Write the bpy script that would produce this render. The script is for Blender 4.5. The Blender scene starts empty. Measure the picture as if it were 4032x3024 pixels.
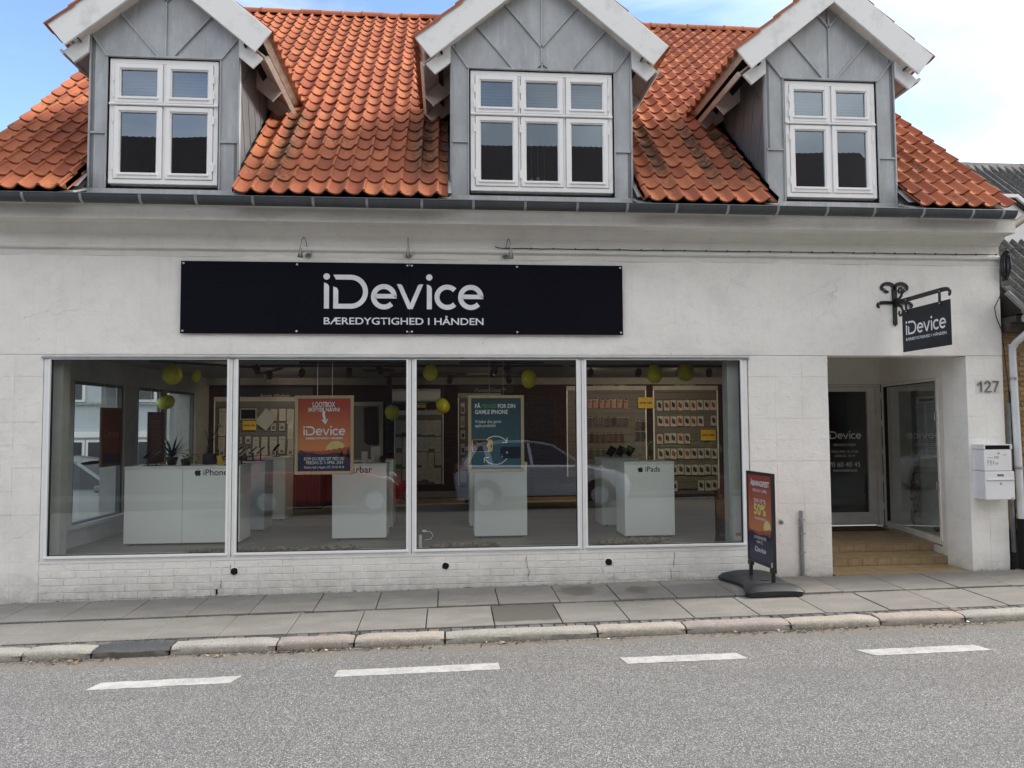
import bpy, bmesh, math, random
from mathutils import Vector, Matrix, Euler
rad = math.radians
random.seed(11)
sc = bpy.context.scene
COL = sc.collection

# ------------------------------------------------------------------ camera
cam_data = bpy.data.cameras.new("camera")
cam = bpy.data.objects.new("camera", cam_data)
COL.objects.link(cam)
cam_data.sensor_width = 36.0
cam_data.lens = 26.70
cam_data.clip_start = 0.05
cam_data.clip_end = 3000
yaw, pitch, roll = rad(4.825), rad(2.937), rad(-0.337)
fwd = Vector((math.sin(yaw) * math.cos(pitch), math.cos(yaw) * math.cos(pitch), math.sin(pitch)))
rgt = Vector((math.cos(yaw), -math.sin(yaw), 0))
upv = rgt.cross(fwd)
r2 = rgt * math.cos(roll) + upv * math.sin(roll)
u2 = -rgt * math.sin(roll) + upv * math.cos(roll)
cam.matrix_world = Matrix(((r2.x, u2.x, -fwd.x, 0.0), (r2.y, u2.y, -fwd.y, -8.731), (r2.z, u2.z, -fwd.z, 1.844), (0, 0, 0, 1)))
sc.camera = cam

# ------------------------------------------------------------------ world, sun, exposure
SUN_EL = rad(40.0)
SUN_AZ = rad(87.6)            # clockwise from +Y towards +X
world = bpy.data.worlds.new("World")
sc.world = world
world.use_nodes = True
wn, wl = world.node_tree.nodes, world.node_tree.links
wn.clear()
w_out = wn.new("ShaderNodeOutputWorld")
w_bg = wn.new("ShaderNodeBackground")
w_sky = wn.new("ShaderNodeTexSky")
w_sky.sky_type = 'NISHITA'
w_sky.sun_disc = False
w_sky.sun_elevation = SUN_EL
w_sky.sun_rotation = SUN_AZ
w_sky.air_density = 0.7
w_sky.dust_density = 0.3
w_sky.ozone_density = 2.0
w_tc = wn.new("ShaderNodeTexCoord")
w_map = wn.new("ShaderNodeMapping")
w_map.inputs["Location"].default_value = (12.3, 4.1, 7.7)
w_map.inputs["Scale"].default_value = (1.0, 1.0, 1.9)
w_n1 = wn.new("ShaderNodeTexNoise")
w_n1.inputs["Scale"].default_value = 1.35
w_n1.inputs["Detail"].default_value = 7.0
w_n1.inputs["Roughness"].default_value = 0.55
w_n1.inputs["Distortion"].default_value = 0.35
w_rmp = wn.new("ShaderNodeValToRGB")
w_rmp.color_ramp.elements[0].position = 0.36
w_rmp.color_ramp.elements[1].position = 0.56
w_mix = wn.new("ShaderNodeMixRGB")
w_n2 = wn.new("ShaderNodeTexNoise")                           # soft light and dark within the cloud cover
w_n2.inputs["Scale"].default_value = 3.2
w_n2.inputs["Detail"].default_value = 6.0
w_ccol = wn.new("ShaderNodeMixRGB")
w_ccol.inputs[1].default_value = (2.6, 2.65, 2.8, 1)
w_ccol.inputs[2].default_value = (5.6, 5.5, 5.3, 1)
w_cr = wn.new("ShaderNodeValToRGB")
w_cr.color_ramp.elements[0].position = 0.34
w_cr.color_ramp.elements[1].position = 0.66
wl.new(w_map.outputs["Vector"], w_n2.inputs["Vector"])
wl.new(w_n2.outputs["Fac"], w_cr.inputs["Fac"])
wl.new(w_cr.outputs["Color"], w_ccol.inputs["Fac"])
wl.new(w_ccol.outputs["Color"], w_mix.inputs[2])
wl.new(w_tc.outputs["Generated"], w_map.inputs["Vector"])
wl.new(w_map.outputs["Vector"], w_n1.inputs["Vector"])
w_dot = wn.new("ShaderNodeVectorMath"); w_dot.operation = 'DOT_PRODUCT'   # cloud cover thickens towards one side of the sky
w_dot.inputs[1].default_value = (0.75, -0.66, 0.0)
w_add = wn.new("ShaderNodeMath"); w_add.operation = 'MULTIPLY_ADD'
w_add.inputs[1].default_value = 0.24
wl.new(w_tc.outputs["Generated"], w_dot.inputs[0])
wl.new(w_dot.outputs["Value"], w_add.inputs[0])
wl.new(w_n1.outputs["Fac"], w_add.inputs[2])
wl.new(w_add.outputs[0], w_rmp.inputs["Fac"])
wl.new(w_rmp.outputs["Color"], w_mix.inputs["Fac"])
w_veil = wn.new("ShaderNodeMixRGB")                           # thin high haze over the blue
w_veil.inputs[0].default_value = 0.0
w_veil.inputs[2].default_value = (3.3, 3.4, 3.5, 1)
wl.new(w_sky.outputs["Color"], w_veil.inputs[1])
wl.new(w_veil.outputs["Color"], w_mix.inputs[1])
wl.new(w_mix.outputs["Color"], w_bg.inputs["Color"])
w_bg.inputs["Strength"].default_value = 0.12
wl.new(w_bg.outputs["Background"], w_out.inputs["Surface"])

sun_data = bpy.data.lights.new("sun", 'SUN')
sun_data.energy = 1.5
sun_data.angle = rad(10.0)
sun_data.color = (1.0, 0.94, 0.86)
sun = bpy.data.objects.new("sun", sun_data)
COL.objects.link(sun)
SUN_DIR = Vector((math.sin(SUN_AZ) * math.cos(SUN_EL), math.cos(SUN_AZ) * math.cos(SUN_EL), math.sin(SUN_EL)))
sun.rotation_euler = SUN_DIR.to_track_quat('Z', 'Y').to_euler()
sun.location = SUN_DIR * 60

sc.view_settings.view_transform = 'Standard'
sc.view_settings.look = 'None'
sc.view_settings.gamma = 1.0
sc.view_settings.use_curve_mapping = False
sc.view_settings.exposure = 1.78
sc.render.engine = 'CYCLES'
sc.cycles.use_denoising = True
sc.cycles.max_bounces = 10
sc.cycles.diffuse_bounces = 7
sc.cycles.transparent_max_bounces = 16
sc.cycles.sample_clamp_indirect = 6.0
sc.cycles.caustics_reflective = False
sc.cycles.caustics_refractive = False

# ------------------------------------------------------------------ materials
MATS = {}

def srgb(r, g, b):
    f = lambda c: (c / 255 / 12.92) if c / 255 <= 0.04045 else ((c / 255 + 0.055) / 1.055) ** 2.4
    return (f(r), f(g), f(b))

class NT:
    """Small wrapper that makes a node tree readable."""
    def __init__(self, name):
        self.m = bpy.data.materials.new(name)
        self.m.use_nodes = True
        self.n, self.l = self.m.node_tree.nodes, self.m.node_tree.links
        self.n.clear()
        self.out = self.n.new("ShaderNodeOutputMaterial")
        self.b = self.n.new("ShaderNodeBsdfPrincipled")
        self.l.new(self.b.outputs[0], self.out.inputs["Surface"])
        self.pos = self.n.new("ShaderNodeNewGeometry").outputs["Position"]
    def set(self, node, key, v):
        if v is None:
            return
        s = node.inputs[key]
        if hasattr(v, "is_output"):
            self.l.new(v, s)
        elif isinstance(v, (tuple, list)) and s.type == 'RGBA' and len(v) == 3:
            s.default_value = (*v, 1)
        else:
            s.default_value = v
    def noise(self, scale, detail=4, rough=0.5, vec=None, dist=0, out="Fac"):
        t = self.n.new("ShaderNodeTexNoise")
        self.set(t, "Scale", scale); self.set(t, "Detail", detail); self.set(t, "Roughness", rough); self.set(t, "Distortion", dist)
        self.set(t, "Vector", vec if vec is not None else self.pos)
        return t.outputs[out]
    def voro(self, scale, feature='F1', out="Distance", vec=None, rnd=1.0):
        t = self.n.new("ShaderNodeTexVoronoi"); t.feature = feature
        self.set(t, "Scale", scale); self.set(t, "Randomness", rnd)
        self.set(t, "Vector", vec if vec is not None else self.pos)
        return t.outputs[out]
    def ramp(self, fac, *stops, interp='LINEAR'):
        r = self.n.new("ShaderNodeValToRGB"); e = r.color_ramp.elements; r.color_ramp.interpolation = interp
        while len(e) < len(stops):
            e.new(0.5)
        for el, (p, c) in zip(e, stops):
            el.position = p
            el.color = (c, c, c, 1) if isinstance(c, (int, float)) else (*c, 1)
        self.l.new(fac, r.inputs["Fac"])
        return r.outputs["Color"]
    def mix(self, fac, a, b, mode='MIX'):
        t = self.n.new("ShaderNodeMixRGB"); t.blend_type = mode
        for k, v in ((0, fac), (1, a), (2, b)):
            if hasattr(v, "is_output"): self.l.new(v, t.inputs[k])
            elif k == 0: t.inputs[0].default_value = v
            else: t.inputs[k].default_value = (*v, 1) if isinstance(v, (tuple, list)) else (v, v, v, 1)
        return t.outputs[0]
    def math(self, op, a, b=None, c=None, clamp=False):
        t = self.n.new("ShaderNodeMath"); t.operation = op; t.use_clamp = clamp
        for k, v in enumerate((a, b, c)):
            if v is None: continue
            if hasattr(v, "is_output"): self.l.new(v, t.inputs[k])
            else: t.inputs[k].default_value = v
        return t.outputs[0]
    def mapr(self, v, a, b, c=0.0, d=1.0):
        t = self.n.new("ShaderNodeMapRange"); t.clamp = True
        self.l.new(v, t.inputs[0])
        for k, x in enumerate((a, b, c, d)): t.inputs[k + 1].default_value = x
        return t.outputs[0]
    def xyz(self, vec=None):
        t = self.n.new("ShaderNodeSeparateXYZ"); self.l.new(vec or self.pos, t.inputs[0])
        return t.outputs
    def scaled(self, sx, sy, sz, vec=None):
        t = self.n.new("ShaderNodeMapping"); self.l.new(vec or self.pos, t.inputs["Vector"])
        t.inputs["Scale"].default_value = (sx, sy, sz)
        return t.outputs[0]
    def bump(self, h, strength=0.3, dist=0.01, normal=None):
        t = self.n.new("ShaderNodeBump"); t.inputs["Strength"].default_value = strength; t.inputs["Distance"].default_value = dist
        self.l.new(h, t.inputs["Height"])
        if normal is not None: self.l.new(normal, t.inputs["Normal"])
        self.l.new(t.outputs[0], self.b.inputs["Normal"])
        return t.outputs[0]
    def done(self, col=None, rough=None, metal=None, spec=None):
        self.set(self.b, "Base Color", col); self.set(self.b, "Roughness", rough); self.set(self.b, "Metallic", metal)
        self.set(self.b, "Specular IOR Level", spec)
        return self.m

def mat(name, col=None, rough=0.6, col2=None, scale=6, bump=0.0, bscale=80, metal=0.0, spec=0.5, bdist=0.004, thr=(0.35, 0.65)):
    """Plain surface with grain: two colours mixed by noise, fine bump."""
    if name in MATS: return MATS[name]
    t = NT(name)
    c2 = col2 or tuple(x * 0.86 for x in col)
    c = t.ramp(t.noise(scale, 5, 0.6), (thr[0], c2), (thr[1], col))
    if bump: t.bump(t.noise(bscale, 4, 0.6), bump, bdist)
    MATS[name] = t.done(c, rough, metal, spec)
    return MATS[name]

def emit(name, col, strength):
    if name in MATS: return MATS[name]
    t = NT(name)
    t.set(t.b, "Base Color", col); t.set(t.b, "Emission Color", col); t.set(t.b, "Emission Strength", strength)
    MATS[name] = t.m
    return t.m

def glass(name, tint, boost, base, rough=0.0):
    """Thin window pane: mirror reflection by angle, the rest passes straight through."""
    if name in MATS: return MATS[name]
    t = NT(name); n, l = t.n, t.l
    tr = n.new("ShaderNodeBsdfTransparent"); tr.inputs[0].default_value = (*tint, 1)
    gl = n.new("ShaderNodeBsdfGlossy"); gl.inputs["Roughness"].default_value = rough; gl.inputs["Color"].default_value = (0.95, 0.98, 1, 1)
    ge = n.new("ShaderNodeNewGeometry"); dp = n.new("ShaderNodeVectorMath"); dp.operation = 'DOT_PRODUCT'
    l.new(ge.outputs["Normal"], dp.inputs[0]); l.new(ge.outputs["Incoming"], dp.inputs[1])
    g5 = t.math('POWER', t.math('SUBTRACT', 1.0, t.math('ABSOLUTE', dp.outputs["Value"]), clamp=True), 5.0)
    f = t.math('MULTIPLY_ADD', t.math('MULTIPLY_ADD', g5, 0.96, 0.04), boost, base, clamp=True)
    mx = n.new("ShaderNodeMixShader")
    l.new(f, mx.inputs[0]); l.new(tr.outputs[0], mx.inputs[1]); l.new(gl.outputs[0], mx.inputs[2])
    if name.startswith("wavy"):
        gl.inputs["Color"].default_value = (0.72, 0.86, 1.0, 1)
        bp = n.new("ShaderNodeBump"); bp.inputs["Strength"].default_value = 0.05; bp.inputs["Distance"].default_value = 0.01
        l.new(t.noise(2.6, 0, 0.4), bp.inputs["Height"]); l.new(bp.outputs[0], gl.inputs["Normal"])
    l.new(mx.outputs[0], t.out.inputs["Surface"])
    n.remove(t.b)
    MATS[name] = t.m
    return t.m

# ---- weathered white plaster
def m_plaster(name="white_plaster", base=(0.86, 0.84, 0.795)):
    if name in MATS: return MATS[name]
    t = NT(name)
    big = t.noise(0.9, 6, 0.62, dist=0.6)
    med = t.noise(5.5, 6, 0.65)
    c = t.ramp(big, (0.30, tuple(x * 0.88 for x in base)), (0.5, base), (0.72, tuple(min(1, x * 1.05) for x in base)))
    c = t.mix(t.ramp(med, (0.30, 0.35), (0.50, 0.0)), c, tuple(x * 0.80 for x in base))
    # run-off streaks
    st = t.noise(3.0, 5, 0.6, vec=t.scaled(5.0, 5.0, 0.35))
    c = t.mix(t.ramp(st, (0.54, 0.0), (0.74, 0.14)), c, (0.52, 0.51, 0.48))
    # small chips and specks
    sp = t.voro(9.0, vec=t.mix(0.35, t.pos, t.noise(3, 3, out="Color")))
    chips = t.math('MULTIPLY', t.ramp(sp, (0.03, 1.0), (0.07, 0.0)), t.ramp(t.noise(2.1, 3), (0.55, 0.0), (0.66, 1.0)))
    c = t.mix(chips, c, (0.36, 0.35, 0.33))
    # hairline cracks
    cr = t.voro(1.1, 'DISTANCE_TO_EDGE', vec=t.mix(0.16, t.pos, t.noise(4.0, 6, 0.7, out="Color")))
    crk = t.math('MULTIPLY', t.ramp(cr, (0.001, 1.0), (0.004, 0.0)), t.ramp(t.noise(0.8, 3), (0.56, 0.0), (0.64, 0.35)))
    c = t.mix(crk, c, (0.34, 0.33, 0.31))
    # dirt at the foot of the wall
    z = t.xyz()[2]
    low = t.math('MULTIPLY', t.mapr(z, 0.28, -0.08), t.ramp(t.noise(7, 5, 0.7), (0.30, 0.15), (0.65, 0.85)))
    c = t.mix(low, c, (0.40, 0.38, 0.34))
    h = t.math('ADD', t.math('MULTIPLY', t.noise(7, 6, 0.7, dist=0.8), 1.0), t.math('MULTIPLY', t.noise(70, 4, 0.6), 0.14))
    h = t.math('SUBTRACT', h, t.math('MULTIPLY', crk, 0.5))
    t.bump(h, 0.62, 0.022)
    MATS[name] = t.done(c, 0.85, 0, 0.3)
    return MATS[name]

def m_tile():
    if "clay_tile" in MATS: return MATS["clay_tile"]
    t = NT("clay_tile")
    oi = t.n.new("ShaderNodeObjectInfo").outputs["Random"]
    ge = t.n.new("ShaderNodeNewGeometry").outputs["Random Per Island"]
    r = t.math('FRACT', t.math('ADD', oi, ge))
    c = t.ramp(r, (0.0, (0.26, 0.080, 0.046)), (0.25, (0.345, 0.110, 0.058)), (0.62, (0.405, 0.136, 0.068)), (0.86, (0.45, 0.165, 0.077)), (1.0, (0.29, 0.093, 0.056)))
    c = t.mix(t.ramp(t.noise(9, 5, 0.65), (0.36, 0.30), (0.58, 0.0)), c, (0.28, 0.11, 0.07))
    c = t.mix(t.ramp(t.noise(45, 3, 0.6), (0.60, 0.0), (0.72, 0.35)), c, (0.52, 0.24, 0.14))
    # soot and moss patches
    moss = t.math('MULTIPLY', t.ramp(t.noise(2.2, 5, 0.6), (0.50, 0.0), (0.66, 1.0)), t.ramp(t.noise(26, 5, 0.7), (0.50, 0.0), (0.60, 0.75)))
    c = t.mix(moss, c, (0.075, 0.06, 0.035))
    lich = t.math('MULTIPLY', t.ramp(t.voro(17), (0.10, 1.0), (0.20, 0.0)), t.ramp(t.noise(1.9, 4), (0.53, 0.0), (0.60, 0.9)))
    c = t.mix(t.math('MULTIPLY', lich, t.ramp(t.noise(60, 3), (0.42, 0), (0.55, 1))), c, (0.40, 0.36, 0.29))
    # water-stained courses below the four valley ends
    x, y, z = t.xyz()
    zz = t.math('MULTIPLY', t.mapr(z, 6.15, 5.75), t.mapr(z, 4.35, 5.0))
    tot = None
    for x0, w in ((-1.93, 0.16), (-0.28, 0.20), (0.0, 0.10), (2.55, 0.17), (3.16, 0.15), (3.55, 0.14)):
        d = t.math('ABSOLUTE', t.math('SUBTRACT', t.math('ADD', x, t.math('MULTIPLY', t.noise(3, 2), 0.1)), x0 + 0.05))
        s = t.mapr(d, w, w * 0.35)
        tot = s if tot is None else t.math('MAXIMUM', tot, s)
    stain = t.math('MULTIPLY', t.math('MULTIPLY', tot, zz), t.ramp(t.noise(11, 5, 0.7), (0.38, 0.15), (0.56, 0.95)))
    c = t.mix(stain, c, (0.060, 0.055, 0.035))
    t.bump(t.noise(60, 5, 0.65), 0.25, 0.004)
    MATS["clay_tile"] = t.done(c, 0.85, 0, 0.2)
    return MATS["clay_tile"]

def m_zinc(name="zinc_sheet", base=(0.41, 0.43, 0.445)):
    if name in MATS: return MATS[name]
    t = NT(name)
    oi = t.n.new("ShaderNodeObjectInfo").outputs["Random"]
    c = t.ramp(t.noise(2.3, 6, 0.6, vec=t.scaled(1.6, 1.6, 0.8)), (0.3, tuple(x * 0.78 for x in base)), (0.55, base), (0.75, tuple(x * 1.22 for x in base)))
    c = t.mix(t.math('MULTIPLY', oi, 0.22), c, tuple(x * 0.80 for x in base))
    st = t.noise(5, 6, 0.7, vec=t.scaled(4, 4, 0.5))
    c = t.mix(t.ramp(st, (0.53, 0.0), (0.70, 0.55)), c, tuple(x * 1.38 for x in base))
    c = t.mix(t.ramp(t.noise(24, 5, 0.7), (0.56, 0.0), (0.70, 0.35)), c, tuple(x * 0.66 for x in base))
    t.bump(t.noise(2.5, 3, 0.5), 0.10, 0.02)
    MATS[name] = t.done(c, 0.5, 0.25, 0.5)
    return MATS[name]

def m_asphalt():
    t = NT("asphalt")
    v = t.voro(145, out="Color"); sep = t.n.new("ShaderNodeSeparateColor"); t.l.new(v, sep.inputs[0])
    g = t.ramp(sep.outputs[0], (0.0, (0.085, 0.084, 0.083)), (0.34, (0.15, 0.148, 0.145)), (0.66, (0.21, 0.206, 0.20)), (0.86, (0.32, 0.312, 0.30)), (1.0, (0.47, 0.46, 0.44)))
    gap = t.ramp(t.voro(145, 'DISTANCE_TO_EDGE'), (0.0, 0.5), (0.10, 0.0))
    c = t.mix(gap, g, (0.07, 0.07, 0.07))
    c = t.mix(t.ramp(t.noise(1.1, 5, 0.6), (0.35, 0.16), (0.65, 0.0)), c, (0.13, 0.128, 0.125))
    tr = t.noise(1.0, 4, 0.6, vec=t.scaled(0.12, 1.6, 1))                       # polished wheel tracks and old patches
    c = t.mix(t.ramp(tr, (0.40, 0.22), (0.52, 0.0)), c, (0.115, 0.113, 0.112))
    c = t.mix(t.ramp(t.noise(2.4, 5, 0.65), (0.60, 0.0), (0.74, 0.20)), c, (0.27, 0.265, 0.255))
    # brown silt gathered against the kerb
    x, y, z = t.xyz()
    silt = t.math('MULTIPLY', t.mapr(t.math('ADD', y, t.math('MULTIPLY', t.math('SUBTRACT', t.noise(2.2, 4), 0.5), 0.45)), -2.14, -1.98), t.ramp(t.noise(16, 5, 0.7), (0.32, 0.25), (0.60, 0.85)))
    c = t.mix(silt, c, (0.19, 0.165, 0.135))
    h = t.math('ADD', t.voro(145), t.math('MULTIPLY', t.noise(40, 3), 0.5))
    t.bump(h, 0.55, 0.006)
    return t.done(c, 0.82, 0, 0.35)

def m_slab(name, base=(0.255, 0.243, 0.222)):
    if name in MATS: return MATS[name]
    t = NT(name)
    oi = t.n.new("ShaderNodeObjectInfo").outputs["Random"]
    c = t.ramp(t.noise(60, 4, 0.7), (0.35, tuple(x * 0.78 for x in base)), (0.65, tuple(x * 1.12 for x in base)))
    c = t.mix(t.math('MULTIPLY', oi, 0.45), c, tuple(x * 0.72 for x in base))
    c = t.mix(t.ramp(t.noise(3.2, 6, 0.65, vec=t.scaled(0.7, 1.5, 1)), (0.42, 0.6), (0.62, 0.0)), c, tuple(x * 0.66 for x in base))
    c = t.mix(t.ramp(t.noise(190, 2), (0.64, 0.0), (0.70, 0.6)), c, (0.45, 0.43, 0.40))
    if name == "damp_slab":
        x, y, z = t.xyz()
        m = t.mapr(t.math('ADD', y, t.math('MULTIPLY', t.math('SUBTRACT', t.noise(6, 4), 0.5), 0.22)), -1.47, -1.42)
        c = t.mix(m, c, (0.105, 0.100, 0.088))
    if name == "spotted_slab":
        x, y, z = t.xyz()
        d = t.math('SQRT', t.math('ADD', t.math('POWER', t.math('SUBTRACT', x, 1.42), 2), t.math('POWER', t.math('MULTIPLY', t.math('ADD', y, 0.34), 0.9), 2)))
        d2 = t.math('SQRT', t.math('ADD', t.math('POWER', t.math('SUBTRACT', x, 2.08), 2), t.math('POWER', t.math('MULTIPLY', t.math('ADD', y, 0.43), 0.8), 2)))
        dd = t.math('ADD', t.math('MINIMUM', d, t.math('ADD', d2, 0.08)), t.math('MULTIPLY', t.math('SUBTRACT', t.noise(9, 4), 0.5), 0.22))
        c = t.mix(t.mapr(dd, 0.24, 0.17, 0, 0.75), c, (0.12, 0.108, 0.09))
    t.bump(t.noise(120, 4, 0.6), 0.22, 0.003)
    MATS[name] = t.done(c, 0.8, 0, 0.3)
    return MATS[name]

def m_granite(name, base):
    if name in MATS: return MATS[name]
    t = NT(name)
    c = t.ramp(t.noise(90, 3, 0.8), (0.34, tuple(x * 0.5 for x in base)), (0.52, base), (0.68, tuple(min(1, x * 1.35) for x in base)))
    c = t.mix(t.ramp(t.noise(5, 4), (0.4, 0.25), (0.6, 0.0)), c, tuple(x * 0.6 for x in base))
    x, y, z = t.xyz()
    g = t.math('MULTIPLY', t.mapr(y, -1.80, -1.855), t.ramp(t.noise(20, 4, 0.7), (0.3, 0.35), (0.6, 0.8)))
    c = t.mix(g, c, (0.13, 0.12, 0.10))
    t.bump(t.noise(45, 5, 0.75), 0.6, 0.008)
    MATS[name] = t.done(c, 0.8, 0, 0.3)
    return MATS[name]

def m_corrugated():
    t = NT("mossy_cement_sheet")
    c = t.ramp(t.noise(7, 6, 0.7), (0.3, (0.045, 0.047, 0.048)), (0.6, (0.10, 0.10, 0.10)))
    c = t.mix(t.ramp(t.voro(24), (0.16, 0.8), (0.30, 0.0)), c, (0.22, 0.21, 0.19))
    c = t.mix(t.ramp(t.noise(14, 5, 0.7), (0.56, 0.0), (0.66, 0.8)), c, (0.035, 0.045, 0.015))
    t.bump(t.noise(40, 5, 0.7), 0.5, 0.01)
    return t.done(c, 0.9, 0, 0.2)

def m_wood(name, base, dark, axis=2, scale=18):
    if name in MATS: return MATS[name]
    t = NT(name)
    s = [scale, scale, scale]; s[axis] = scale * 0.06
    c = t.ramp(t.noise(1.0, 5, 0.6, vec=t.scaled(*s), dist=0.6), (0.35, dark), (0.65, base))
    MATS[name] = t.done(c, 0.5, 0, 0.4)
    return MATS[name]

def m_brick(name, a, b, rough=0.85, bump=0.6):
    if name in MATS: return MATS[name]
    t = NT(name)
    oi = t.n.new("ShaderNodeObjectInfo").outputs["Random"]
    ge = t.n.new("ShaderNodeNewGeometry").outputs["Random Per Island"]
    c = t.ramp(t.math('FRACT', t.math('ADD', oi, ge)), (0.0, a), (1.0, b))
    c = t.mix(t.ramp(t.noise(35, 5, 0.7), (0.4, 0.5), (0.65, 0.0)), c, tuple(x * 0.55 for x in a))
    t.bump(t.noise(30, 5, 0.7), bump, 0.012)
    MATS[name] = t.done(c, rough, 0, 0.25)
    return MATS[name]

def m_poster(name, top, low, z0, z1):
    """Flat print: a vertical blend of two printed inks between two heights of the sheet."""
    t = NT(name)
    tc = t.n.new("ShaderNodeTexCoord").outputs["Object"]
    z = t.xyz(tc)[2]
    f = t.mapr(z, z0, z1)
    t.set(t.b, "Base Color", t.mix(f, low, top)); t.set(t.b, "Roughness", 0.4)
    return t.m

# ------------------------------------------------------------------ mesh helpers
class MB:
    def __init__(self):
        self.v, self.f, self.mi = [], [], []
        self.cur = 0
    def add(self, verts, faces):
        o = len(self.v)
        self.v += [tuple(p) for p in verts]
        for q in faces:
            self.f.append(tuple(o + i for i in q)); self.mi.append(self.cur)
        return self
    def box(self, x0, x1, y0, y1, z0, z1, M=None):
        p = [Vector((x, y, z)) for x in (x0, x1) for y in (y0, y1) for z in (z0, z1)]
        if M is not None: p = [M @ q for q in p]
        return self.add(p, [(0, 1, 3, 2), (4, 6, 7, 5), (0, 4, 5, 1), (2, 3, 7, 6), (0, 2, 6, 4), (1, 5, 7, 3)])
    def prism(self, poly, a, b, axis='y'):
        """polygon given in the two other axes, pushed from a to b along axis."""
        n = len(poly)
        def P(u, v, w):
            return (u, w, v) if axis == 'y' else ((w, u, v) if axis == 'x' else (u, v, w))
        vs = [P(u, v, a) for u, v in poly] + [P(u, v, b) for u, v in poly]
        fs = [tuple(range(n)), tuple(range(2 * n - 1, n - 1, -1))] + [(i, i + n, (i + 1) % n + n, (i + 1) % n) for i in range(n)]
        return self.add(vs, fs)
    def tube(self, pts, r, n=8, cap=True):
        pts = [Vector(p) for p in pts]
        rs = r if isinstance(r, (list, tuple)) else [r] * len(pts)
        rings = []; prev = None
        for i, p in enumerate(pts):
            d = (pts[min(i + 1, len(pts) - 1)] - pts[max(i - 1, 0)]).normalized()
            if prev is None:
                a = d.orthogonal().normalized()
            else:
                a = (prev - d * prev.dot(d)).normalized()
            prev = a; b = d.cross(a)
            rings.append([p + (a * math.cos(2 * math.pi * k / n) + b * math.sin(2 * math.pi * k / n)) * rs[i] for k in range(n)])
        vs = [q for ring in rings for q in ring]
        fs = [(i * n + k, i * n + (k + 1) % n, (i + 1) * n + (k + 1) % n, (i + 1) * n + k) for i in range(len(pts) - 1) for k in range(n)]
        if cap:
            fs += [tuple(range(n - 1, -1, -1)), tuple(range((len(pts) - 1) * n, len(pts) * n))]
        return self.add(vs, fs)
    def lathe(self, prof, n=16, M=None):
        """profile of (radius, height) spun round local z"""
        vs = []
        for r, h in prof:
            for k in range(n):
                a = 2 * math.pi * k / n
                q = Vector((r * math.cos(a), r * math.sin(a), h))
                vs.append(M @ q if M is not None else q)
        m = len(prof)
        fs = [(i * n + k, i * n + (k + 1) % n, (i + 1) * n + (k + 1) % n, (i + 1) * n + k) for i in range(m - 1) for k in range(n)]
        fs += [tuple(range(n - 1, -1, -1)), tuple(range((m - 1) * n, m * n))]
        return self.add(vs, fs)
    def mesh(self, name, mats=None, bevel=0.0, smooth=False, seg=1):
        me = bpy.data.meshes.new(name)
        me.from_pydata(self.v, [], self.f)
        for i, x in enumerate(self.mi): me.polygons[i].material_index = x
        if mats is not None:
            for m in (mats if isinstance(mats, (list, tuple)) else [mats]): me.materials.append(m)
        bm = bmesh.new(); bm.from_mesh(me)
        bmesh.ops.recalc_face_normals(bm, faces=bm.faces)
        if bevel:
            ed = [e for e in bm.edges if len(e.link_faces) == 2 and e.calc_face_angle(0) > 0.5]
            bmesh.ops.bevel(bm, geom=ed, offset=bevel, segments=seg, affect='EDGES', profile=0.5, clamp_overlap=True)
        bm.to_mesh(me); bm.free()
        if smooth:
            me.polygons.foreach_set("use_smooth", [True] * len(me.polygons))
            try: me.set_sharp_from_angle(angle=rad(38))
            except Exception: pass
        me.update()
        return me
    def build(self, name, mats, parent=None, bevel=0.0, smooth=False, seg=1):
        return link(name, self.mesh(name, mats, bevel, smooth, seg), parent)

def link(name, data, parent=None, loc=None, rot=None, M=None):
    o = bpy.data.objects.new(name, data)
    COL.objects.link(o)
    if parent is not None:
        o.parent = parent
    if M is not None: o.matrix_local = M
    if loc is not None: o.location = loc
    if rot is not None: o.rotation_euler = rot
    return o

def tag(o, label=None, cat=None, group=None, kind=None):
    if label: o["label"] = label
    if cat: o["category"] = cat
    if group: o["group"] = group
    if kind: o["kind"] = kind
    return o

def thing(name, label, cat, loc=(0, 0, 0), group=None):
    """An Empty at the thing's base; parts are children given in the same world coordinates through offset meshes."""
    o = bpy.data.objects.new(name, None)
    o.empty_display_size = 0.1
    COL.objects.link(o)
    o.location = loc
    return tag(o, label, cat, group)

def part(mb, name, mats, root, bevel=0.0, smooth=False, label=None, seg=1):
    """Mesh written in world coordinates, parented to a thing whose origin may stand elsewhere."""
    off = Vector((0, 0, 0)); p = root
    while p is not None:
        off += p.location; p = p.parent
    if off.length > 0:
        mb.v = [(x - off.x, y - off.y, z - off.z) for x, y, z in mb.v]
    o = mb.build(name, mats, root, bevel, smooth, seg)
    if label: o["label"] = label
    return o

def clip(poly, p, nrm):
    """keep the side of the line through p where (q-p).nrm >= 0"""
    out = []
    for i, a in enumerate(poly):
        b = poly[(i + 1) % len(poly)]
        da = (a[0] - p[0]) * nrm[0] + (a[1] - p[1]) * nrm[1]
        db = (b[0] - p[0]) * nrm[0] + (b[1] - p[1]) * nrm[1]
        if da >= 0: out.append(a)
        if da * db < 0:
            s = da / (da - db)
            out.append((a[0] + (b[0] - a[0]) * s, a[1] + (b[1] - a[1]) * s))
    return out

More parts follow.
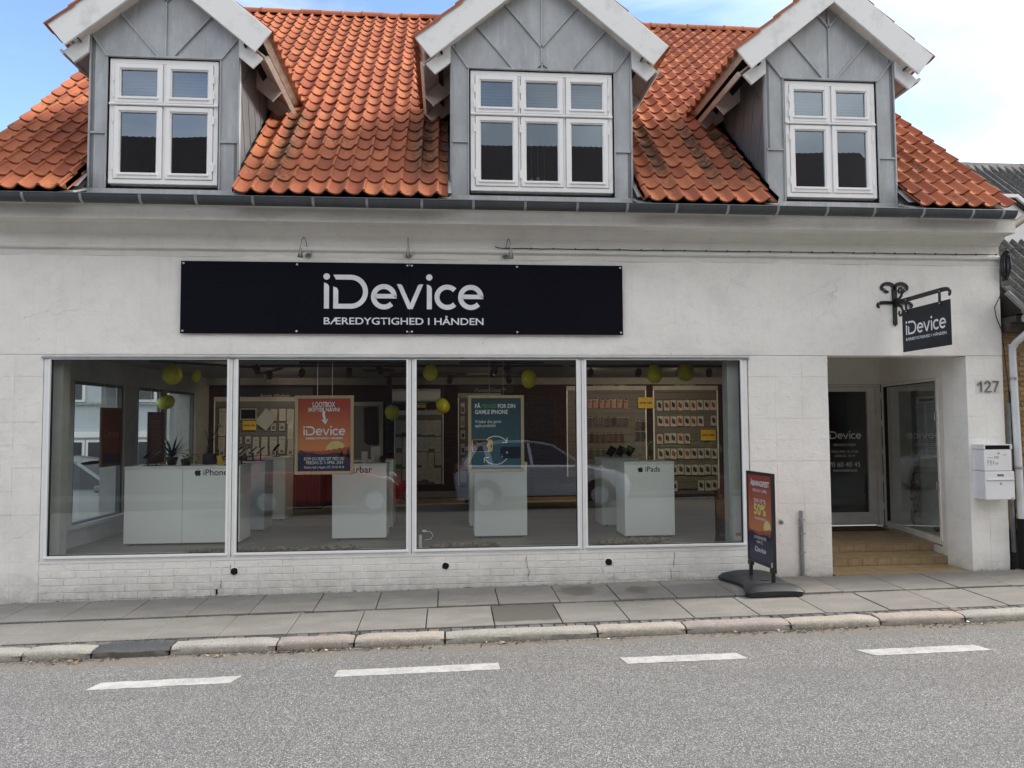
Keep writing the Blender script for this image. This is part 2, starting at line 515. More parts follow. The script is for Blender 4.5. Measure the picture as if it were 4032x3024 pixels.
# ---- lettering: flat text cut from the built-in font, turned into a mesh
FACE_STREET = rad(90)
def text_mesh(body, width=None, height=None, bold=0.0, align='LEFT', spacing=1.0, depth=0.0, fit=True):
    cu = bpy.data.curves.new("lettering", 'FONT')
    cu.body = body; cu.align_x = 'LEFT'; cu.offset = bold; cu.space_character = spacing; cu.extrude = depth
    cu.resolution_u = 4
    ob = bpy.data.objects.new("lettering", cu)
    COL.objects.link(ob)
    me = bpy.data.meshes.new_from_object(ob)
    bpy.data.objects.remove(ob); bpy.data.curves.remove(cu)
    xs = [v.co.x for v in me.vertices]; ys = [v.co.y for v in me.vertices]
    x0, x1, y0, y1 = min(xs), max(xs), 0.0, max(ys)
    sx = (width / (x1 - x0)) if width else None
    sy = (height / (y1 - y0)) if height else None
    sx = sx or sy; sy = sy or sx
    sh = {'LEFT': 0, 'CENTER': (x1 - x0) * sx / 2, 'RIGHT': (x1 - x0) * sx}[align]
    for v in me.vertices:
        v.co.x = (v.co.x - x0) * sx - sh; v.co.y *= sy
    return me

def put_flat(me, material, parent, origin, rz=0.0, name="lettering", rx=None):
    """stand a flat xy mesh upright (facing the street), origin in world coordinates"""
    me.materials.clear(); me.materials.append(material)
    off = Vector((0, 0, 0)); p = parent
    while p is not None:
        off += p.location; p = p.parent
    return link(name, me, parent, loc=Vector(origin) - off, rot=(FACE_STREET if rx is None else rx, 0, rz))

def text(body, material, parent, origin, width=None, height=None, bold=0.0, align='LEFT', rz=0.0, spacing=1.0, depth=0.0):
    return put_flat(text_mesh(body, width, height, bold, align, spacing, depth), material, parent, origin, rz)

def flat_poly(mb, pts):
    n = len(pts); mb.add([(x, y, 0) for x, y in pts], [tuple(range(n))])

def band(mb, outer, inner):
    n = len(outer)
    mb.add([(x, y, 0) for x, y in outer] + [(x, y, 0) for x, y in inner], [(i, i + 1, n + i + 1, n + i) for i in range(n - 1)])

def arc(cx, cy, r, a0, a1, n=24):
    return [(cx + r * math.cos(rad(a0 + (a1 - a0) * i / n)), cy + r * math.sin(rad(a0 + (a1 - a0) * i / n))) for i in range(n + 1)]

def logo_mesh(width):
    """shop logo as flat cut shapes, drawn with cap height 1, then scaled to the wanted width (drawn width 4.68)"""
    m = MB(); s = 0.146
    flat_poly(m, arc(.096, .943, .094, 0, 360)[:-1])
    flat_poly(m, [(.022, 0), (.168, 0), (.168, .64), (.150, .69), (.12, .725), (.022, .768)])
    # D: bowl with bars, then the short stem
    band(m, [(.287, 1.0), (.50, 1.0)] + arc(.79, .5, .5, 90, -90, 28) + [(.287, 0.0)],
            [(.365, .857), (.50, .857)] + arc(.79, .5, .355, 90, -90, 28) + [(.432, .143)])
    flat_poly(m, [(.287, 0.003), (.432, .1435), (.432, .53), (.415, .575), (.385, .615), (.287, .65)])
    for cx, R in ((1.752, .375), (4.300, .375)):
        band(m, arc(cx, .36, R, -5, 322 - 6, 40), arc(cx, .36, R - s, 12, 322 - 2, 40))
        flat_poly(m, [(cx - R + .11, .31), (cx + R * .985, .31), (cx + R, .36), (cx + R - .045, .44), (cx - R + .12, .445)])
    flat_poly(m, [(2.13, .735), (2.235, .735), (2.285, .70), (2.52, .17), (2.59, 0), (2.45, 0)])
    flat_poly(m, [(2.59, 0.001), (2.52, .172), (2.745, .70), (2.795, .735), (2.90, .735)])
    flat_poly(m, [(3.006, 0), (3.152, 0), (3.152, .60), (3.135, .655), (3.10, .70), (3.006, .735)])
    flat_poly(m, arc(3.075, .943, .094, 0, 360)[:-1])
    band(m, arc(3.605, .36, .375, 45, 315, 34), arc(3.605, .36, .375 - s, 42, 318, 34))
    k = width / 4.66
    m.v = [(x * k, y * k, z) for x, y, z in m.v]
    return m.mesh("lettering")

def fruit_logo_mesh(h):
    """bitten fruit emblem with a leaf, height h"""
    m = MB()
    pts = []
    prof = [(0, .80), (.10, .84), (.22, .87), (.34, .84), (.43, .77)]
    bite = arc(.55, .52, .19, 118, 242, 8)
    low = [(.45, .28), (.38, .13), (.30, .03), (.20, -.01), (.10, .03), (0, .045)]
    rightside = prof + bite + low
    leftside = [(-x, y) for x, y in [(.10, .03), (.20, -.01), (.30, .03), (.39, .15), (.46, .32), (.485, .50), (.46, .66), (.40, .78), (.30, .86), (.20, .87), (.10, .84)]]
    m.add([(x, y, 0) for x, y in rightside + leftside], [tuple(range(len(rightside) + len(leftside)))])
    flat_poly(m, arc(.15, .90, .19, 95, 180, 6) + arc(-.04, 1.09, .19, 275, 360, 6))
    m.v = [(x * h / 1.1, y * h / 1.1, z) for x, y, z in m.v]
    return m.mesh("emblem")

# ================================================================== GROUND
def gz(x, y):            # pavement surface
    return -0.013 + 0.011 * x + 0.018 * max(min(y, 0), -1.9)
def rz_(x, y):           # carriageway surface
    return -0.117 + 0.011 * x + 0.0125 * min(0.0, y + 1.86)

M_PL = m_plaster()
M_ASPH = m_asphalt()
m = MB()                                                        # carriageway, tilted a little like the street
xs = [-60, -30, -12, -6, -3, 0, 3, 6, 12, 30, 60]; ys = [-1.80, -2.4, -4, -7, -11.2]
vs = [(x, y, rz_(x, y)) for y in ys for x in xs]
m.add(vs, [(j * 11 + i, j * 11 + i + 1, (j + 1) * 11 + i + 1, (j + 1) * 11 + i) for j in range(4) for i in range(10)])
m.add([(-60, -1.8, -1.0), (60, -1.8, -1.0), (60, -11.2, -1.0), (-60, -11.2, -1.0)], [(0, 1, 2, 3)])
road = m.build("road", M_ASPH); tag(road, kind="structure")

m = MB()                                                        # base ground far around
m.add([(-700, -700, -1.2), (700, -700, -1.2), (700, 900, -1.2), (-700, 900, -1.2)], [(0, 1, 2, 3)])
tag(m.build("ground", mat("ground_soil", (0.16, 0.15, 0.13), 0.9, bump=0.3, bscale=5)), kind="structure")

# bedding under the pavement; the slabs, setts and kerb stones are laid on it
M_JOINT = mat("joint_grit", (0.085, 0.075, 0.062), 0.95, (0.04, 0.036, 0.03), 30, 0.6, 60, bdist=0.01)
m = MB()
m.add([(-14, 0.3, gz(-14, 0) - 0.028), (16, 0.3, gz(16, 0) - 0.028), (16, -1.84, gz(16, -1.84) - 0.028), (-14, -1.84, gz(-14, -1.84) - 0.028)], [(3, 2, 1, 0)])
m.add([(-14, 0.3, -0.6), (16, 0.3, -0.6), (16, -1.84, -0.6), (-14, -1.84, -0.6)], [(0, 1, 2, 3)])
pavement = m.build("pavement", M_JOINT); tag(pavement, kind="structure")

def slab(x0, x1, y0, y1, material, g=0.005, skew=0.0):
    mb = MB(); dz = random.uniform(-0.004, 0.003)
    p = [(x0 + g + skew, y1 - g), (x1 - g + skew, y1 - g), (x1 - g, y0 + g), (x0 + g, y0 + g)]
    mb.add([(x, y, gz(x, y) + dz) for x, y in p] + [(x, y, gz(x, y) - 0.06) for x, y in p],
           [(3, 2, 1, 0), (4, 5, 6, 7), (0, 1, 5, 4), (1, 2, 6, 5), (2, 3, 7, 6), (3, 0, 4, 7)])
    return mb.build("slab", material, pavement, bevel=0.004)
MS = m_slab("concrete_slab"); MSD = m_slab("damp_slab"); MSS = m_slab("spotted_slab")
row1 = [-6.95, -6.32, -5.69, -5.06, -4.43, -3.83, -3.23, -2.61, -2.0, -1.37, -.74, -.11, .52, 1.16, 1.79, 2.40, 3.04, 3.64, 4.23, 4.92, 5.53, 6.15, 6.78, 7.41, 8.04, 8.67]
row2 = [-6.46, -5.83, -5.20, -4.57, -3.94, -3.35, -2.72, -2.09, -1.47, -.84, -.21, .43, 1.07, 1.71, 2.34, 2.98, 3.64, 4.29, 4.90, 5.52, 6.15, 6.78, 7.41, 8.04, 8.67]
for a, b in zip(row1, row1[1:]):
    yt = -0.035 if (b < 4.5 or a > 6.3) else -0.075
    if a in (-2.61, -.74):
        slab(a, b, -.38, yt, MS); slab(a, b, -.795, -.382, MS)
    else:
        slab(a, b, -.795, yt, MSS if a in (1.16, 1.79) else MS)
for a, b in zip(row2, row2[1:]):
    slab(a, b, -1.565, -.868, MSD if a == .43 else MS)
# granite setts: a strip against the kerb and a thinner one between the slab rows
GS = [m_granite("grey_sett", (0.15, 0.15, 0.155)), m_granite("dark_sett", (0.09, 0.09, 0.095)), m_granite("brown_sett", (0.22, 0.16, 0.13))]
def sett(x0, x1, y0, y1, dz):
    mb = MB()
    j = lambda: random.uniform(-.006, .006)
    p = [(x0 + .005 + j(), y1 + j()), (x1 - .005 + j(), y1 + j()), (x1 - .005 + j(), y0 + j()), (x0 + .005 + j(), y0 + j())]
    mb.add([(x, y, gz(x, y) + dz + j() * .5) for x, y in p] + [(x, y, gz(x, y) - 0.06) for x, y in p],
           [(3, 2, 1, 0), (4, 5, 6, 7), (0, 1, 5, 4), (1, 2, 6, 5), (2, 3, 7, 6), (3, 0, 4, 7)])
    return mb.build("sett", random.choices(GS, (5, 4, 1))[0], pavement, bevel=0.006)
x = -6.0
while x < 8.4:
    w = random.uniform(.075, .125); sett(x, x + w, -1.662, -1.578, random.uniform(-.010, -.002)); x += w
x = -6.0
while x < 8.4:
    w = random.uniform(.09, .16)
    if random.random() < (0.85 if x > .4 else 0.45): sett(x, x + w, -.862, -.803, random.uniform(-.016, -.008))
    x += w

kerb = MB().box(-14, 16, -1.80, -1.70, -.7, -.32).build("kerb", M_JOINT); tag(kerb, kind="structure")
KM = [m_granite("kerb_grey", (0.36, 0.345, 0.31)), m_granite("kerb_pink", (0.33, 0.29, 0.265)), m_granite("kerb_dark", (0.07, 0.075, 0.08)), m_granite("kerb_rose", (0.38, 0.32, 0.285)), m_granite("kerb_buff", (0.40, 0.36, 0.31))]
kj = [-7.1, -5.9, -4.75, -3.86, -3.14, -2.40, -1.50, -.83, -.03, 1.35, 2.17, 3.16, 4.03, 4.87, 6.1, 7.3, 8.5]
kk = [0, 4, 0, 0, 2, 0, 1, 4, 0, 4, 1, 4, 3, 0, 4, 0]
kj[3] = -3.62; kj[4] = -3.05
for a, b, k in zip(kj, kj[1:], kk):
    mb = MB(); n = 8; d = random.uniform(-.008, .008)
    prof = [(-1.668, .002), (-1.80, .000), (-1.828, -.008), (-1.846, -.026), (-1.853, -.07), (-1.860, -.24), (-1.668, -.24)]
    vs = []
    for i in range(n + 1):
        xx = a + .009 + (b - a - .018) * i / n
        e = 0.012 if i in (0, n) else 0
        for q, (yy, zz) in enumerate(prof):
            wob = random.uniform(-.004, .004) if q < 5 else 0
            vs.append((xx, yy + d * .5 + wob + (e if 0 < q < 5 else 0), gz(xx, -1.75) + zz + d * .4 + wob - (e * .7 if q < 4 else 0)))
    P = len(prof)
    fs = [(i * P + q, i * P + (q + 1) % P, (i + 1) * P + (q + 1) % P, (i + 1) * P + q) for i in range(n) for q in range(P)]
    fs += [tuple(range(P - 1, -1, -1)), tuple(range(n * P, n * P + P))]
    o = mb.add(vs, fs).build("kerb_stone", KM[k], kerb, smooth=True)

# lane dashes, worn thermoplastic with ragged ends
def m_paint():
    t = NT("road_paint")
    c = t.ramp(t.noise(9, 5, 0.7), (0.35, (0.38, 0.376, 0.36)), (0.6, (0.50, 0.496, 0.476)))
    wear = t.math('MULTIPLY', t.ramp(t.noise(55, 4, 0.75), (0.53, 0.0), (0.60, 0.85)), t.ramp(t.noise(3.5, 4, 0.6), (0.42, 0.1), (0.62, 1.0)))
    c = t.mix(wear, c, (0.20, 0.197, 0.19))
    c = t.mix(t.ramp(t.noise(2.2, 4, 0.6, vec=t.scaled(0.3, 3, 1)), (0.52, 0.0), (0.70, 0.35)), c, (0.33, 0.325, 0.31))
    t.bump(t.noise(70, 4, 0.7), 0.4, 0.004)
    return t.done(c, 0.65, 0, 0.35)
M_DASH = m_paint()
def dash(x0, x1, y, dy, skew0, skew1, w=.155):
    mb = MB(); n = 26; up = []; lo = []
    for i in range(n + 1):
        f = i / n; xx = x0 + (x1 - x0) * f
        yc = y + dy * f
        e = .006
        sk = (skew0 if f < .5 else skew1)
        taper = 1.0
        up.append((xx + sk * .5 * (1 if f in (0, 1) else abs(1 - 2 * f) ** 6), yc + w / 2 * taper + random.uniform(-e, e)))
        lo.append((xx - sk * .5 * (1 if f in (0, 1) else abs(1 - 2 * f) ** 6), yc - w / 2 * taper + random.uniform(-e, e)))
    vs = [(px, py, rz_(px, py) + .005) for px, py in up + lo] + [(px, py, rz_(px, py) - .004) for px, py in up + lo]
    N = n + 1
    fs = [(i, i + 1, N + i + 1, N + i) for i in range(n)] + [(2 * N + i, i, i + 1, 2 * N + i + 1)[::-1] for i in range(n)]
    fs += [(N + i, 3 * N + i, 3 * N + i + 1, N + i + 1)[::-1] for i in range(n)] + [(0, N, 3 * N, 2 * N), (n, N + n, 3 * N + n, 2 * N + n)[::-1]]
    mb.add(vs, fs).build("lane_marking", M_DASH, road)
dash(-2.71, -1.66, -2.56, .02, .05, .06)
dash(-.89, .41, -2.51, .01, .01, -.005)
dash(1.43, 2.43, -2.50, -.01, -.03, -.04)
dash(3.46, 4.50, -2.57, .005, -.09, -.06)
dash(-4.9, -3.75, -2.62, .02, .0, .0)
dash(5.5, 6.6, -2.57, .0, .0, .0)

# leaf litter, twigs and grit washed against the kerb and the wall foot
ML = [mat("leaf_brown", (0.10, 0.055, 0.03), 0.8), mat("leaf_ochre", (0.34, 0.22, 0.08), 0.7), mat("litter_dark", (0.022, 0.018, 0.014), 0.9), mat("litter_pale", (0.6, 0.58, 0.52), 0.7)]
m = MB()
def bit(x, y, z, s, k, flat=.35):
    m.cur = k
    a = random.uniform(0, 6.28); t = random.uniform(-flat, flat)
    u = Vector((math.cos(a), math.sin(a), t)) * s; v = Vector((-math.sin(a), math.cos(a), random.uniform(-flat, flat))) * s * random.uniform(.25, .6)
    c = Vector((x, y, z))
    m.add([c - u, c + v * .8 + Vector((0, 0, s * .15)), c + u, c - v], [(0, 1, 2, 3)])
clumps = [(-4.3, .12), (-3.35, .26), (-3.1, .22), (-2.0, .12), (-1.45, .20), (-1.15, .26), (-.75, .20), (-.35, .15), (.45, .12), (.75, .16), (1.55, .08), (2.75, .25), (3.2, .30), (3.6, .2), (4.6, .2), (5.0, .15)]
for cx, sp in clumps:
    for _ in range(int(260 * sp)):
        xx = random.gauss(cx, sp * .9); yy = -1.868 - abs(random.gauss(0, .05))
        bit(xx, yy, rz_(xx, yy) + random.uniform(.004, .022), random.uniform(.006, .024), random.choices((0, 1, 2, 3), (5, 1.6, 6, .5))[0])
for _ in range(900):
    xx = random.uniform(-5, 7); yy = -1.865 - abs(random.gauss(0, .03))
    bit(xx, yy, rz_(xx, yy) + .004, random.uniform(.003, .013), random.choices((0, 1, 2, 3), (4, .5, 7, .4))[0])
for _ in range(620):
    xx = random.uniform(-5, 7); yy = -2.0 - abs(random.gauss(0, .9))
    bit(xx, yy, rz_(xx, yy) + .003, random.uniform(.002, .009), random.choices((0, 2, 3), (2, 6, .5))[0], .15)
for _ in range(1500):
    xx = random.uniform(-5, 7); yy = -.008 - abs(random.gauss(0, .018))
    if 4.5 < xx < 6.3: continue
    bit(xx, yy, gz(xx, yy) + random.uniform(-.02, .006), random.uniform(.004, .016), random.choices((0, 2), (2, 6))[0])
for _ in range(260):
    xx = random.uniform(-5, 7); yy = random.uniform(-1.66, -.05)
    bit(xx, yy, gz(xx, yy) + .003, random.uniform(.003, .010), random.choices((0, 2, 3), (2, 2, 3))[0], .1)
tag(m.build("leaf_litter", ML), kind="stuff")
m = MB()
for _ in range(700):                                            # thin dry grass in the sett joints
    xx = random.choice((random.uniform(-5, 6.5), random.gauss(-3.0, .4), random.gauss(2.2, 1.2))); yy = random.gauss(-1.60, .04)
    a = random.uniform(0, 6.28); h = random.uniform(.008, .03)
    b = Vector((xx, yy, gz(xx, yy) - .004)); tip = b + Vector((math.cos(a) * h, math.sin(a) * h, h * .8)); w = Vector((-math.sin(a), math.cos(a), 0)) * .0015
    m.add([b - w, b + w, tip], [(0, 1, 2)])
tag(m.build("grass", mat("dry_grass", (0.22, 0.20, 0.10), 0.8)), kind="stuff")

# ================================================================== THE SHOP BUILDING
shop = thing("shop_building", "white plastered corner shop with orange tiled roof and three zinc-clad dormers", "building")
M_FRAME = mat("white_frame", (0.90, 0.90, 0.895), 0.35, (0.87, 0.87, 0.865), 5, 0.0, 40)
M_FRAME2 = mat("shop_frame", (0.86, 0.855, 0.855), 0.38, (0.81, 0.805, 0.805), 7, 0.0, 40)
M_WHITE_IN = mat("white_interior", (0.62, 0.62, 0.59), 0.6)
M_DARKMETAL = mat("dark_metal", (0.03, 0.032, 0.035), 0.4, metal=0.6)
M_BLACK = mat("black_void", (0.004, 0.004, 0.004), 0.95)
M_STEEL = mat("brushed_steel", (0.55, 0.56, 0.57), 0.3, (0.42, 0.43, 0.44), 30, metal=0.9)
M_GALV = mat("galvanised", (0.45, 0.47, 0.48), 0.42, (0.33, 0.35, 0.36), 9, metal=0.75)
WX0, WX1, WZ0, WZ1 = -4.425, 3.54, 0.372, 2.602               # shop window opening
DX0, DX1, DZ1 = 4.530, 6.282, 2.630                           # entrance opening
BL, BR = -5.03, 6.757                                         # ends of the front
T = 0.26

def wall_piece(x0, x1, z0, z1, y0=0.0, y1=T):
    return MB().box(x0, x1, y0, y1, z0, z1)
# upper wall: one finely gridded face so that the trowelled plaster can swell and sag a little
m = MB(); nx, nz = 232, 34
def swell(x, z):
    return .005 * math.sin(1.7 * x + 2.1 * z) * math.sin(2.3 * z + .6 * x) + .0035 * math.sin(5.1 * x - 3.0 * z + 1.3) + .0020 * math.sin(11.7 * x + 7.1 * z) + random.uniform(-.0012, .0012)
vs = []
for j in range(nz + 1):
    for i in range(nx + 1):
        xx = BL + (BR - BL) * i / nx; zz = 2.632 + (3.77 - 2.632) * j / nz
        edge = min(1, i / 3, (nx - i) / 3, j / 3 + .15)
        vs.append((xx, swell(xx, zz) * edge - .004, zz))
m.add(vs, [(j * (nx + 1) + i, j * (nx + 1) + i + 1, (j + 1) * (nx + 1) + i + 1, (j + 1) * (nx + 1) + i) for j in range(nz) for i in range(nx)])
m.build("wall", M_PL, shop, smooth=True)
m = MB()
m.box(BL, BR, .012, T, 2.632, 4.20)
m.box(WX0 - .01, WX1 + .01, .002, T, 2.604, 2.632)
m.box(DX0 - .2, DX1, .02, T, 2.631, 2.634)
m.box(BR - .26, BR, T, 3.0, 2.87, 4.2); m.box(BL, BL + .22, 4.9, 10.3, -.9, 4.2)
m.prism([(BL, 4.19), (BL + .2, 4.19), (BL + .2, 9.3), (BL, 9.3)], 5.0, 5.5, 'y')
# gable ends up to the ridge
for gx in (BL, BR - .2):
    m.prism([(0.05, 4.2), (10.4, 4.2), (5.22, 9.15)], gx, gx + .2, 'x')
m.build("wall_core", M_PL, shop)
# pilasters: painted blocks in courses about a quarter metre high
def pilaster(x0, x1, ztop, cols, zoff=0.0, depth=T):
    zs = [ztop]; z = ztop - random.uniform(.24, .26)
    while z > gz(x0, 0) + .03:
        zs.append(z); z -= random.uniform(.242, .256)
    zs.append(-.35)
    for z1, z0 in zip(zs, zs[1:]):
        for k in range(cols):
            a = x0 + (x1 - x0) * k / cols; b = x0 + (x1 - x0) * (k + 1) / cols
            d = random.uniform(-.0025, .0010)
            MB().box(a + (.0003 if k else 0), b - (.0003 if k < cols - 1 else 0), d - .004, depth, z0 + .0008, z1 - .0008).build("block", M_PL, shop, bevel=.0025)
    MB().box(x0 + .006, x1 - .006, .001, depth - .01, -.36, ztop - .004).build("pilaster_core", M_PL, shop)
pilaster(BL, WX0 - .004, 2.628, 2)
pilaster(WX1 + .012, DX0, 2.628, 3)
pilaster(DX1, BR, 2.628, 2)
# plinth under the window: painted bricks with recessed joints
MB().box(WX0 - .004, WX1 + .012, .0030, T, -.4, .352).build("plinth", M_PL, shop)
zc = .3385
MB().box(WX0 - .003, WX1 + .011, -.006, .001, .345, .3705).build("sill_bed", M_PL, shop)
row = 0
while zc > -.2:
    z0, z1 = zc - .0705, zc - .0005
    x = WX0 - (.258 * (.1 if row % 2 == 0 else .62)) + .03
    while x < WX1:
        a, b = max(x + .0018, WX0 - .002), min(x + .2562, WX1 + .010)
        hole = None
        for hx, hz in ((-2.359, .222), (-.029, .232), (1.842, .236)):
            if b > hx - .045 and a < hx + .045 and z1 > hz - .04 and z0 < hz + .04: hole = hx
        if b - a > .03:
            d = random.uniform(-.0022, .0005)
            MB().box(a, b, d - .002, .0029, z0 - .0022, z1 - .0012).build("brick", M_PL, shop, bevel=.0024)
        x += .258
    zc -= .0778; row += 1
for hx, hz in ((-2.359, .222), (-.029, .232), (1.842, .236)):   # vent holes: crumbling rim round a flat black disc, the hole's shade painted
    mb = MB(); n = 22; ro = []; ri = []
    for k in range(n):
        a = 2 * math.pi * k / n; r = .040 * random.uniform(.9, 1.12)
        ro.append((hx + (r + .012) * math.cos(a), -.0055, hz + (r + .010) * math.sin(a))); ri.append((hx + r * math.cos(a), -.009, hz + r * math.sin(a)))
    mb.add(ro + ri, [(k, (k + 1) % n, n + (k + 1) % n, n + k) for k in range(n)])
    v = mb.build("vent_hole", M_PL, shop)
    mb = MB(); mb.add([(x, -.0075, z) for x, y, z in ri], [tuple(range(n))])
    mb.build("vent_shade", M_BLACK, v)
# cracks opened in the plinth
def crack(pts, w=.003):
    mb = MB(); L = []; Rr = []
    for i, (x, z) in enumerate(pts):
        ww = w * random.uniform(.5, 1.3) * (0.3 if i in (0, len(pts) - 1) else 1)
        L.append((x - ww, -.0085, z)); Rr.append((x + ww, -.0085, z))
    n = len(pts); mb.add(L + Rr, [(i, i + 1, n + i + 1, n + i) for i in range(n - 1)])
    mb.build("crack", mat("crack_dirt", (.16, .15, .14), .95), shop)
def walk(x, z0, z1, n, s):
    out = []
    for i in range(n + 1):
        out.append((x, z0 + (z1 - z0) * i / n)); x += random.uniform(-s, s)
    return out
crack(walk(.88, .33, .01, 14, .014)); crack(walk(2.62, .34, .16, 9, .006)); crack(walk(2.57, .15, .0, 7, .006)); crack(walk(-2.40, .30, .23, 5, .002)); crack(walk(-2.50, .14, .04, 6, .006), .004)
mb = MB(); mb.box(-2.555, -2.535, -.011, -.004, -.025, .03); mb.build("vent_slot", M_BLACK, shop)

# cornice: one long run of mouldings
prof = [(.02, 3.72), (-.008, 3.735), (-.012, 3.752), (-.014, 3.803), (-.040, 3.806), (-.052, 3.815), (-.056, 3.832), (-.050, 3.850), (-.030, 3.862), (-.028, 3.865), (-.030, 3.975), (-.046, 3.978),
        (-.052, 3.992), (-.075, 4.010), (-.105, 4.028), (-.135, 4.046), (-.150, 4.066), (-.315, 4.070), (-.320, 4.075), (-.318, 4.225), (-.345, 4.235), (-.345, 4.262), (.02, 4.262)]
m = MB(); n = 60; vs = []
for i in range(n + 1):
    x = BL - .06 + (BR - .012 - BL + .06) * i / n
    for (y, z) in prof:
        vs.append((x, y + random.uniform(-.0015, .0015), z + random.uniform(-.0015, .0015)))
P = len(prof)
m.add(vs, [(i * P + q, i * P + (q + 1) % P, (i + 1) * P + (q + 1) % P, (i + 1) * P + q) for i in range(n) for q in range(P)] + [tuple(range(P - 1, -1, -1)), tuple(range(n * P, n * P + P))])
m.build("cornice", m_plaster("cornice_plaster", (0.78, 0.765, 0.72)), shop, smooth=True)

# gutter: half-round zinc with a rolled front edge, and its straps
GY, GZ, GR = -.482, 4.268, .078
m = MB(); ang = [180 + 180 * k / 14 for k in range(15)]
pr = [(GY + GR * math.cos(rad(a)), GZ + GR * math.sin(rad(a))) for a in ang] + [(GY + (GR - .006) * math.cos(rad(a)), GZ + (GR - .006) * math.sin(rad(a))) for a in reversed(ang)]
m.prism([(y, z) for y, z in pr], -5.30, 6.592, 'x')
gut = m.build("gutter", m_zinc("gutter_zinc", (0.075, 0.085, 0.095)), shop, smooth=True)
MB().tube([(-5.3, GY - GR + .004, GZ + .003), (6.592, GY - GR + .004, GZ + .003)], .009, 8).build("gutter_bead", m_zinc("gutter_zinc"), gut, smooth=True)
MB().prism([(GY + GR * math.cos(rad(a)), GZ + GR * math.sin(rad(a))) for a in ang], 6.583, 6.589, 'x').build("gutter_end", m_zinc("gutter_zinc"), gut)
bx = [-4.66, -4.39, -3.20, -2.62, -1.98, -1.40]
sx = -5.0
strap = None
for px in [-4.385, -3.19, -2.595, -2.02]: pass
x = -4.98
k = 0
gsx = [-4.98, -4.41, -3.83, -3.23, -2.66, -2.07, -1.44, -.87, -.28, .28, .85, 1.43, 1.99, 2.55, 3.14, 3.72, 4.30, 4.86, 5.45, 6.05, 6.42]
for x in gsx:
    mb = MB(); a2 = [178 + 150 * k / 10 for k in range(11)]
    p1 = [(GY + (GR + .004) * math.cos(rad(a)), GZ + (GR + .004) * math.sin(rad(a))) for a in a2]
    p0 = [(GY + (GR + .0005) * math.cos(rad(a)), GZ + (GR + .0005) * math.sin(rad(a))) for a in reversed(a2)]
    mb.prism(p1 + p0, x - .014, x + .014, 'x')
    mb.build("gutter_strap", M_GALV, gut, smooth=True)

# ------------------------------------------------------------------ main roof of clay pantiles
M_TILE = m_tile()
PITCH = rad(41.5); CP, SP = math.cos(PITCH), math.sin(PITCH)
RX0, RX1 = -5.245, 6.575; NC = 60; TW = (RX1 - RX0) / NC; GA = 0.32; NR = 24
RY, RZ = -.505, 4.315
def tile_mesh(L=.395, name="tile"):
    u = [0, .018, .040, .065, .095, .125, .150, .168, .183, .197, .210, .218]
    z = [.044, .030, .014, .003, -.003, -.001, .010, .028, .044, .052, .050, .038]
    mb = MB(); n = len(u); th = .018
    ys = [0, .02, L]
    vs = [(u[i], y, z[i] + (-.002 if y == 0 else 0)) for y in ys for i in range(n)] + [(u[i], y, z[i] - th) for y in (0, L) for i in range(n)]
    fs = [(j * n + i, j * n + i + 1, (j + 1) * n + i + 1, (j + 1) * n + i) for j in range(2) for i in range(n - 1)]
    b0, b1 = 3 * n, 4 * n
    fs += [(b0 + i, b0 + i + 1, i + 1, i) for i in range(n - 1)] + [(b0 + i + 1, b0 + i, b1 + i, b1 + i + 1) for i in range(n - 1)]
    fs += [(n - 1, b0 + n - 1, b1 + n - 1, 3 * n - 1, 2 * n - 1), (0, n, 2 * n, b1, b0)]
    mb.add(vs, fs)
    return mb
TILE_ME = tile_mesh().mesh("tile", M_TILE, smooth=True)

DORM = [  # centre x, half width of the front, half width at the eaves, wx0, wx1, columns, label
    dict(c=-3.135, h=.803, e=1.206, w=(-3.733, -2.560), n=2),
    dict(c=1.094, h=1.052, e=1.480, w=(.263, 1.922), n=3),
    dict(c=4.575, h=.803, e=1.226, w=(4.014, 5.139), n=2)]
DY, EZ, DP = -.15, 6.215, rad(39.3)
for d in DORM: d['apex'] = EZ + d['e'] * math.tan(DP)

def under_dormer(x, z):
    for d in DORM:
        dx = abs(x - d['c'])
        if dx < d['h'] + .04 + TW / 2 and z < 6.05: return True
        if z >= 6.05 and dx < d['e'] - .10 and z < d['apex'] - dx * math.tan(DP) - .02: return True
    return False
spots = []
for k in range(NR):
    for i in range(NC):
        xm = RX0 + (i + .5) * TW; s = k * GA
        zm = RZ + (s + .16) * SP
        if under_dormer(xm, zm): continue
        # cut the courses that would poke through a dormer's front
        y = RY + s * CP
        d2 = xm * xm + (y + 8.73) ** 2 + (zm - 1.84) ** 2
        spots.append((d2, i, k))
spots.sort()
roof_root = bpy.data.objects.new("roof", None); COL.objects.link(roof_root); roof_root.parent = shop; roof_root.location = (0, RY, RZ)
rest = MB()
T_TILT = PITCH - .078
for idx, (d2, i, k) in enumerate(spots):
    s = k * GA
    loc = Vector((RX0 + i * TW + random.uniform(-.003, .003), RY + s * CP - .024 * SP, RZ + s * SP + .024 * CP + random.uniform(-.002, .003)))
    rot = Euler((T_TILT + random.uniform(-.006, .006), random.uniform(-.008, .008), random.uniform(-.018, .018)))
    if idx < 235:
        link("tile", TILE_ME, roof_root, loc=loc - Vector((0, RY, RZ)), rot=rot)
    else:
        M4 = Matrix.Translation(loc) @ rot.to_matrix().to_4x4()
        tm = tile_mesh()
        rest.add([M4 @ Vector(v) for v in tm.v], tm.f)
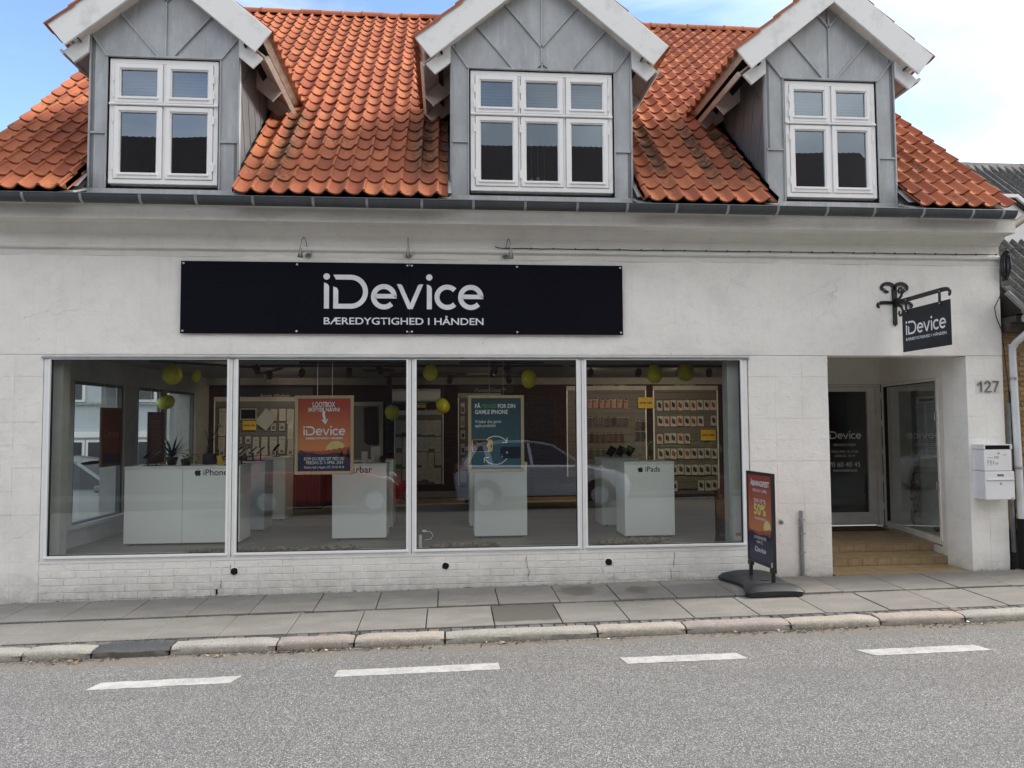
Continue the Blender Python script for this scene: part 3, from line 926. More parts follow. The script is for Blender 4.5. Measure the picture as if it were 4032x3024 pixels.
for d in DORM:                                               # tiles cut to fit along the cheeks
    for s in (-1, 1):
        xb = d['c'] + s * (d['h'] + .04)
        i = int(math.floor((xb - RX0) / TW)) if s > 0 else int(math.floor((xb - RX0) / TW))
        u0 = xb - (RX0 + i * TW)
        for k in range(NR):
            xm = RX0 + (i + .5) * TW; zm = RZ + (k * GA + .16) * SP
            if zm >= 6.05 or not under_dormer(xm, zm): continue
            tm = tile_mesh()
            if s > 0: tm.v = [(max(x, u0), y, z) for x, y, z in tm.v]
            else: tm.v = [(min(x, u0), y, z) for x, y, z in tm.v]
            link("tile", tm.mesh("tile", M_TILE, smooth=True), roof_root, loc=Vector((RX0 + i * TW, k * GA * CP - .024 * SP, k * GA * SP + .024 * CP)), rot=(T_TILT, 0, 0))
o = part(rest, "upper_tiles", M_TILE, roof_root, smooth=True); o["kind"] = "stuff"
# dark underlay deck below the tiles, added to block light
mb = MB()
def deck(x0, x1, s0, s1):
    o_ = -.055
    a = (RY + s0 * CP - o_ * SP, RZ + s0 * SP + o_ * CP); b = (RY + s1 * CP - o_ * SP, RZ + s1 * SP + o_ * CP)
    mb.add([(x0, *a), (x1, *a), (x1, *b), (x0, *b), (x0, a[0] + .02, a[1] - .03), (x1, a[0] + .02, a[1] - .03), (x1, b[0] + .02, b[1] - .03), (x0, b[0] + .02, b[1] - .03)], [(0, 1, 2, 3), (7, 6, 5, 4), (0, 4, 5, 1), (1, 5, 6, 2), (2, 6, 7, 3), (3, 7, 4, 0)])
cuts = [RX0 + .03]
for d in DORM: cuts += [d['c'] - d['h'] - .012, d['c'] + d['h'] + .012]
cuts.append(RX1 - .03)
for q in range(0, 8, 2): deck(cuts[q], cuts[q + 1], .06, 7.70)
for d in DORM: deck(d['c'] - d['h'] - .011, d['c'] + d['h'] + .011, 3.1, 7.70)
part(mb, "roof_deck", mat("roof_underlay", (.03, .022, .018), .9), roof_root)
# rear slope, closes the house
mb = MB(); top = (RY + 7.7 * CP, RZ + 7.7 * SP)
mb.add([(RX0, top[0], top[1] - .03), (RX1, top[0], top[1] - .03), (RX1, top[0] + 5.7, RZ), (RX0, top[0] + 5.7, RZ)], [(0, 1, 2, 3)])
part(mb, "rear_slope", M_TILE, roof_root)
# ridge: half-round caps lapped one over the next
mbp = MB(); a = [(.105 * math.cos(rad(t)), .105 * math.sin(rad(t))) for t in range(-15, 196, 21)]
b = [(.088 * math.cos(rad(t)), .088 * math.sin(rad(t))) for t in range(195, -16, -21)]
L = .40
n = len(a)
vs = [(0, y, z) for y, z in a] + [(.03, y, z) for y, z in a] + [(.035, y * .93, z * .93) for y, z in a] + [(L, y * .90, z * .90) for y, z in a] + [(0, y, z) for y, z in reversed(b)]
mbp.add(vs, [(j * n + i, j * n + i + 1, (j + 1) * n + i + 1, (j + 1) * n + i) for j in range(3) for i in range(n - 1)] + [(4 * n + i, 4 * n + i + 1, i + 1, i) for i in range(n - 1)])
RIDGE_ME = mbp.mesh("ridge_tile", M_TILE, smooth=True)
x = RX0
while x < RX1 - .2:
    link("ridge_tile", RIDGE_ME, roof_root, loc=(x, top[0] - RY, top[1] - RZ + .005 + random.uniform(-.006, .006)), rot=(random.uniform(-.03, .03), random.uniform(-.012, .012), random.uniform(-.012, .012)))
    x += .365
# verge boards at both gables
for vx in (RX0 + .02, RX1 - .06):
    mb = MB()
    a0 = (RY + .05, RZ - .09); a1 = (top[0], top[1] - .12)
    mb.prism([(a0[0], a0[1]), (a1[0], a1[1]), (a1[0], a1[1] + .07), (a0[0], a0[1] + .05)], vx, vx + .03, 'x')
    part(mb, "verge_board", mat("verge_wood", (.25, .22, .19), .8), roof_root)

# ------------------------------------------------------------------ dormers
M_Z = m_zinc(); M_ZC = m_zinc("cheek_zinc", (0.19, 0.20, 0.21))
M_BARGE = mat("barge_paint", (0.83, 0.84, 0.83), 0.6, (0.58, 0.59, 0.57), 3.2, 0.25, 30, thr=(.25, .48))
M_SOFF = mat("soffit_paint", (0.78, 0.73, 0.67), 0.75, (0.58, 0.52, 0.47), 4.5, 0.2, 30, thr=(.30, .58))
M_BAT = mat("batten_wood", (0.80, 0.74, 0.67), 0.7, (0.62, 0.55, 0.48), 8)
G_UP = glass("wavy_upper_glass", (0.62, 0.68, 0.74), 2.2, 0.08)
M_BLIND = mat("blind_grey", (0.13, 0.14, 0.16), 0.6)
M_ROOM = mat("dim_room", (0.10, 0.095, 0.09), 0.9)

def casement(root, x0, x1, z0, z1, cols, Y):
    fw = .052; zs = z1 - .367 * (z1 - z0)
    mb = MB()
    mb.box(x0, x0 + fw, Y, Y + .10, z0, z1); mb.box(x1 - fw, x1, Y, Y + .10, z0, z1)
    mb.box(x0 + fw, x1 - fw, Y, Y + .10, z1 - fw, z1); mb.box(x0 + fw, x1 - fw, Y, Y + .10, z0, z0 + fw)
    fr = part(mb, "window_frame", M_FRAME, root, bevel=.004)
    gap = .026
    inner0, inner1 = x0 + fw, x1 - fw
    w = (inner1 - inner0 - gap * (cols - 1)) / cols
    for c in range(cols):
        a = inner0 + c * (w + gap); b = a + w
        if c < cols - 1:
            part(MB().box(b, b + gap, Y + .008, Y + .09, z0 + fw + .001, z1 - fw - .001), "mullion", M_FRAME, root, bevel=.003)
        for (q0, q1, up) in ((z0 + fw, zs - .018, False), (zs + .018, z1 - fw, True)):
            g = .005; s = .050; yf = Y - .012
            A, B, C, D = a + g, b - g, q0 + g, q1 - g
            mb = MB()
            mb.box(A, A + s, yf, yf + .05, C, D); mb.box(B - s, B, yf, yf + .05, C, D)
            mb.box(A + s, B - s, yf, yf + .05, D - s, D); mb.box(A + s, B - s, yf, yf + .05, C, C + s)
            part(mb, "sash", M_FRAME, root, bevel=.003)
            mb = MB(); i0 = .012                                   # glazing bead and drip rail
            mb.box(A + s, A + s + i0, yf + .012, yf + .04, C + s, D - s); mb.box(B - s - i0, B - s, yf + .012, yf + .04, C + s, D - s)
            mb.box(A + s + i0, B - s - i0, yf + .012, yf + .04, D - s - i0, D - s); mb.box(A + s - .012, B - s + .012, yf - .016, yf + .04, C + s - .012, C + s + .012)
            part(mb, "glazing_bead", M_FRAME, root, bevel=.002)
            mb = MB(); yg = yf + .034
            mb.add([(A + s, yg, C + s), (B - s, yg, C + s), (B - s, yg, D - s), (A + s, yg, D - s)], [(0, 1, 2, 3)])
            part(mb, "pane", G_UP, root)
            hx = A - .008 if (c == 0 or (cols == 3 and c == 1)) else (B + .008 if c == cols - 1 else None)
            if hx is not None:
                for hz in ((D - .16, C + .10) if up else (D - .14, C + .14)):
                    part(MB().tube([(hx, yf - .004, hz - .045), (hx, yf - .004, hz + .045)], .009, 8), "hinge", M_FRAME, root, smooth=True)
            if up:
                mb = MB(); k = 0; hh = D - C - 2 * s
                nsl = 9
                for k in range(nsl):
                    zz = C + s + hh * (k + .3) / nsl
                    mb.box(A + s - .01, B - s + .01, Y + .105, Y + .112, zz, zz + hh / nsl * .72)
                part(mb, "blind", M_BLIND, root)
    part(MB().box(x0 + .002, x1 - .002, Y - .026, Y + .02, zs - .010, zs + .012), "transom", M_FRAME, root, bevel=.004)

def rib(root, p, q, y=DY - .020, w=.014, mt=None):
    """standing seam between two points of the front"""
    a, b = Vector((p[0], 0, p[1])), Vector((q[0], 0, q[1])); d = (b - a).normalized(); nn = Vector((-d.z, 0, d.x)) * w
    mb = MB()
    vs = []
    for yy, k in ((DY - .001, 1.0), (y, .7)):
        vs += [(*((a + nn * k).to_tuple()[0:1]), yy, (a + nn * k).z), ((a - nn * k).x, yy, (a - nn * k).z), ((b - nn * k).x, yy, (b - nn * k).z), ((b + nn * k).x, yy, (b + nn * k).z)]
    mb.add(vs, [(0, 1, 2, 3), (4, 7, 6, 5), (0, 4, 5, 1), (1, 5, 6, 2), (2, 6, 7, 3), (3, 7, 4, 0)])
    part(mb, "seam", mt or M_Z, root)

for di, d in enumerate(DORM):
    c, h, e, apex = d['c'], d['h'], d['e'], d['apex']
    wx0, wx1 = d['w']; wz0, wz1 = 4.508, 5.918
    tn = math.tan(DP)
    root = bpy.data.objects.new("dormer", None); COL.objects.link(root); root.parent = shop; root.location = (c, DY, 4.40)
    zl = apex - .10
    # front cladding: strips beside the window, chevron panels above, apron below
    yb = DY + .02
    def panel(poly, g=.0016):
        cx = sum(p[0] for p in poly) / len(poly); cz = sum(p[1] for p in poly) / len(poly)
        poly = [(x + (cx - x) * g / max(.05, abs(cx - x) + .05), z + (cz - z) * g / max(.05, abs(cz - z) + .05)) for x, z in poly]
        mb = MB().prism(poly, DY + random.uniform(-.0015, .0015), yb, 'y')
        part(mb, "zinc_panel", M_Z, root)
    zj0, zj1 = 5.07, 4.995
    px0, px1 = wx0 - .028, wx1 + .028
    zt = wz1 + .022; zsl = zt + .26 if d['n'] == 2 else zt + .27
    panel([(c - h, 4.445), (px0, 4.445), (px0, zj0), (c - h, zj0)]); panel([(c - h, zj0), (px0, zj0), (px0, zt), (c - h, zsl)])
    panel([(px1, 4.445), (c + h, 4.445), (c + h, zj1), (px1, zj1)]); panel([(px1, zj1), (c + h, zj1), (c + h, zsl), (px1, zt)])
    rib(root, (c - h + .004, zj0), (px0, zj0)); rib(root, (px1, zj1), (c + h - .004, zj1))
    rib(root, (px0 + .004, 4.45), (px0 + .004, zt), w=.009); rib(root, (px1 - .004, 4.45), (px1 - .004, zt), w=.009); rib(root, (px0, zt), (px1, zt), w=.012, y=DY - .03)
    rib(root, (c - h + .006, 4.45), (c - h + .006, zl - h * tn), w=.007); rib(root, (c + h - .006, 4.45), (c + h - .006, zl - h * tn), w=.007)
    half = [[(c, zt), (px1, zt), (c + h, zsl), (c + h, zl - h * tn), (c, zl)], [(px0, zt), (c, zt), (c, zl), (c - h, zl - h * tn), (c - h, zsl)]]
    slope = 1.17
    starts = (.05, .55) if d['n'] == 2 else (.36, -.10)
    for side, poly in zip((1, -1), half):
        lines = []
        if d['n'] == 2: lines = [((c + side * .07, zt), side), ((c, zt + .64), side)]
        else: lines = [((c + side * .33, zt), side), ((c, zt + .27), side)]
        rest_ = poly
        nl = math.hypot(1, slope)
        for (p, s_) in lines:
            nr = (s_ * slope / nl, -1 / nl)
            a_ = clip(rest_, p, nr); b_ = clip(rest_, p, (-nr[0], -nr[1]))
            if len(a_) > 2: panel(a_)
            rest_ = b_ if len(b_) > 2 else rest_
            # seam along the clip line
            xe = c + side * h; tmax = 5
            for t_ in [q * .01 for q in range(1, 260)]:
                X = p[0] + side * t_ / nl; Z = p[1] + slope * t_ / nl
                if abs(X - c) > h - .01 or Z > zl - abs(X - c) * tn - .01: tmax = t_; break
            if tmax < 5: rib(root, p, (p[0] + side * tmax / nl, p[1] + slope * tmax / nl))
        panel(rest_)
        rib(root, (px1 if side > 0 else px0, zt), (c + side * (h - .004), zsl))
    rib(root, (c, zt), (c, zl), w=.013)
    if d['n'] == 3:
        rib(root, (c - .09, zt), (c, zt + .08), w=.008); rib(root, (c, zt + .08), (c + .10, zt), w=.008)
    # reveal strips and apron above the gutter
    part(MB().box(c - h, c + h, DY - .03, yb, 4.345, 4.443), "apron", M_Z, root, bevel=.003)
    for ax in (c - .1, c + .35): part(MB().box(ax - .006, ax + .006, DY - .034, DY - .03, 4.35, 4.44), "apron_seam", M_Z, root)
    # apron flashing wings lying at the foot of the cheeks
    for s in (-1, 1):
        mb = MB(); xo = c + s * h; xi = c + s * (h + .15)
        mb.add([(xo, DY - .02, 4.44), (xo, -.47, 4.32), (xi, -.47, 4.31), (xo + s * .12, DY + .25, 4.60), (xo, DY - .02, 4.42), (xo, -.47, 4.30), (xi, -.47, 4.29), (xo + s * .12, DY + .25, 4.58)],
               [(0, 1, 2, 3), (7, 6, 5, 4), (0, 4, 5, 1), (1, 5, 6, 2), (2, 6, 7, 3), (3, 7, 4, 0)])
        part(mb, "flashing_wing", M_Z, root)
        # cheek flashing strip on the roof plane
        mb = MB(); x0_, x1_ = xo, xo + s * .12
        def rp(sv, off): return (RY + sv * CP - off * SP, RZ + sv * SP + off * CP)
        a0, a1 = rp(.15, -.020), rp(2.9, -.020)
        mb.add([(x0_, *a0), (x1_, *a0), (x1_, *a1), (x0_, *a1)], [(0, 1, 2, 3)])
        part(mb, "cheek_flashing", M_Z, root)
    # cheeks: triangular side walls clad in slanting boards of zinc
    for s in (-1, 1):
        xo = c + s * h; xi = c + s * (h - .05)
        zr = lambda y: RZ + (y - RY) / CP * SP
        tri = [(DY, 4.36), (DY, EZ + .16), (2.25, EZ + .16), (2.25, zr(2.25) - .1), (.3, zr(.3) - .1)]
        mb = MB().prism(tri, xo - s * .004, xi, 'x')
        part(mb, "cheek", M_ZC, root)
        ss = (DY, EZ + .16)
        yl = DY
        lines = [(DY + .0, 5.70, .33)]
        # slanting seams dividing the cheek into sheets
        x_s = xo
        for q in range(7):
            y0_, z0_ = DY + .02 + q * .30, EZ + .05
            y1_, z1_ = y0_ + .30 - 0.0, None
            # go down and away from the front until the roof is met
            t_ = 0
            yy, zz = y0_ - .42, z0_
            pts = []
            for k in range(60):
                yk = yy + .012 * k; zk = zz - .042 * k
                if zk < zr(yk) - .02: break
                if yk >= DY + .01: pts.append((yk, zk))
            if len(pts) > 3:
                mb = MB().tube([(x_s + s * .002, pts[0][0], pts[0][1]), (x_s + s * .002, pts[-1][0], pts[-1][1])], .004, 6)
                part(mb, "cheek_seam", M_ZC, root)
        mb = MB().tube([(x_s + s * .002, DY + .01, 5.62), (x_s + s * .002, DY + .45, 6.05)], .006, 6); part(mb, "cheek_seam", M_ZC, root)
        part(MB().box(min(xo, xo + s * .012), max(xo, xo + s * .012), DY - .010, DY + .045, 4.40, EZ + .14), "corner_trim", M_Z, root, bevel=.004)
    # gable roof: two slabs with a tile course at the edges
    yf, yback = -.318, 3.9
    for s in (-1, 1):
        ux, uz = s * math.cos(DP), -math.sin(DP)             # down the slope
        nx_, nz_ = s * math.sin(DP), math.cos(DP)            # out of the slope
        Lsl = (e + .0) / math.cos(DP)
        def P(t_, off, y): return (c + ux * t_ + nx_ * off, y, apex + uz * t_ + nz_ * off)
        mb = MB()                                            # boarding
        A = [P(0.0, -.045, yf + .06), P(Lsl - .03, -.045, yf + .06), P(Lsl - .03, -.045, 1.75), P(0.0, -.045, yback)]
        B = [P(0.0, -.085, yf + .06), P(Lsl - .03, -.085, yf + .06), P(Lsl - .03, -.085, 1.75), P(0.0, -.085, yback)]
        mb.add(A + B, [(0, 1, 2, 3), (7, 6, 5, 4), (0, 4, 5, 1), (1, 5, 6, 2), (2, 6, 7, 3), (3, 7, 4, 0)])
        part(mb, "roof_board", M_SOFF, root)
        # barge board
        mb = MB(); q = [P(-.02, -.02, 0), P(Lsl, -.02, 0), P(Lsl, -.315, 0), P(0.0, -.315, 0)]
        q = [(p[0], p[2]) for p in q]; q[0] = (c, apex - .02 / math.cos(DP)); q[3] = (c, apex - .315 / math.cos(DP))
        mb.prism(q, yf, yf + .030, 'y')
        part(mb, "barge_board", M_BARGE, root, bevel=.004)
        # soffit board behind the barge: underside of the verge
        mb = MB(); q = [P(0, -.250, 0), P(Lsl - .10, -.250, 0), P(Lsl - .10, -.292, 0), P(0, -.292, 0)]
        q = [(p[0], p[2]) for p in q]; q[0] = (c, apex - .250 / math.cos(DP)); q[3] = (c, apex - .292 / math.cos(DP))
        mb.prism(q, yf + .0305, DY + .015, 'y'); part(mb, "verge_soffit", M_SOFF, root)
        # rafter feet: plates between wall and eaves, three of them going back
        tw = h / math.cos(DP)
        for ry in (DY - .05, .62, 1.22):
            t0, t1 = tw - .06, Lsl - .10
            q = [P(t0 - .25, -.262, 0), P(Lsl + .10, -.262, 0), P(Lsl + .09, -.45, 0), P(t0 - .22, -.45, 0)]
            if ry < 0: ti = lambda o: (h + .006 + o * math.sin(DP)) / math.cos(DP); q = [P(ti(.2925), -.2925, 0), P(Lsl + .06, -.2925, 0), P(Lsl + .05, -.450, 0), P(ti(.450), -.450, 0)]
            q = [(p[0], p[2]) for p in q]
            mb = MB().prism(q, ry, ry + .035, 'y'); part(mb, "rafter_foot", M_BARGE if ry < 0 else M_SOFF, root, bevel=.003)
        # soffit boards closing the eaves from wall to tip
        for k, (t0, t1) in enumerate(((tw - .22, tw + .02), (tw + .023, tw + .19), (tw + .193, Lsl + .060))):
            mb = MB()
            q = [P(t0, -.238 - .004 * (k % 2), 0), P(t1, -.238 - .004 * (k % 2), 0), P(t1, -.256 - .004 * (k % 2), 0), P(t0, -.256 - .004 * (k % 2), 0)]
            mb.prism([(p[0], p[2]) for p in q], DY + .02, 1.62, 'y'); part(mb, "soffit_board", M_SOFF, root)
        # eaves: two battens with a dark gap between
        q = [P(Lsl - .06, -.05, 0), P(Lsl - .03, -.05, 0), P(Lsl - .03, -.150, 0), P(Lsl - .06, -.150, 0)]
        mb = MB().prism([(p[0], p[2]) for p in q], yf + .032, 1.70, 'y'); part(mb, "eaves_batten", M_BAT, root)
        q = [P(Lsl + .062, -.225, 0), P(Lsl + .092, -.225, 0), P(Lsl + .092, -.285, 0), P(Lsl + .062, -.285, 0)]
        mb = MB().prism([(p[0], p[2]) for p in q], DY - .012, 1.66, 'y'); part(mb, "eaves_batten", M_BAT, root)
        q = [P(Lsl - .16, -.088, 0), P(Lsl - .15, -.088, 0), P(Lsl - .15, -.33, 0), P(Lsl - .16, -.33, 0)]
        mb = MB().prism([(p[0], p[2]) for p in q], yf + .045, 1.64, 'y'); part(mb, "eaves_gap_shade", M_BLACK, root)  # black strip painted for the shade in the gap between the battens
        # pantiles: eaves course and verge course one by one
        #   local x runs along the eaves, local y up the slope
        yaxis = Vector((-ux, 0, -uz)); zaxis = Vector((nx_, 0, nz_)); xaxis = yaxis.cross(zaxis)
        R3 = Matrix((xaxis, yaxis, zaxis)).transposed().to_4x4()
        tilt = Matrix.Rotation(-.05, 4, 'X')
        off = Vector((c, DY, 4.40))
        def place(t_, yv):
            base = Vector(P(t_, -.046, yv))
            if xaxis.y < 0: base.y += TW
            link("tile", TILE_ME, root, M=Matrix.Translation(base - off) @ R3 @ tilt)
        nY = 11
        for q in range(nY): place(Lsl + .030, yf + .004 + q * TW)
        t_ = Lsl + .030 - GA
        while t_ > .15:
            for q in range(2): place(t_, yf + .004 + q * TW)
            t_ -= GA
        mb = MB()                                            # the courses between, out of sight behind the verge
        A = [P(0.0, .0, yf + .36), P(Lsl - .2, .0, yf + .36), P(Lsl - .2, .0, 1.75), P(0.0, .0, yback)]
        mb.add(A, [(0, 1, 2, 3)]); part(mb, "roof_slope", M_TILE, root)
        # valley gutter end of zinc at the foot of the valley
        mb = MB(); vx = c + s * (e - .02)
        mb.add([(vx - s * .10, 1.42, 5.98), (vx + s * .10, 1.42, 6.01), (vx + s * .12, 1.75, 6.30), (vx - s * .12, 1.75, 6.28), (vx, 1.40, 5.95)], [(0, 4, 2, 3), (4, 1, 2)])
        part(mb, "valley_lead", M_ZC, root)
    x_ = yf - .03
    for q in range(10):
        link("ridge_tile", RIDGE_ME, root, loc=(0, x_ - DY + .40, apex - 4.40 + .03), rot=(0, 0, -math.pi / 2)); x_ += .36
    # window and the dim room behind it
    casement(root, wx0, wx1, wz0, wz1, d['n'], DY + .005)
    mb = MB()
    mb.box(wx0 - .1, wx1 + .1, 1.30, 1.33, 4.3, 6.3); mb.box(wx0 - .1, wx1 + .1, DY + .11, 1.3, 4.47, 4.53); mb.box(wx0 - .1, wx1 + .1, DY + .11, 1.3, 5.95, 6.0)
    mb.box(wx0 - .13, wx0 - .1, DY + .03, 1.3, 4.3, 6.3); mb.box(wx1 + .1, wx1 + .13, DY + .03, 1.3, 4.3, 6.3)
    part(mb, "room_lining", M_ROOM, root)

# ------------------------------------------------------------------ shop window of four panes
G_SHOP = glass("shop_glass", (0.87, 0.91, 0.89), 2.8, 0.015)
panes = [(-4.352, -2.461), (-2.342, -.473), (-.358, 1.488), (1.604, 3.455)]
bounds = [WX0, -2.401, -.415, 1.546, WX1]
GZ0, GZ1 = .425, 2.572
for k, (a, b) in enumerate(panes):
    f = bpy.data.objects.new("shop_window", None); COL.objects.link(f); f.parent = shop; f.location = ((a + b) / 2, 0, WZ0)
    x0, x1 = bounds[k] + (.0 if k else .004), bounds[k + 1] - .004
    if k: x0 += .004
    yf = -.002
    mb = MB()
    mb.box(x0, a - .022, yf, .09, WZ0, WZ1 - .018); mb.box(b + .022, x1, yf, .09, WZ0, WZ1 - .018)
    mb.box(a - .022, b + .022, yf, .09, GZ1 + .012, WZ1 - .018); mb.box(a - .022, b + .022, yf, .09, WZ0, GZ0 - .028)
    part(mb, "frame", M_FRAME2, f, bevel=.004)
    mb = MB(); y2 = -.016
    mb.box(a - .021, a, y2, .05, GZ0, GZ1); mb.box(b, b + .021, y2, .05, GZ0, GZ1)
    mb.box(a - .021, b + .021, y2, .05, GZ1, GZ1 + .011); mb.box(a - .026, b + .026, y2 - .008, .05, GZ0 - .027, GZ0)
    part(mb, "glazing_bead", M_FRAME, f, bevel=.003)
    mb = MB(); mb.box(a - .001, a + .006, .012, .048, GZ0, GZ1); mb.box(b - .006, b + .001, .012, .048, GZ0, GZ1); mb.box(a, b, .012, .048, GZ1 - .006, GZ1); mb.box(a, b, .012, .048, GZ0, GZ0 + .004)
    part(mb, "gasket", mat("rubber", (.012, .012, .013), .7), f)
    mb = MB(); mb.add([(a, .03, GZ0), (b, .03, GZ0), (b, .03, GZ1), (a, .03, GZ1)], [(0, 1, 2, 3)])
    part(mb, "pane", G_SHOP, f)
mb = MB().box(WX0 - .02, WX1 + .015, -.028, .03, WZ1 - .016, WZ1 + .004)
mb.build("drip_flashing", M_GALV, shop, bevel=.003)
for xb in bounds[1:-1]:
    MB().box(xb - .003, xb + .003, .01, .08, WZ0 + .001, WZ1 - .02).build("frame_joint", M_DARKMETAL, shop)
# alarm sticker inside the last pane
MB().box(3.375, 3.435, .0305, .0315, .452, .50).build("sticker", mat("sticker_grey", (.35, .35, .35), .4), shop)
MB().box(3.375, 3.435, .0300, .0304, .50, .53).build("sticker", mat("sticker_red", (.35, .02, .03), .4), shop)
text("alarm", mat("print_white", (.78, .78, .78), .5), shop, (3.381, .0294, .508), width=.048)

# ------------------------------------------------------------------ sign board
M_SIGN = mat("sign_navy", (.0035, .004, .0085), .62, (.0045, .005, .010), 2, spec=.10)
M_LET = mat("letter_white", (.80, .80, .86), .4)
W = mat("print_white", (.78, .78, .78), .5)
SY = -.040
sign = thing("shop_sign", "long black sign board with white shop name and slogan above the big window", "sign", (-.45, 0, 2.85))
part(MB().box(-2.972, -.4385, SY, SY + .004, 2.862, 3.678), "panel", M_SIGN, sign)
part(MB().box(-.4350, 2.040, SY, SY + .004, 2.862, 3.678), "panel", M_SIGN, sign)
part(MB().box(-2.95, 2.02, SY + .005, -.004, 2.90, 2.95).box(-2.95, 2.02, SY + .005, -.004, 3.6, 3.65), "batten", M_DARKMETAL, sign)
for sx_ in (-2.945, -1.70, -.462, -.410, .80, 2.015):
    for sz in (2.89, 3.652):
        part(MB().lathe([(.012, 0), (.012, .003), (.007, .007), (0.001, .008)], 10, Matrix.Translation((sx_, SY, sz)) @ Matrix.Rotation(rad(90), 4, 'X')), "screw", M_STEEL, sign, smooth=True)
lm = logo_mesh(1.81)
put_flat(lm, M_LET, sign, (-1.407, SY - .0025, 3.150))
text("BÆREDYGTIGHED I HÅNDEN", M_LET, sign, (-1.398, SY - .0025, 2.972), width=1.806, height=.083 * 1.24, bold=.012)

# three small lamps over the sign
M_LAMPS = mat("lamp_steel", (.30, .30, .30), .32, (.22, .22, .22), 30, metal=.85)
def sign_lamp(x, z, dx, label):
    t = thing("wall_lamp", label, "lamp", (x, 0, z), "steel lamps over the shop sign")
    part(MB().lathe([(.040, 0), (.044, .006), (.044, .020), (.036, .026)], 20, Matrix.Translation((x, -.012, z)) @ Matrix.Rotation(rad(90), 4, 'X')), "back_plate", M_LAMPS, t, smooth=True)
    pts = []
    for k in range(15):
        f = k / 14; a = math.pi * f
        pts.append((x + dx * f, -.04 - .10 * (1 - math.cos(a)) / 2 * 1.3, z + .005 + .155 * math.sin(a) ** .8 + f * .02))
    part(MB().tube(pts, .0055, 8), "arm", M_LAMPS, t, smooth=True)
    e = pts[-1]
    d = Vector((dx * .30, .02, -1)).normalized(); M4 = Matrix.Translation(Vector(e) + d * -.012) @ d.to_track_quat('Z', 'Y').to_matrix().to_4x4()
    part(MB().lathe([(.010, 0), (.012, .012), (.031, .100), (.034, .104), (.030, .103)], 20, M4), "shade", M_LAMPS, t, smooth=True)
sign_lamp(-1.585, 3.775, -.055, "small steel swan-neck lamp over the blank part of the sign before the name")
sign_lamp(-.452, 3.787, .004, "small steel swan-neck lamp over the joint in the middle of the sign")
sign_lamp(.668, 3.790, .050, "small steel swan-neck lamp over the sign where the dark cable begins")

# thin black cable clipped along the cornice, running to the coil
M_CABLE = mat("black_cable", (.012, .012, .016), .5)
pts = [(.545, -.058, 3.885), (.57, -.062, 3.868), (.62, -.062, 3.862)] + [(.62 + (6.735 - .62) * k / 40, -.062, 3.862 + random.uniform(-.003, .003)) for k in range(1, 41)]
t = thing("wall_cable", "thin black cable clipped along the moulding from the third lamp to the house end", "cable", (.55, -.06, 3.86))
part(MB().tube(pts, .006, 6), "cable", M_CABLE, t, smooth=True)
for k in range(24): part(MB().box(.70 + k * .26, .712 + k * .26, -.070, -.050, 3.856, 3.874), "clip", M_CABLE, t)
t = thing("wall_cable", "black cable drooping down the house end beside the brick wall", "cable", (6.76, -.02, 2.2))
pts = [(6.765, -.03, 3.86), (6.755, -.035, 3.55), (6.74, -.03, 3.36), (6.66, -.035, 3.22), (6.68, -.03, 3.10), (6.74, -.03, 2.95), (6.765, -.03, 2.70), (6.775, -.03, 2.55), (6.80, -.03, 2.30), (6.805, -.03, 2.05)]
part(MB().tube(pts, .006, 6), "cable", M_CABLE, t, smooth=True)
t = thing("cable_coil", "hank of spare black cable hung at the house end below the gutter", "cable coil", (6.80, -.08, 3.75))
for k in range(18):
    mb = MB(); cx, cz = 6.80 + random.uniform(-.02, .02), 3.74 + random.uniform(-.02, .02); a_ = random.uniform(.012, .065); b_ = .17 + random.uniform(-.05, .03); yy = -.07 + random.uniform(-.03, .02)
    part(mb.tube([(cx + a_ * math.cos(q * .3307) + .02 * math.sin(q * .33), yy + .01 * math.sin(q), cz + b_ * math.sin(q * .3307)) for q in range(20)], .006, 5), "loop", M_CABLE, t, smooth=True)

# house number, three tube digits with rust bleeding on the paint round them
t = thing("house_number", "rusty tube numerals 127 fixed to the pier beside the doorway", "house number", (6.55, 0, 2.2))
M_NUM = mat("tarnished_tube", (.15, .13, .125), .45, (.26, .24, .23), 40, metal=.5)
part(MB().tube([(6.418, -.018, 2.270), (6.455, -.018, 2.312), (6.462, -.018, 2.314), (6.462, -.018, 2.186)], .0085, 8), "numeral", M_NUM, t, smooth=True)
part(MB().tube([(6.512, -.018, 2.280), (6.520, -.018, 2.305), (6.540, -.018, 2.318), (6.562, -.018, 2.314), (6.578, -.018, 2.296), (6.576, -.018, 2.272), (6.560, -.018, 2.246), (6.506, -.018, 2.192), (6.588, -.018, 2.192)], .0085, 8), "numeral", M_NUM, t, smooth=True)
part(MB().tube([(6.612, -.018, 2.314), (6.688, -.018, 2.314), (6.655, -.018, 2.25), (6.635, -.018, 2.188)], .0085, 8), "numeral", M_NUM, t, smooth=True)
M_PATCH = m_plaster("patch_plaster", (.74, .725, .70))
part(MB().box(6.395, 6.70, -.007, .0, 2.168, 2.335), "paint_patch", M_PATCH, t)

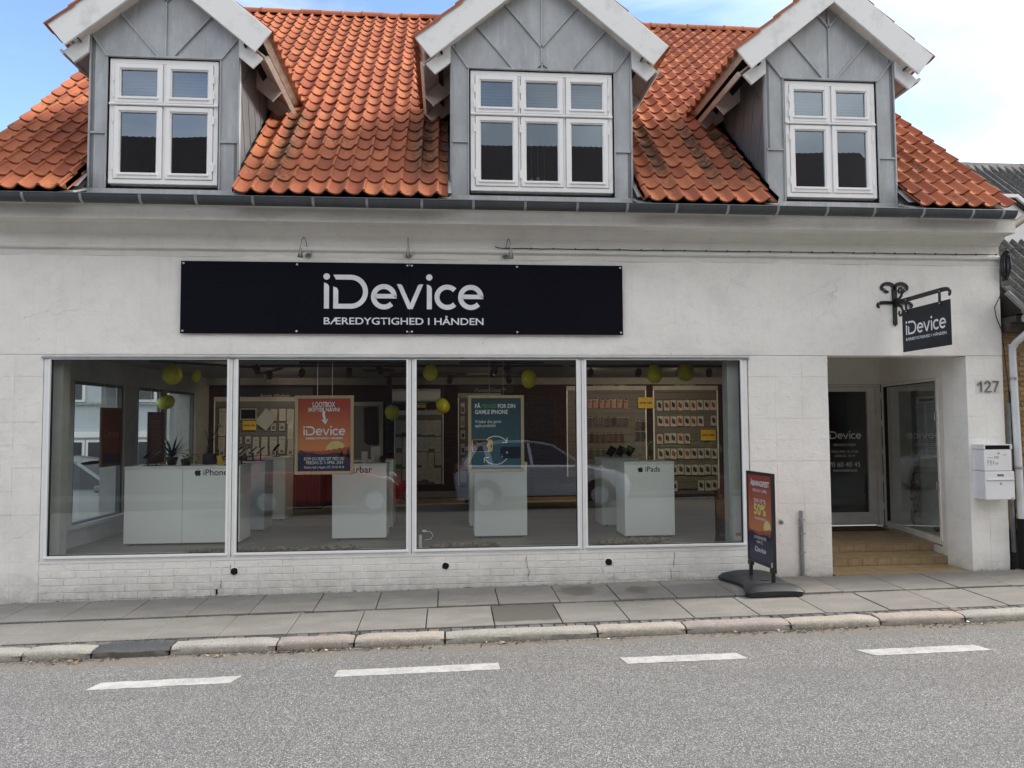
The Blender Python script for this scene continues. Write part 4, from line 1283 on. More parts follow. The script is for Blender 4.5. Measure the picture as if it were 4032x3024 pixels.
# metal conduit and a blind cap on the pier
t = thing("conduit", "short galvanised cable pipe standing against the pier between sign stand and doorway", "pipe", (4.155, -.02, .03))
part(MB().tube([(4.153, -.024, .79), (4.157, -.024, .03)], .020, 12), "pipe", M_GALV, t, smooth=True)
part(MB().tube([(4.128, -.016, .60), (4.132, -.016, .03)], .008, 8), "cable", M_GALV, t, smooth=True)
for zz in (.68, .52, .30): part(MB().box(4.12, 4.185, -.048, -.01, zz, zz + .012), "clamp", M_GALV, t)
t = thing("round_plate", "small round metal cap set in the pier beside the sign stand", "cap", (3.911, 0, .66))
part(MB().lathe([(.030, 0), (.030, .012), (.024, .016)], 18, Matrix.Translation((3.911, 0, .662)) @ Matrix.Rotation(rad(90), 4, 'X')), "plate", M_GALV, t, smooth=True)
part(MB().lathe([(.014, 0), (.012, .006)], 12, Matrix.Translation((3.909, -.0165, .660)) @ Matrix.Rotation(rad(90), 4, 'X')), "plug", M_NUM, t, smooth=True)

# ------------------------------------------------------------------ hanging sign
HX = 5.394
M_IRON = mat("black_iron", (.010, .011, .013), .42, (.016, .017, .02), 20, spec=.4)
t = thing("sign_bracket", "black wrought iron bracket with scrolls holding the small sign", "bracket", (HX, 0, 3.2))
def scroll(cx, cz, r, a0, a1, r1=.35, w=.03, n=18):
    """flat curling bar end in the wall plane"""
    out = []
    for k in range(n + 1):
        f = k / n; a = rad(a0 + (a1 - a0) * f); rr = r * (1 - (1 - r1) * f)
        out.append((cx + rr * math.cos(a), cz + rr * math.sin(a)))
    return out
def flatbar(pts, w0, w1, fn, y0, y1):
    mb = MB(); n = len(pts); L, Rr = [], []
    for i, (u, v) in enumerate(pts):
        a = pts[max(i - 1, 0)]; b = pts[min(i + 1, n - 1)]
        dx, dz = b[0] - a[0], b[1] - a[1]; l = math.hypot(dx, dz) or 1
        w = (w0 + (w1 - w0) * i / (n - 1)) / 2
        L.append((u - dz / l * w, v + dx / l * w)); Rr.append((u + dz / l * w, v - dx / l * w))
    vs = [fn(*p, y0) for p in L] + [fn(*p, y0) for p in Rr] + [fn(*p, y1) for p in L] + [fn(*p, y1) for p in Rr]
    fs = [(i, i + 1, n + i + 1, n + i) for i in range(n - 1)] + [(2 * n + i, 3 * n + i, 3 * n + i + 1, 2 * n + i + 1) for i in range(n - 1)]
    fs += [(i, 2 * n + i, 2 * n + i + 1, i + 1) for i in range(n - 1)] + [(n + i, n + i + 1, 3 * n + i + 1, 3 * n + i) for i in range(n - 1)]
    fs += [(0, n, 3 * n, 2 * n), (n - 1, 3 * n - 1, 4 * n - 1, 2 * n - 1)]
    return mb.add(vs, fs)
inwall = lambda u, v, w: (u, w, v)
inarm = lambda u, v, w: (w, u, v)
part(flatbar([(HX, 3.002), (HX, 3.02), (HX, 3.42)], .05, .05, inwall, -.022, -.006), "upright", M_IRON, t)
mb = MB().prism([(HX - .025, 3.03), (HX + .025, 3.03), (HX, 2.985)], -.030, -.006, 'y'); part(mb, "upright_tip", M_IRON, t)
for s in (-1, 1):
    pts = [(HX + s * .008, 3.30), (HX + s * .010, 3.42)] + [(HX + s * (.085 - .078 * math.cos(rad(a))), 3.45 + .055 * math.sin(rad(a))) for a in range(10, 200, 12)] + [(HX + s * (.125 - .030 * (1 - math.cos(rad(a)))), 3.432 - .03 * math.sin(rad(a))) for a in range(10, 150, 20)]
    part(flatbar(pts, .046, .030, inwall, -.020, -.007), "scroll", M_IRON, t)
    pts = [(HX + s * .02, 3.272), (HX + s * .17, 3.272), (HX + s * .205, 3.262), (HX + s * .220, 3.238), (HX + s * .210, 3.218), (HX + s * .192, 3.214)]
    part(flatbar(pts, .040, .022, inwall, -.019, -.008), "cross_bar", M_IRON, t)
    for (px_, pz_) in ((HX + s * .131, 3.432), (HX + s * .207, 3.270)):
        part(MB().lathe([(.009, 0), (.007, .004)], 8, Matrix.Translation((px_, -.022, pz_)) @ Matrix.Rotation(rad(90), 4, 'X')), "screw", M_STEEL, t)
arm = [(-.02, 3.266), (-.9, 3.275), (-.96, 3.272), (-1.005, 3.262), (-1.030, 3.238), (-1.028, 3.212), (-1.008, 3.198)]
part(flatbar(arm, .052, .030, inarm, HX - .006, HX + .006), "arm", M_IRON, t)
for (zz, sg) in ((3.30, 1), (3.23, -1)):
    pts = [(-.03, zz - sg * .10 * 0), (-.10, zz), (-.15, zz + sg * .03), (-.175, zz + sg * .08), (-.155, zz + sg * .125), (-.115, zz + sg * .13), (-.095, zz + sg * .10), (-.11, zz + sg * .075)]
    part(flatbar(pts, .040, .026, inarm, HX - .005, HX + .005), "scroll", M_IRON, t)
for yy in (-.255, -.867):
    part(MB().box(HX - .012, HX - .007, yy - .020, yy + .020, 3.105, 3.288), "hanger", M_IRON, t)
    for zz in (3.13, 3.265): part(MB().lathe([(.007, 0), (.005, .004)], 8, Matrix.Translation((HX - .012, yy, zz)) @ Matrix.Rotation(rad(-90), 4, 'Y')), "bolt", M_STEEL, t)
hs = thing("hanging_sign", "small black projecting sign with white shop name over the doorway", "sign", (HX, -.6, 2.66))
part(MB().box(HX - .004, HX + .004, -1.032, -.160, 2.655, 3.152), "plate", mat("sign_navy_flat", (.011, .014, .020), .5, spec=.3), hs, bevel=.001)
for sd, yx in ((-1, -.228), (1, -.955)):
    rzz = rad(-90) if sd < 0 else rad(90)
    put_flat(logo_mesh(.728), M_LET, hs, (HX + sd * .0055, yx, 2.852), rzz)
    text("BÆREDYGTIGHED I HÅNDEN", M_LET, hs, (HX + sd * .0055, yx, 2.783), width=.728, height=.042, bold=.012, rz=rzz)

# ------------------------------------------------------------------ mailboxes
M_MB = mat("mailbox_white", (.80, .80, .81), .35, (.74, .74, .75), 4)
t = thing("mailbox", "white steel mailbox with an open slot and family stickers, the upper of two", "mailbox", (6.5, -.1, 1.24))
part(MB().box(6.325, 6.672, -.205, -.004, 1.244, 1.495), "body", M_MB, t, bevel=.004)
part(MB().box(6.320, 6.338, -.212, -.004, 1.500, 1.556).box(6.660, 6.678, -.212, -.004, 1.500, 1.556).box(6.339, 6.659, -.212, -.004, 1.545, 1.556), "hood", M_MB, t, bevel=.002)
part(MB().box(6.340, 6.658, -.19, -.006, 1.497, 1.544), "slot", M_BLACK, t)
part(MB().lathe([(.013, 0), (.013, .005), (.009, .008)], 14, Matrix.Translation((6.510, -.205, 1.455)) @ Matrix.Rotation(rad(90), 4, 'X')), "lock", M_STEEL, t, smooth=True)
inks = [mat("ink_blue", (.05, .07, .20), .6), mat("ink_rust", (.45, .20, .10), .6), mat("ink_grey", (.30, .30, .32), .6)]
for k, (fx, fh) in enumerate(((6.372, .06), (6.408, .058), (6.440, .050), (6.472, .030), (6.492, .032))):   # matchstick family
    mb = MB(); z0_ = 1.312
    for a, b, w in (((fx, z0_), (fx, z0_ + fh * .62), .005), ((fx - .010, z0_ + fh * .5), (fx + .010, z0_ + fh * .5), .0025)):
        mb.box(min(a[0], b[0]) - w / 2, max(a[0], b[0]) + w / 2, -.2062, -.2055, a[1], b[1] + .003)
    part(mb, "sticker", inks[0] if k in (1,) else inks[2], t)
    part(MB().lathe([(fh * .16, 0), (fh * .15, .0008)], 10, Matrix.Translation((fx, -.2055, z0_ + fh * .8)) @ Matrix.Rotation(rad(90), 4, 'X')), "sticker", inks[2], t)
for k in range(3): part(MB().box(6.452, 6.510, -.2062, -.2055, 1.392 + k * .010, 1.396 + k * .010), "sticker", inks[1], t)
part(MB().box(6.36, 6.43, -.2062, -.2055, 1.398, 1.403), "sticker", inks[2], t); part(MB().box(6.565, 6.605, -.2062, -.2055, 1.425, 1.44), "sticker", mat("sticker_pale", (.55, .55, .58), .6), t)
t = thing("mailbox", "white steel mailbox with a flap and name slot, hung under the other one", "mailbox", (6.5, -.1, .90))
part(MB().box(6.322, 6.690, -.215, -.004, .905, 1.238), "body", M_MB, t, bevel=.005)
part(MB().box(6.335, 6.682, -.232, -.212, 1.135, 1.150), "flap", M_MB, t, bevel=.003)
part(MB().box(6.340, 6.680, -.2165, -.2145, 1.152, 1.224), "flap_panel", M_MB, t)
part(MB().box(6.472, 6.552, -.2185, -.216, 1.180, 1.202), "name_plate", M_BLACK, t)
text("LOOTBOX", W, t, (6.478, -.2190, 1.186), width=.068)
part(MB().lathe([(.012, 0), (.012, .005), (.008, .008)], 14, Matrix.Translation((6.520, -.215, 1.095)) @ Matrix.Rotation(rad(90), 4, 'X')), "lock", M_STEEL, t, smooth=True)
part(MB().box(6.640, 6.672, -.2165, -.2148, .918, .926), "badge", M_DARKMETAL, t)

# ------------------------------------------------------------------ entrance: steps, door, side showcase
M_OCHRE = mat("ochre_tile", (.37, .275, .16), .42, (.28, .20, .11), 14, .15, 40)
M_GROUT = mat("grout", (.13, .10, .07), .9)
st = thing("entrance_steps", "ochre tiled doorstep and two steps in the recessed entrance", "steps", (5.4, .5, 0))
def rightwall(y): return 6.282 if y < .45 else 6.282 + (y - .45) * (6.648 - 6.300) / (2.44 - .45) + .018
def leftwall(y): return 4.530 if y < T else 4.530 + (y - T) * .30
levels = [(-.055, .465, .036), (.465, .876, .135), (.876, 2.50, .232)]
core = MB()
for (y0, y1, z) in levels:
    core.prism([(leftwall(max(y0, 0)) + .006, y0 + .012), (rightwall(max(y0, 0)) - .006, y0 + .012), (rightwall(y1) - .006, y1), (leftwall(y1) + .006, y1)], -.2, z - .006, 'z')
part(core, "step_core", M_GROUT, st)
for li, (y0, y1, z) in enumerate(levels):
    ny = 3 if li < 2 else 8
    for j in range(ny):
        a = y0 + (y1 - y0) * j / ny; b = y0 + (y1 - y0) * (j + 1) / ny
        xl, xr = leftwall(max(b, 0)) + .004, rightwall(max(a, 0)) - .004
        x = xl
        n_ = max(1, round((xr - xl) / .215)); w = (xr - xl) / n_
        for k in range(n_):
            dz = random.uniform(-.001, .001)
            part(MB().box(xl + k * w + .0025, xl + (k + 1) * w - .0025, a + (.0025 if j else -.004), b - .0025, z - .008, z + dz), "tile", M_OCHRE, st)
    zl_ = -.06 if li == 0 else levels[li - 1][2] + .003
    xl, xr = leftwall(max(y0, 0)) + .006, rightwall(max(y0, 0)) - .006
    n_ = 9; w = (xr - xl) / n_
    for k in range(n_):
        part(MB().box(xl + k * w + .0025, xl + (k + 1) * w - .0025, y0, y0 + .011, zl_, z - .010), "tile", M_OCHRE, st)
# recess lining
M_REC = m_plaster("recess_plaster", (.85, .84, .80))
m = MB()
m.prism([(DX1, T - .0), (DX1, .45), (6.645, 2.49), (6.80, 2.49), (6.80, T - .0)], 2.405, 2.86, 'z')
m.prism([(DX1, T), (DX1, .45), (6.318, .60), (6.40, .60), (6.40, T)], -.2, 2.405, 'z')
m.prism([(6.330, .60), (6.660, 2.49), (6.70, 2.49), (6.41, .60)], -.2, .22, 'z')
m.prism([(4.530, T), (leftwall(2.49), 2.49), (leftwall(2.49) - .1, 2.49), (4.45, T)], -.2, 2.86, 'z')
m.build("recess_wall", M_REC, shop)
MB().prism([(4.45, T), (6.80, T), (6.80, 2.6), (4.45, 2.6)], 2.80, 2.84, 'z').build("recess_ceiling", M_REC, shop)
m = MB(); m.box(5.15, 5.988, 2.478, 2.50, 2.408, 2.80); m.box(5.992, 6.66, 2.478, 2.50, 2.408, 2.80)
m.build("recess_panel", M_REC, shop)
# door
dr = bpy.data.objects.new("door", None); COL.objects.link(dr); dr.parent = shop; dr.location = (5.95, 2.49, .24)
M_DOOR = mat("door_white", (.84, .83, .80), .4)
m = MB(); m.box(5.24, 5.32, 2.47, 2.56, .24, 2.404); m.box(6.575, 6.655, 2.47, 2.56, .24, 2.404); m.box(5.321, 6.574, 2.47, 2.56, 2.37, 2.404)
part(m, "door_frame", M_DOOR, dr, bevel=.004)
m = MB(); m.box(5.33, 5.46, 2.48, 2.53, .26, 2.365); m.box(6.440, 6.568, 2.48, 2.53, .26, 2.365); m.box(5.461, 6.439, 2.48, 2.53, 2.295, 2.365); m.box(5.461, 6.439, 2.48, 2.53, .26, .445)
part(m, "door_leaf", M_DOOR, dr, bevel=.004)
part(MB().box(5.48, 6.47, 2.466, 2.482, .425, .452), "drip_rail", M_DOOR, dr, bevel=.003)
part(MB().box(5.48, 6.56, 2.474, 2.482, .285, .31), "kick_rail", M_DOOR, dr)
m = MB(); m.add([(5.455, 2.505, .44), (6.445, 2.505, .44), (6.445, 2.505, 2.30), (5.455, 2.505, 2.30)], [(0, 1, 2, 3)])
part(m, "pane", G_SHOP, dr)
yl = 2.4995
M_VINYL = mat("vinyl_white", (.86, .87, .88), .5)
put_flat(logo_mesh(.540), M_VINYL, dr, (5.800, yl, 1.570))
for body, xc, zb, wdt, bold in (("ÅBNINGSTIDER", 6.068, 1.460, .362, .0), ("MAN-FRE 10-17:30", 6.072, 1.356, .420, .0), ("LØRDAG 10-14", 6.067, 1.294, .334, .0), ("70 60 40 45", 6.062, 1.143, .500, .0), ("WWW.IDEVICE.DK", 6.072, 1.068, .394, .02)):
    text(body, M_VINYL, dr, (xc, yl, zb), width=wdt, align='CENTER', bold=bold)
# showcase window in the angled side wall
sc_ = bpy.data.objects.new("showcase", None); COL.objects.link(sc_); sc_.parent = shop; sc_.location = (6.48, 1.5, .25)
A_, B_ = Vector((6.646, 2.42, 0)), Vector((6.318, .60, 0)); ax_ = (B_ - A_).normalized(); LN = (B_ - A_).length
nrm = Vector((ax_.y, -ax_.x, 0))
if nrm.x > 0: nrm = -nrm
ux_ = ax_; MS3 = Matrix(((ux_.x, -nrm.x, 0, A_.x), (ux_.y, -nrm.y, 0, A_.y), (0, 0, 1, 0), (0, 0, 0, 1)))
def sbox(x0, x1, y0, y1, z0, z1): return MB().box(x0, x1, y0, y1, z0, z1, MS3)
mb = sbox(0, .07, -.01, .05, .25, 2.402)
for q in ((LN - .05, LN, -.01, .05, .29, 2.402), (.07, LN - .05, -.01, .05, 2.36, 2.402), (.07, LN - .05, -.01, .05, .25, .33)): mb.box(*q, MS3)
part(mb, "frame", M_DOOR, sc_, bevel=.003)
mb = sbox(.072, .085, -.004, .04, .33, 2.36)
for q in ((LN - .06, LN - .05, -.004, .04, .33, 2.36), (.085, LN - .06, -.004, .04, 2.35, 2.36)): mb.box(*q, MS3)
part(mb, "gasket", mat("rubber", (.012, .012, .013), .7), sc_)
mb = MB(); mb.add([MS3 @ Vector(p) for p in ((.07, .02, .33), (LN - .05, .02, .33), (LN - .05, .02, 2.36), (.07, .02, 2.36))], [(0, 1, 2, 3)])
part(mb, "pane", G_SHOP, sc_)
mb = MB(); mb.box(-.05, LN + .02, .40, .43, .2, 2.5, MS3); mb.box(-.06, -.05, .05, .43, .2, 2.5, MS3); mb.box(LN + .02, LN + .03, .05, .43, .2, 2.5, MS3); mb.box(-.05, LN + .02, .051, .40, .30, .335, MS3); mb.box(-.05, LN + .02, .051, .40, 2.42, 2.45, MS3)
part(mb, "case_lining", mat("case_white", (.86, .87, .85), .6), sc_)
for k in range(5):
    zc_ = .55 + k * .42; part(sbox(-.012, .001, -.03, -.012, zc_ - .05, zc_ + .05), "hinge", M_DOOR, sc_)
for zc_ in (.95, 1.85): part(MB().tube([MS3 @ Vector(p) for p in ((LN - .02, -.012, zc_), (LN - .02, -.04, zc_), (LN - .02, -.04, zc_ + .10), (LN - .02, -.012, zc_ + .10))], .006, 6), "handle", M_GALV, sc_, smooth=True)
mb = MB()
for i in range(11):                                             # perforated strip at the back of the case
    mb.box(.085 + i * .022, .089 + i * .022, .390, .394, .4, 2.3, MS3)
for j in range(80): mb.box(.08, .32, .3945, .398, .4 + j * .024, .404 + j * .024, MS3)
part(mb, "wire_mesh", mat("mesh_grey", (.40, .41, .40), .6), sc_)
sheet = thing("price_list", "white price list sheet of repairs behind the showcase glass", "poster", tuple(MS3 @ Vector((1.5, .03, 1.35))))
sx0, sx1 = 1.13, LN - .065
part(sbox(sx0, sx1, .026, .028, 1.35, 2.17), "sheet", mat("paper_white", (.62, .63, .66), .6), sheet)
mb = MB()
for j in range(26):
    for (a, b) in ((sx0 + .02, sx0 + .27), (sx0 + .32, sx0 + .58)):
        mb.box(a, b - random.uniform(0, .04), .0235, .0255, 2.06 - j * .027, 2.073 - j * .027, MS3)
part(mb, "table_rows", mat("print_greyblue", (.33, .35, .40), .6), sheet)
tm = text_mesh("REPARATION & SERVICE", width=.44, height=.035, bold=.03)
tm.materials.append(mat("print_dark", (.03, .03, .035), .6))
link("lettering", tm, sheet, M=Matrix.Translation(-sheet.location) @ MS3 @ Matrix.Translation((sx0 + .12, .0235, 2.105)) @ Matrix.Rotation(rad(90), 4, 'X'))
M_DRIFT = mat("driftwood", (.33, .26, .18), .9, (.10, .07, .045), 22, .9, 30, bdist=.02)
def driftwood(p, q, r, label, rough=.35):
    t = MB(); n = 22; pts = []; rs = []
    p, q = Vector(p), Vector(q)
    for i in range(n + 1):
        f = i / n
        pts.append(p.lerp(q, f) + Vector((random.uniform(-1, 1), random.uniform(-1, 1), random.uniform(-.6, 1))) * r * .45)
        rs.append(r * (.35 + .65 * math.sin(math.pi * min(1, f * 1.0 + .02)) ** .6) * random.uniform(1 - rough, 1 + rough))
    t.tube(pts, rs, 9)
    o = t.build("driftwood", M_DRIFT)
    return tag(o, label, "driftwood", "pieces of driftwood used as decoration")
driftwood(MS3 @ Vector((.50, .2, .34)), MS3 @ Vector((.50, .25, 1.12)), .045, "upright gnarled driftwood branch standing in the angled showcase")
driftwood(MS3 @ Vector((1.15, .2, .37)), MS3 @ Vector((1.55, .22, .37)), .035, "low piece of driftwood lying on the showcase floor by the doorway")
# doormat
dm = thing("doormat", "brown coir doormat lying before the white door", "doormat", (6.1, 2.2, .235))
part(MB().prism([(5.30, 2.02), (6.45, 2.02), (6.52, 2.44), (5.30, 2.44)], .236, .250, 'z'), "mat", mat("coir", (.10, .052, .025), .95, (.05, .026, .014), 60, .8, 150), dm)

# ------------------------------------------------------------------ pavement sign on its base
av = thing("pavement_sign", "black framed pavement poster stand on a heavy curved base", "sign stand", (3.5, -.55, gz(3.5, -.5)))
M_BASE = mat("base_plastic", (.016, .018, .022), .48, (.024, .026, .031), 9, .15, 60)
g0 = gz(3.5, -.5)
mb = MB(); nu, nv = 18, 12; vs = []
def bh(u, v):       # height: two mounds at the ends with a saddle between
    e = max(0, 1 - (2 * v - 1) ** 2) ** .5
    return .055 + (.075 * abs(2 * u - 1) ** 1.3 * (1 - max(0, abs(2 * u - 1) - .78) * 4.2) + .015) * e
def bxy(u, v):
    wv = .31 * (1 - .10 * math.cos(math.pi * (2 * u - 1))) * (1 if .05 < u < .95 else .86)
    return 3.455 + (2 * v - 1) * wv * .95 + (.03 * math.cos(math.pi * (2 * u - 1))), -.025 - .94 * u
for i in range(nu + 1):
    for j in range(nv + 1):
        u, v = i / nu, j / nv; x_, y_ = bxy(u, v)
        vs.append((x_, y_, g0 + bh(u, v) * (1 if 0 < j < nv and 0 < i < nu else .75)))
mb.add(vs, [(i * (nv + 1) + j, i * (nv + 1) + j + 1, (i + 1) * (nv + 1) + j + 1, (i + 1) * (nv + 1) + j) for i in range(nu) for j in range(nv)])
rim = [(0, j) for j in range(nv)] + [(i, nv) for i in range(nu)] + [(nu, j) for j in range(nv, 0, -1)] + [(i, 0) for i in range(nu, 0, -1)]
top_ = [vs[i * (nv + 1) + j] for i, j in rim]; cx_, cy_ = 3.46, -.50
low_ = [(cx_ + (x - cx_) * .97, cy_ + (y - cy_) * .97, gz(x, y) + .004) for x, y, z in top_]
n = len(rim); mb.add(top_ + low_, [(k, (k + 1) % n, n + (k + 1) % n, n + k) for k in range(n)] + [tuple(range(n, 2 * n))])
part(mb, "base", M_BASE, av, smooth=True)
part(MB().lathe([(.05, 0), (.05, .012), (.03, .014)], 16, Matrix.Translation((3.50, -.47, g0 + .066))), "filler_cap", M_BASE, av, smooth=True)
PL, PR = Vector((3.420, -.235, 0)), Vector((3.456, -.850, 0)); ad = (PR - PL).normalized(); aw = (PR - PL).length
MA = Matrix(((ad.x, -ad.y, 0, PL.x), (ad.y, ad.x, 0, PL.y), (0, 0, 1, 0), (0, 0, 0, 1)))
# local: x along the poster, -y towards the street corner the camera stands at
zb, zt_ = .272, 1.285
mb = MB(); fw_ = .032
for q in ((0, fw_, -.018, .018, zb, zt_), (aw - fw_, aw, -.018, .018, zb, zt_), (fw_, aw - fw_, -.018, .018, zt_ - fw_, zt_), (fw_, aw - fw_, -.018, .018, zb, zb + fw_)): mb.box(*q, MA)
part(mb, "frame", mat("frame_black", (.014, .014, .015), .35), av, bevel=.003)
for px_ in (.045, aw - .045):
    p_ = MA @ Vector((px_, 0, 0))
    part(MB().tube([(p_.x, p_.y, g0 + .07), (p_.x, p_.y, zb + .01)], .022, 12), "pole", M_DARKMETAL, av, smooth=True)
    part(MB().box(px_ - .035, px_ + .035, -.024, .024, zb - .045, zb - .001, MA), "bracket", mat("frame_black", (.014, .014, .015), .35), av, bevel=.003)
part(MB().lathe([(.010, 0), (.010, .05)], 10, Matrix.Translation(MA @ Vector((aw - .012, -.03, zb + .02)))), "latch", M_STEEL, av)

def poster_art(root, M4, w, h, ink_orange, lines, sun_c, hill):
    """flat print in layers half a millimetre apart; local x to the side, z up, y out of the sheet (towards -y)"""
    def layer(mb, name, mt, k):
        mb.v = [tuple(M4 @ Vector((x, -.0006 * k, z))) for x, y, z in mb.v]
        part(mb, name, mt, root)
    def poly(pts, name, mt, k):
        mb = MB(); mb.add([(x, 0, z) for x, z in pts], [tuple(range(len(pts)))]); layer(mb, name, mt, k)
    P_SUN = mat("print_sun", (.62, .50, .20), .45); P_CLOUD = mat("print_cloud", (.33, .085, .038), .45); P_HILL = mat("print_hill", (.022, .020, .045), .45)
    sx_, sz_, sr = sun_c
    poly([(sx_ + sr * math.cos(rad(a)), sz_ + sr * math.sin(rad(a))) for a in range(0, 360, 10)], "sun_print", P_SUN, 1)
    hz = hill * h
    cl = [(0, hz - .02), (0, hz + .035), (.03, hz + .045), (.06, hz + .03), (.08, hz + .015)]
    for k in range(10):
        f = k / 9; x_ = .08 * w + f * w * .92; zb_ = hz + .012 + .11 * h / 1 * max(0, f - .35) ** 1.3
        r_ = w * .055
        cl += [(min(w, x_ + r_ * math.cos(rad(a))), zb_ + r_ * .62 * math.sin(rad(a))) for a in range(160, 10, -30)]
    cl += [(w, hz + .06), (w, hz - .02)]
    mb = MB(); mb.add([(x, 0, z) for x, z in cl], [tuple(range(len(cl)))]); layer(mb, "cloud_print", P_CLOUD, 2)
    hl = [(0, 0), (0, hz)] + [(w * k / 30, hz + .012 * math.sin(k * .35) + random.uniform(0, .006) - .03 * max(0, k / 30 - .5)) for k in range(31)] + [(w, 0)]
    mb = MB(); mb.add([(x, 0, z) for x, z in hl], [tuple(range(len(hl)))]); layer(mb, "hill_print", P_HILL, 3)
    for tx, th in ((w * .83, h * .085), (w * .955, h * .115)):
        pts = [(tx, hz - .04 + th)]
        for q in range(5):
            pts.append((tx + .012 + q * th * .055, hz - .04 + th * (.84 - q * .17))); pts.append((tx + .006 + q * th * .03, hz - .04 + th * (.82 - q * .17)))
        pts += [(tx + .005, hz - .06), (tx - .005, hz - .06)]
        for q in reversed(range(5)):
            pts.append((tx - .006 - q * th * .03, hz - .04 + th * (.82 - q * .17))); pts.append((tx - .012 - q * th * .055, hz - .04 + th * (.84 - q * .17)))
        pts = [(min(w, x), z) for x, z in pts]
        poly(pts, "tree_print", P_HILL, 3)
    for (body, xc, z0_, wd, mt, bold, hh) in lines:
        if body == "LOGO": me = logo_mesh(wd); xo = xc - wd / 2
        elif body == "ARROW":
            mb = MB(); band(mb, [(-.014, .16), (-.018, .11), (-.002, .055)], [(.014, .16), (.012, .11), (.024, .06)]); flat_poly(mb, [(-.030, .060), (.020, 0), (.052, .078), (.022, .052)]); me = mb.mesh("arrow"); xo = xc
        else: me = text_mesh(body, wd, hh, bold, 'CENTER'); xo = xc
        me.materials.clear(); me.materials.append(mt)
        off = Vector((0, 0, 0)); p = root
        while p is not None: off += p.location; p = p.parent
        link("lettering" if body != "ARROW" else "arrow_print", me, root, M=Matrix.Translation(-off) @ M4 @ Matrix.Translation((xo, -.0027, z0_)) @ Matrix.Rotation(rad(90), 4, 'X'))
YEL = mat("print_yellow", (.62, .52, .16), .5)
pw, ph = aw - 2 * fw_, zt_ - zb - 2 * fw_
MP = MA @ Matrix.Translation((fw_, -.010, zb + fw_))
mb = MB(); mb.box(0, pw, 0, .004, 0, ph); mb.v = [tuple(MP @ Vector(v)) for v in mb.v]
part(mb, "poster_sheet", m_poster("poster_sunset", (.28, .045, .030), (.50, .17, .07), .60, 1.15), av)
poster_art(av, MP, pw, ph, None, [
    ("ÅBNINGSFEST", pw * .52, ph * .870, pw * .80, W, .02, .075), ("FREDAG D. 5 APRIL", pw * .52, ph * .800, pw * .60, W, 0, .032),
    ("SPAR OP TIL", pw * .52, ph * .675, pw * .52, W, .0, .044), ("50%", pw * .51, ph * .540, pw * .52, YEL, .04, .120), ("+ VIND EN IPHONE 14", pw * .52, ph * .480, pw * .54, W, 0, .026),
    ("LOOTBOX SKIFTER", pw * .50, ph * .255, pw * .52, W, .0, .030), ("NAVN TIL", pw * .48, ph * .205, pw * .26, W, 0, .030), ("LOGO", pw * .50, ph * .105, pw * .46, W, 0, None)],
    (pw * .80, ph * .405, pw * .145), .315)
mb = MB(); mb.box(fw_, aw - fw_, .008, .014, zb + fw_, zt_ - fw_, MA); part(mb, "back_sheet", mat("poster_back", (.28, .05, .035), .5), av)

# ================================================================== INSIDE THE SHOP
FZ = 0.40
ONE = lambda n, d=None: n
def struct(mb, name, mt):
    return tag(mb.build(name, mt), kind="structure")
M_FLOOR = m_wood("floor_boards", (.22, .185, .155), (.14, .115, .095), 0, 9)
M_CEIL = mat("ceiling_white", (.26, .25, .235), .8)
M_BRK = m_brick("dark_brown_brick", (.030, .016, .012), (.050, .026, .019), .85, .7)
M_NAVY = mat("navy_paint", (.008, .012, .028), .6)
fl = MB().box(-4.46, 4.46, .262, 2.62, FZ - .06, FZ - .013).box(-4.46, 9.5, 2.62, 5.19, FZ - .06, FZ - .013); floor = struct(fl, "floor", mat("floor_gap", (.06, .05, .04), .9))
y = .10; k = 0
while y < 5.15:
    x = -4.45 - random.uniform(0, 1.1)
    while x < 5.4:
        a = max(x, -4.45); b = min(x + 1.38, 5.4)
        if b - a > .05 and not (a > 4.3 and y < 2.5):
            if y < 2.9: MB().box(a + .001, min(b, 4.4 if y < 2.5 else 5.4) - .001, y + .001, min(y + .188, 5.15), FZ - .012, FZ).build("floor_board", M_FLOOR, floor)
        x += 1.38
    y += .19
MB().box(-4.45, 5.4, 2.952, 5.15, FZ - .011, FZ - .001).build("floor_board", M_FLOOR, floor)
ceiling = struct(MB().box(-4.46, 4.46, T + .002, 2.60, 2.67, 2.72).box(-4.46, 9.5, 2.60, 5.19, 2.67, 2.72), "ceiling", M_CEIL)
# rear wall of dark bricks; the courses in view are laid one by one in one pass
bw = MB(); zc_ = FZ; r_ = 0
bw_root = struct(MB().box(-4.4, 9.5, 5.20, 5.30, FZ - .1, 2.8), "rear_wall", mat("dark_mortar", (.035, .030, .028), .9))
while zc_ < 2.54:
    x = -4.3 - (.12 if r_ % 2 else 0)
    while x < 5.6:
        bw.box(x + .004, x + .236, 5.186 + random.uniform(-.003, .003), 5.199, zc_ + .004, zc_ + .063); x += .24
    zc_ += .067; r_ += 1
o = bw.build("brickwork", M_BRK, bw_root); o["kind"] = "stuff"
MB().box(-4.35, 5.5, 5.05, 5.183, 2.545, 2.67).build("bulkhead", M_CEIL, bw_root)
MB().box(5.60, 9.5, 5.12, 5.184, FZ, 2.66).box(9.4, 9.5, 2.6, 5.12, FZ, 2.66).box(6.70, 9.5, 2.56, 2.60, 0, 2.66).box(5.587, 5.60, 2.56, 5.12, FZ, 2.66).build("navy_panel", M_NAVY, bw_root)
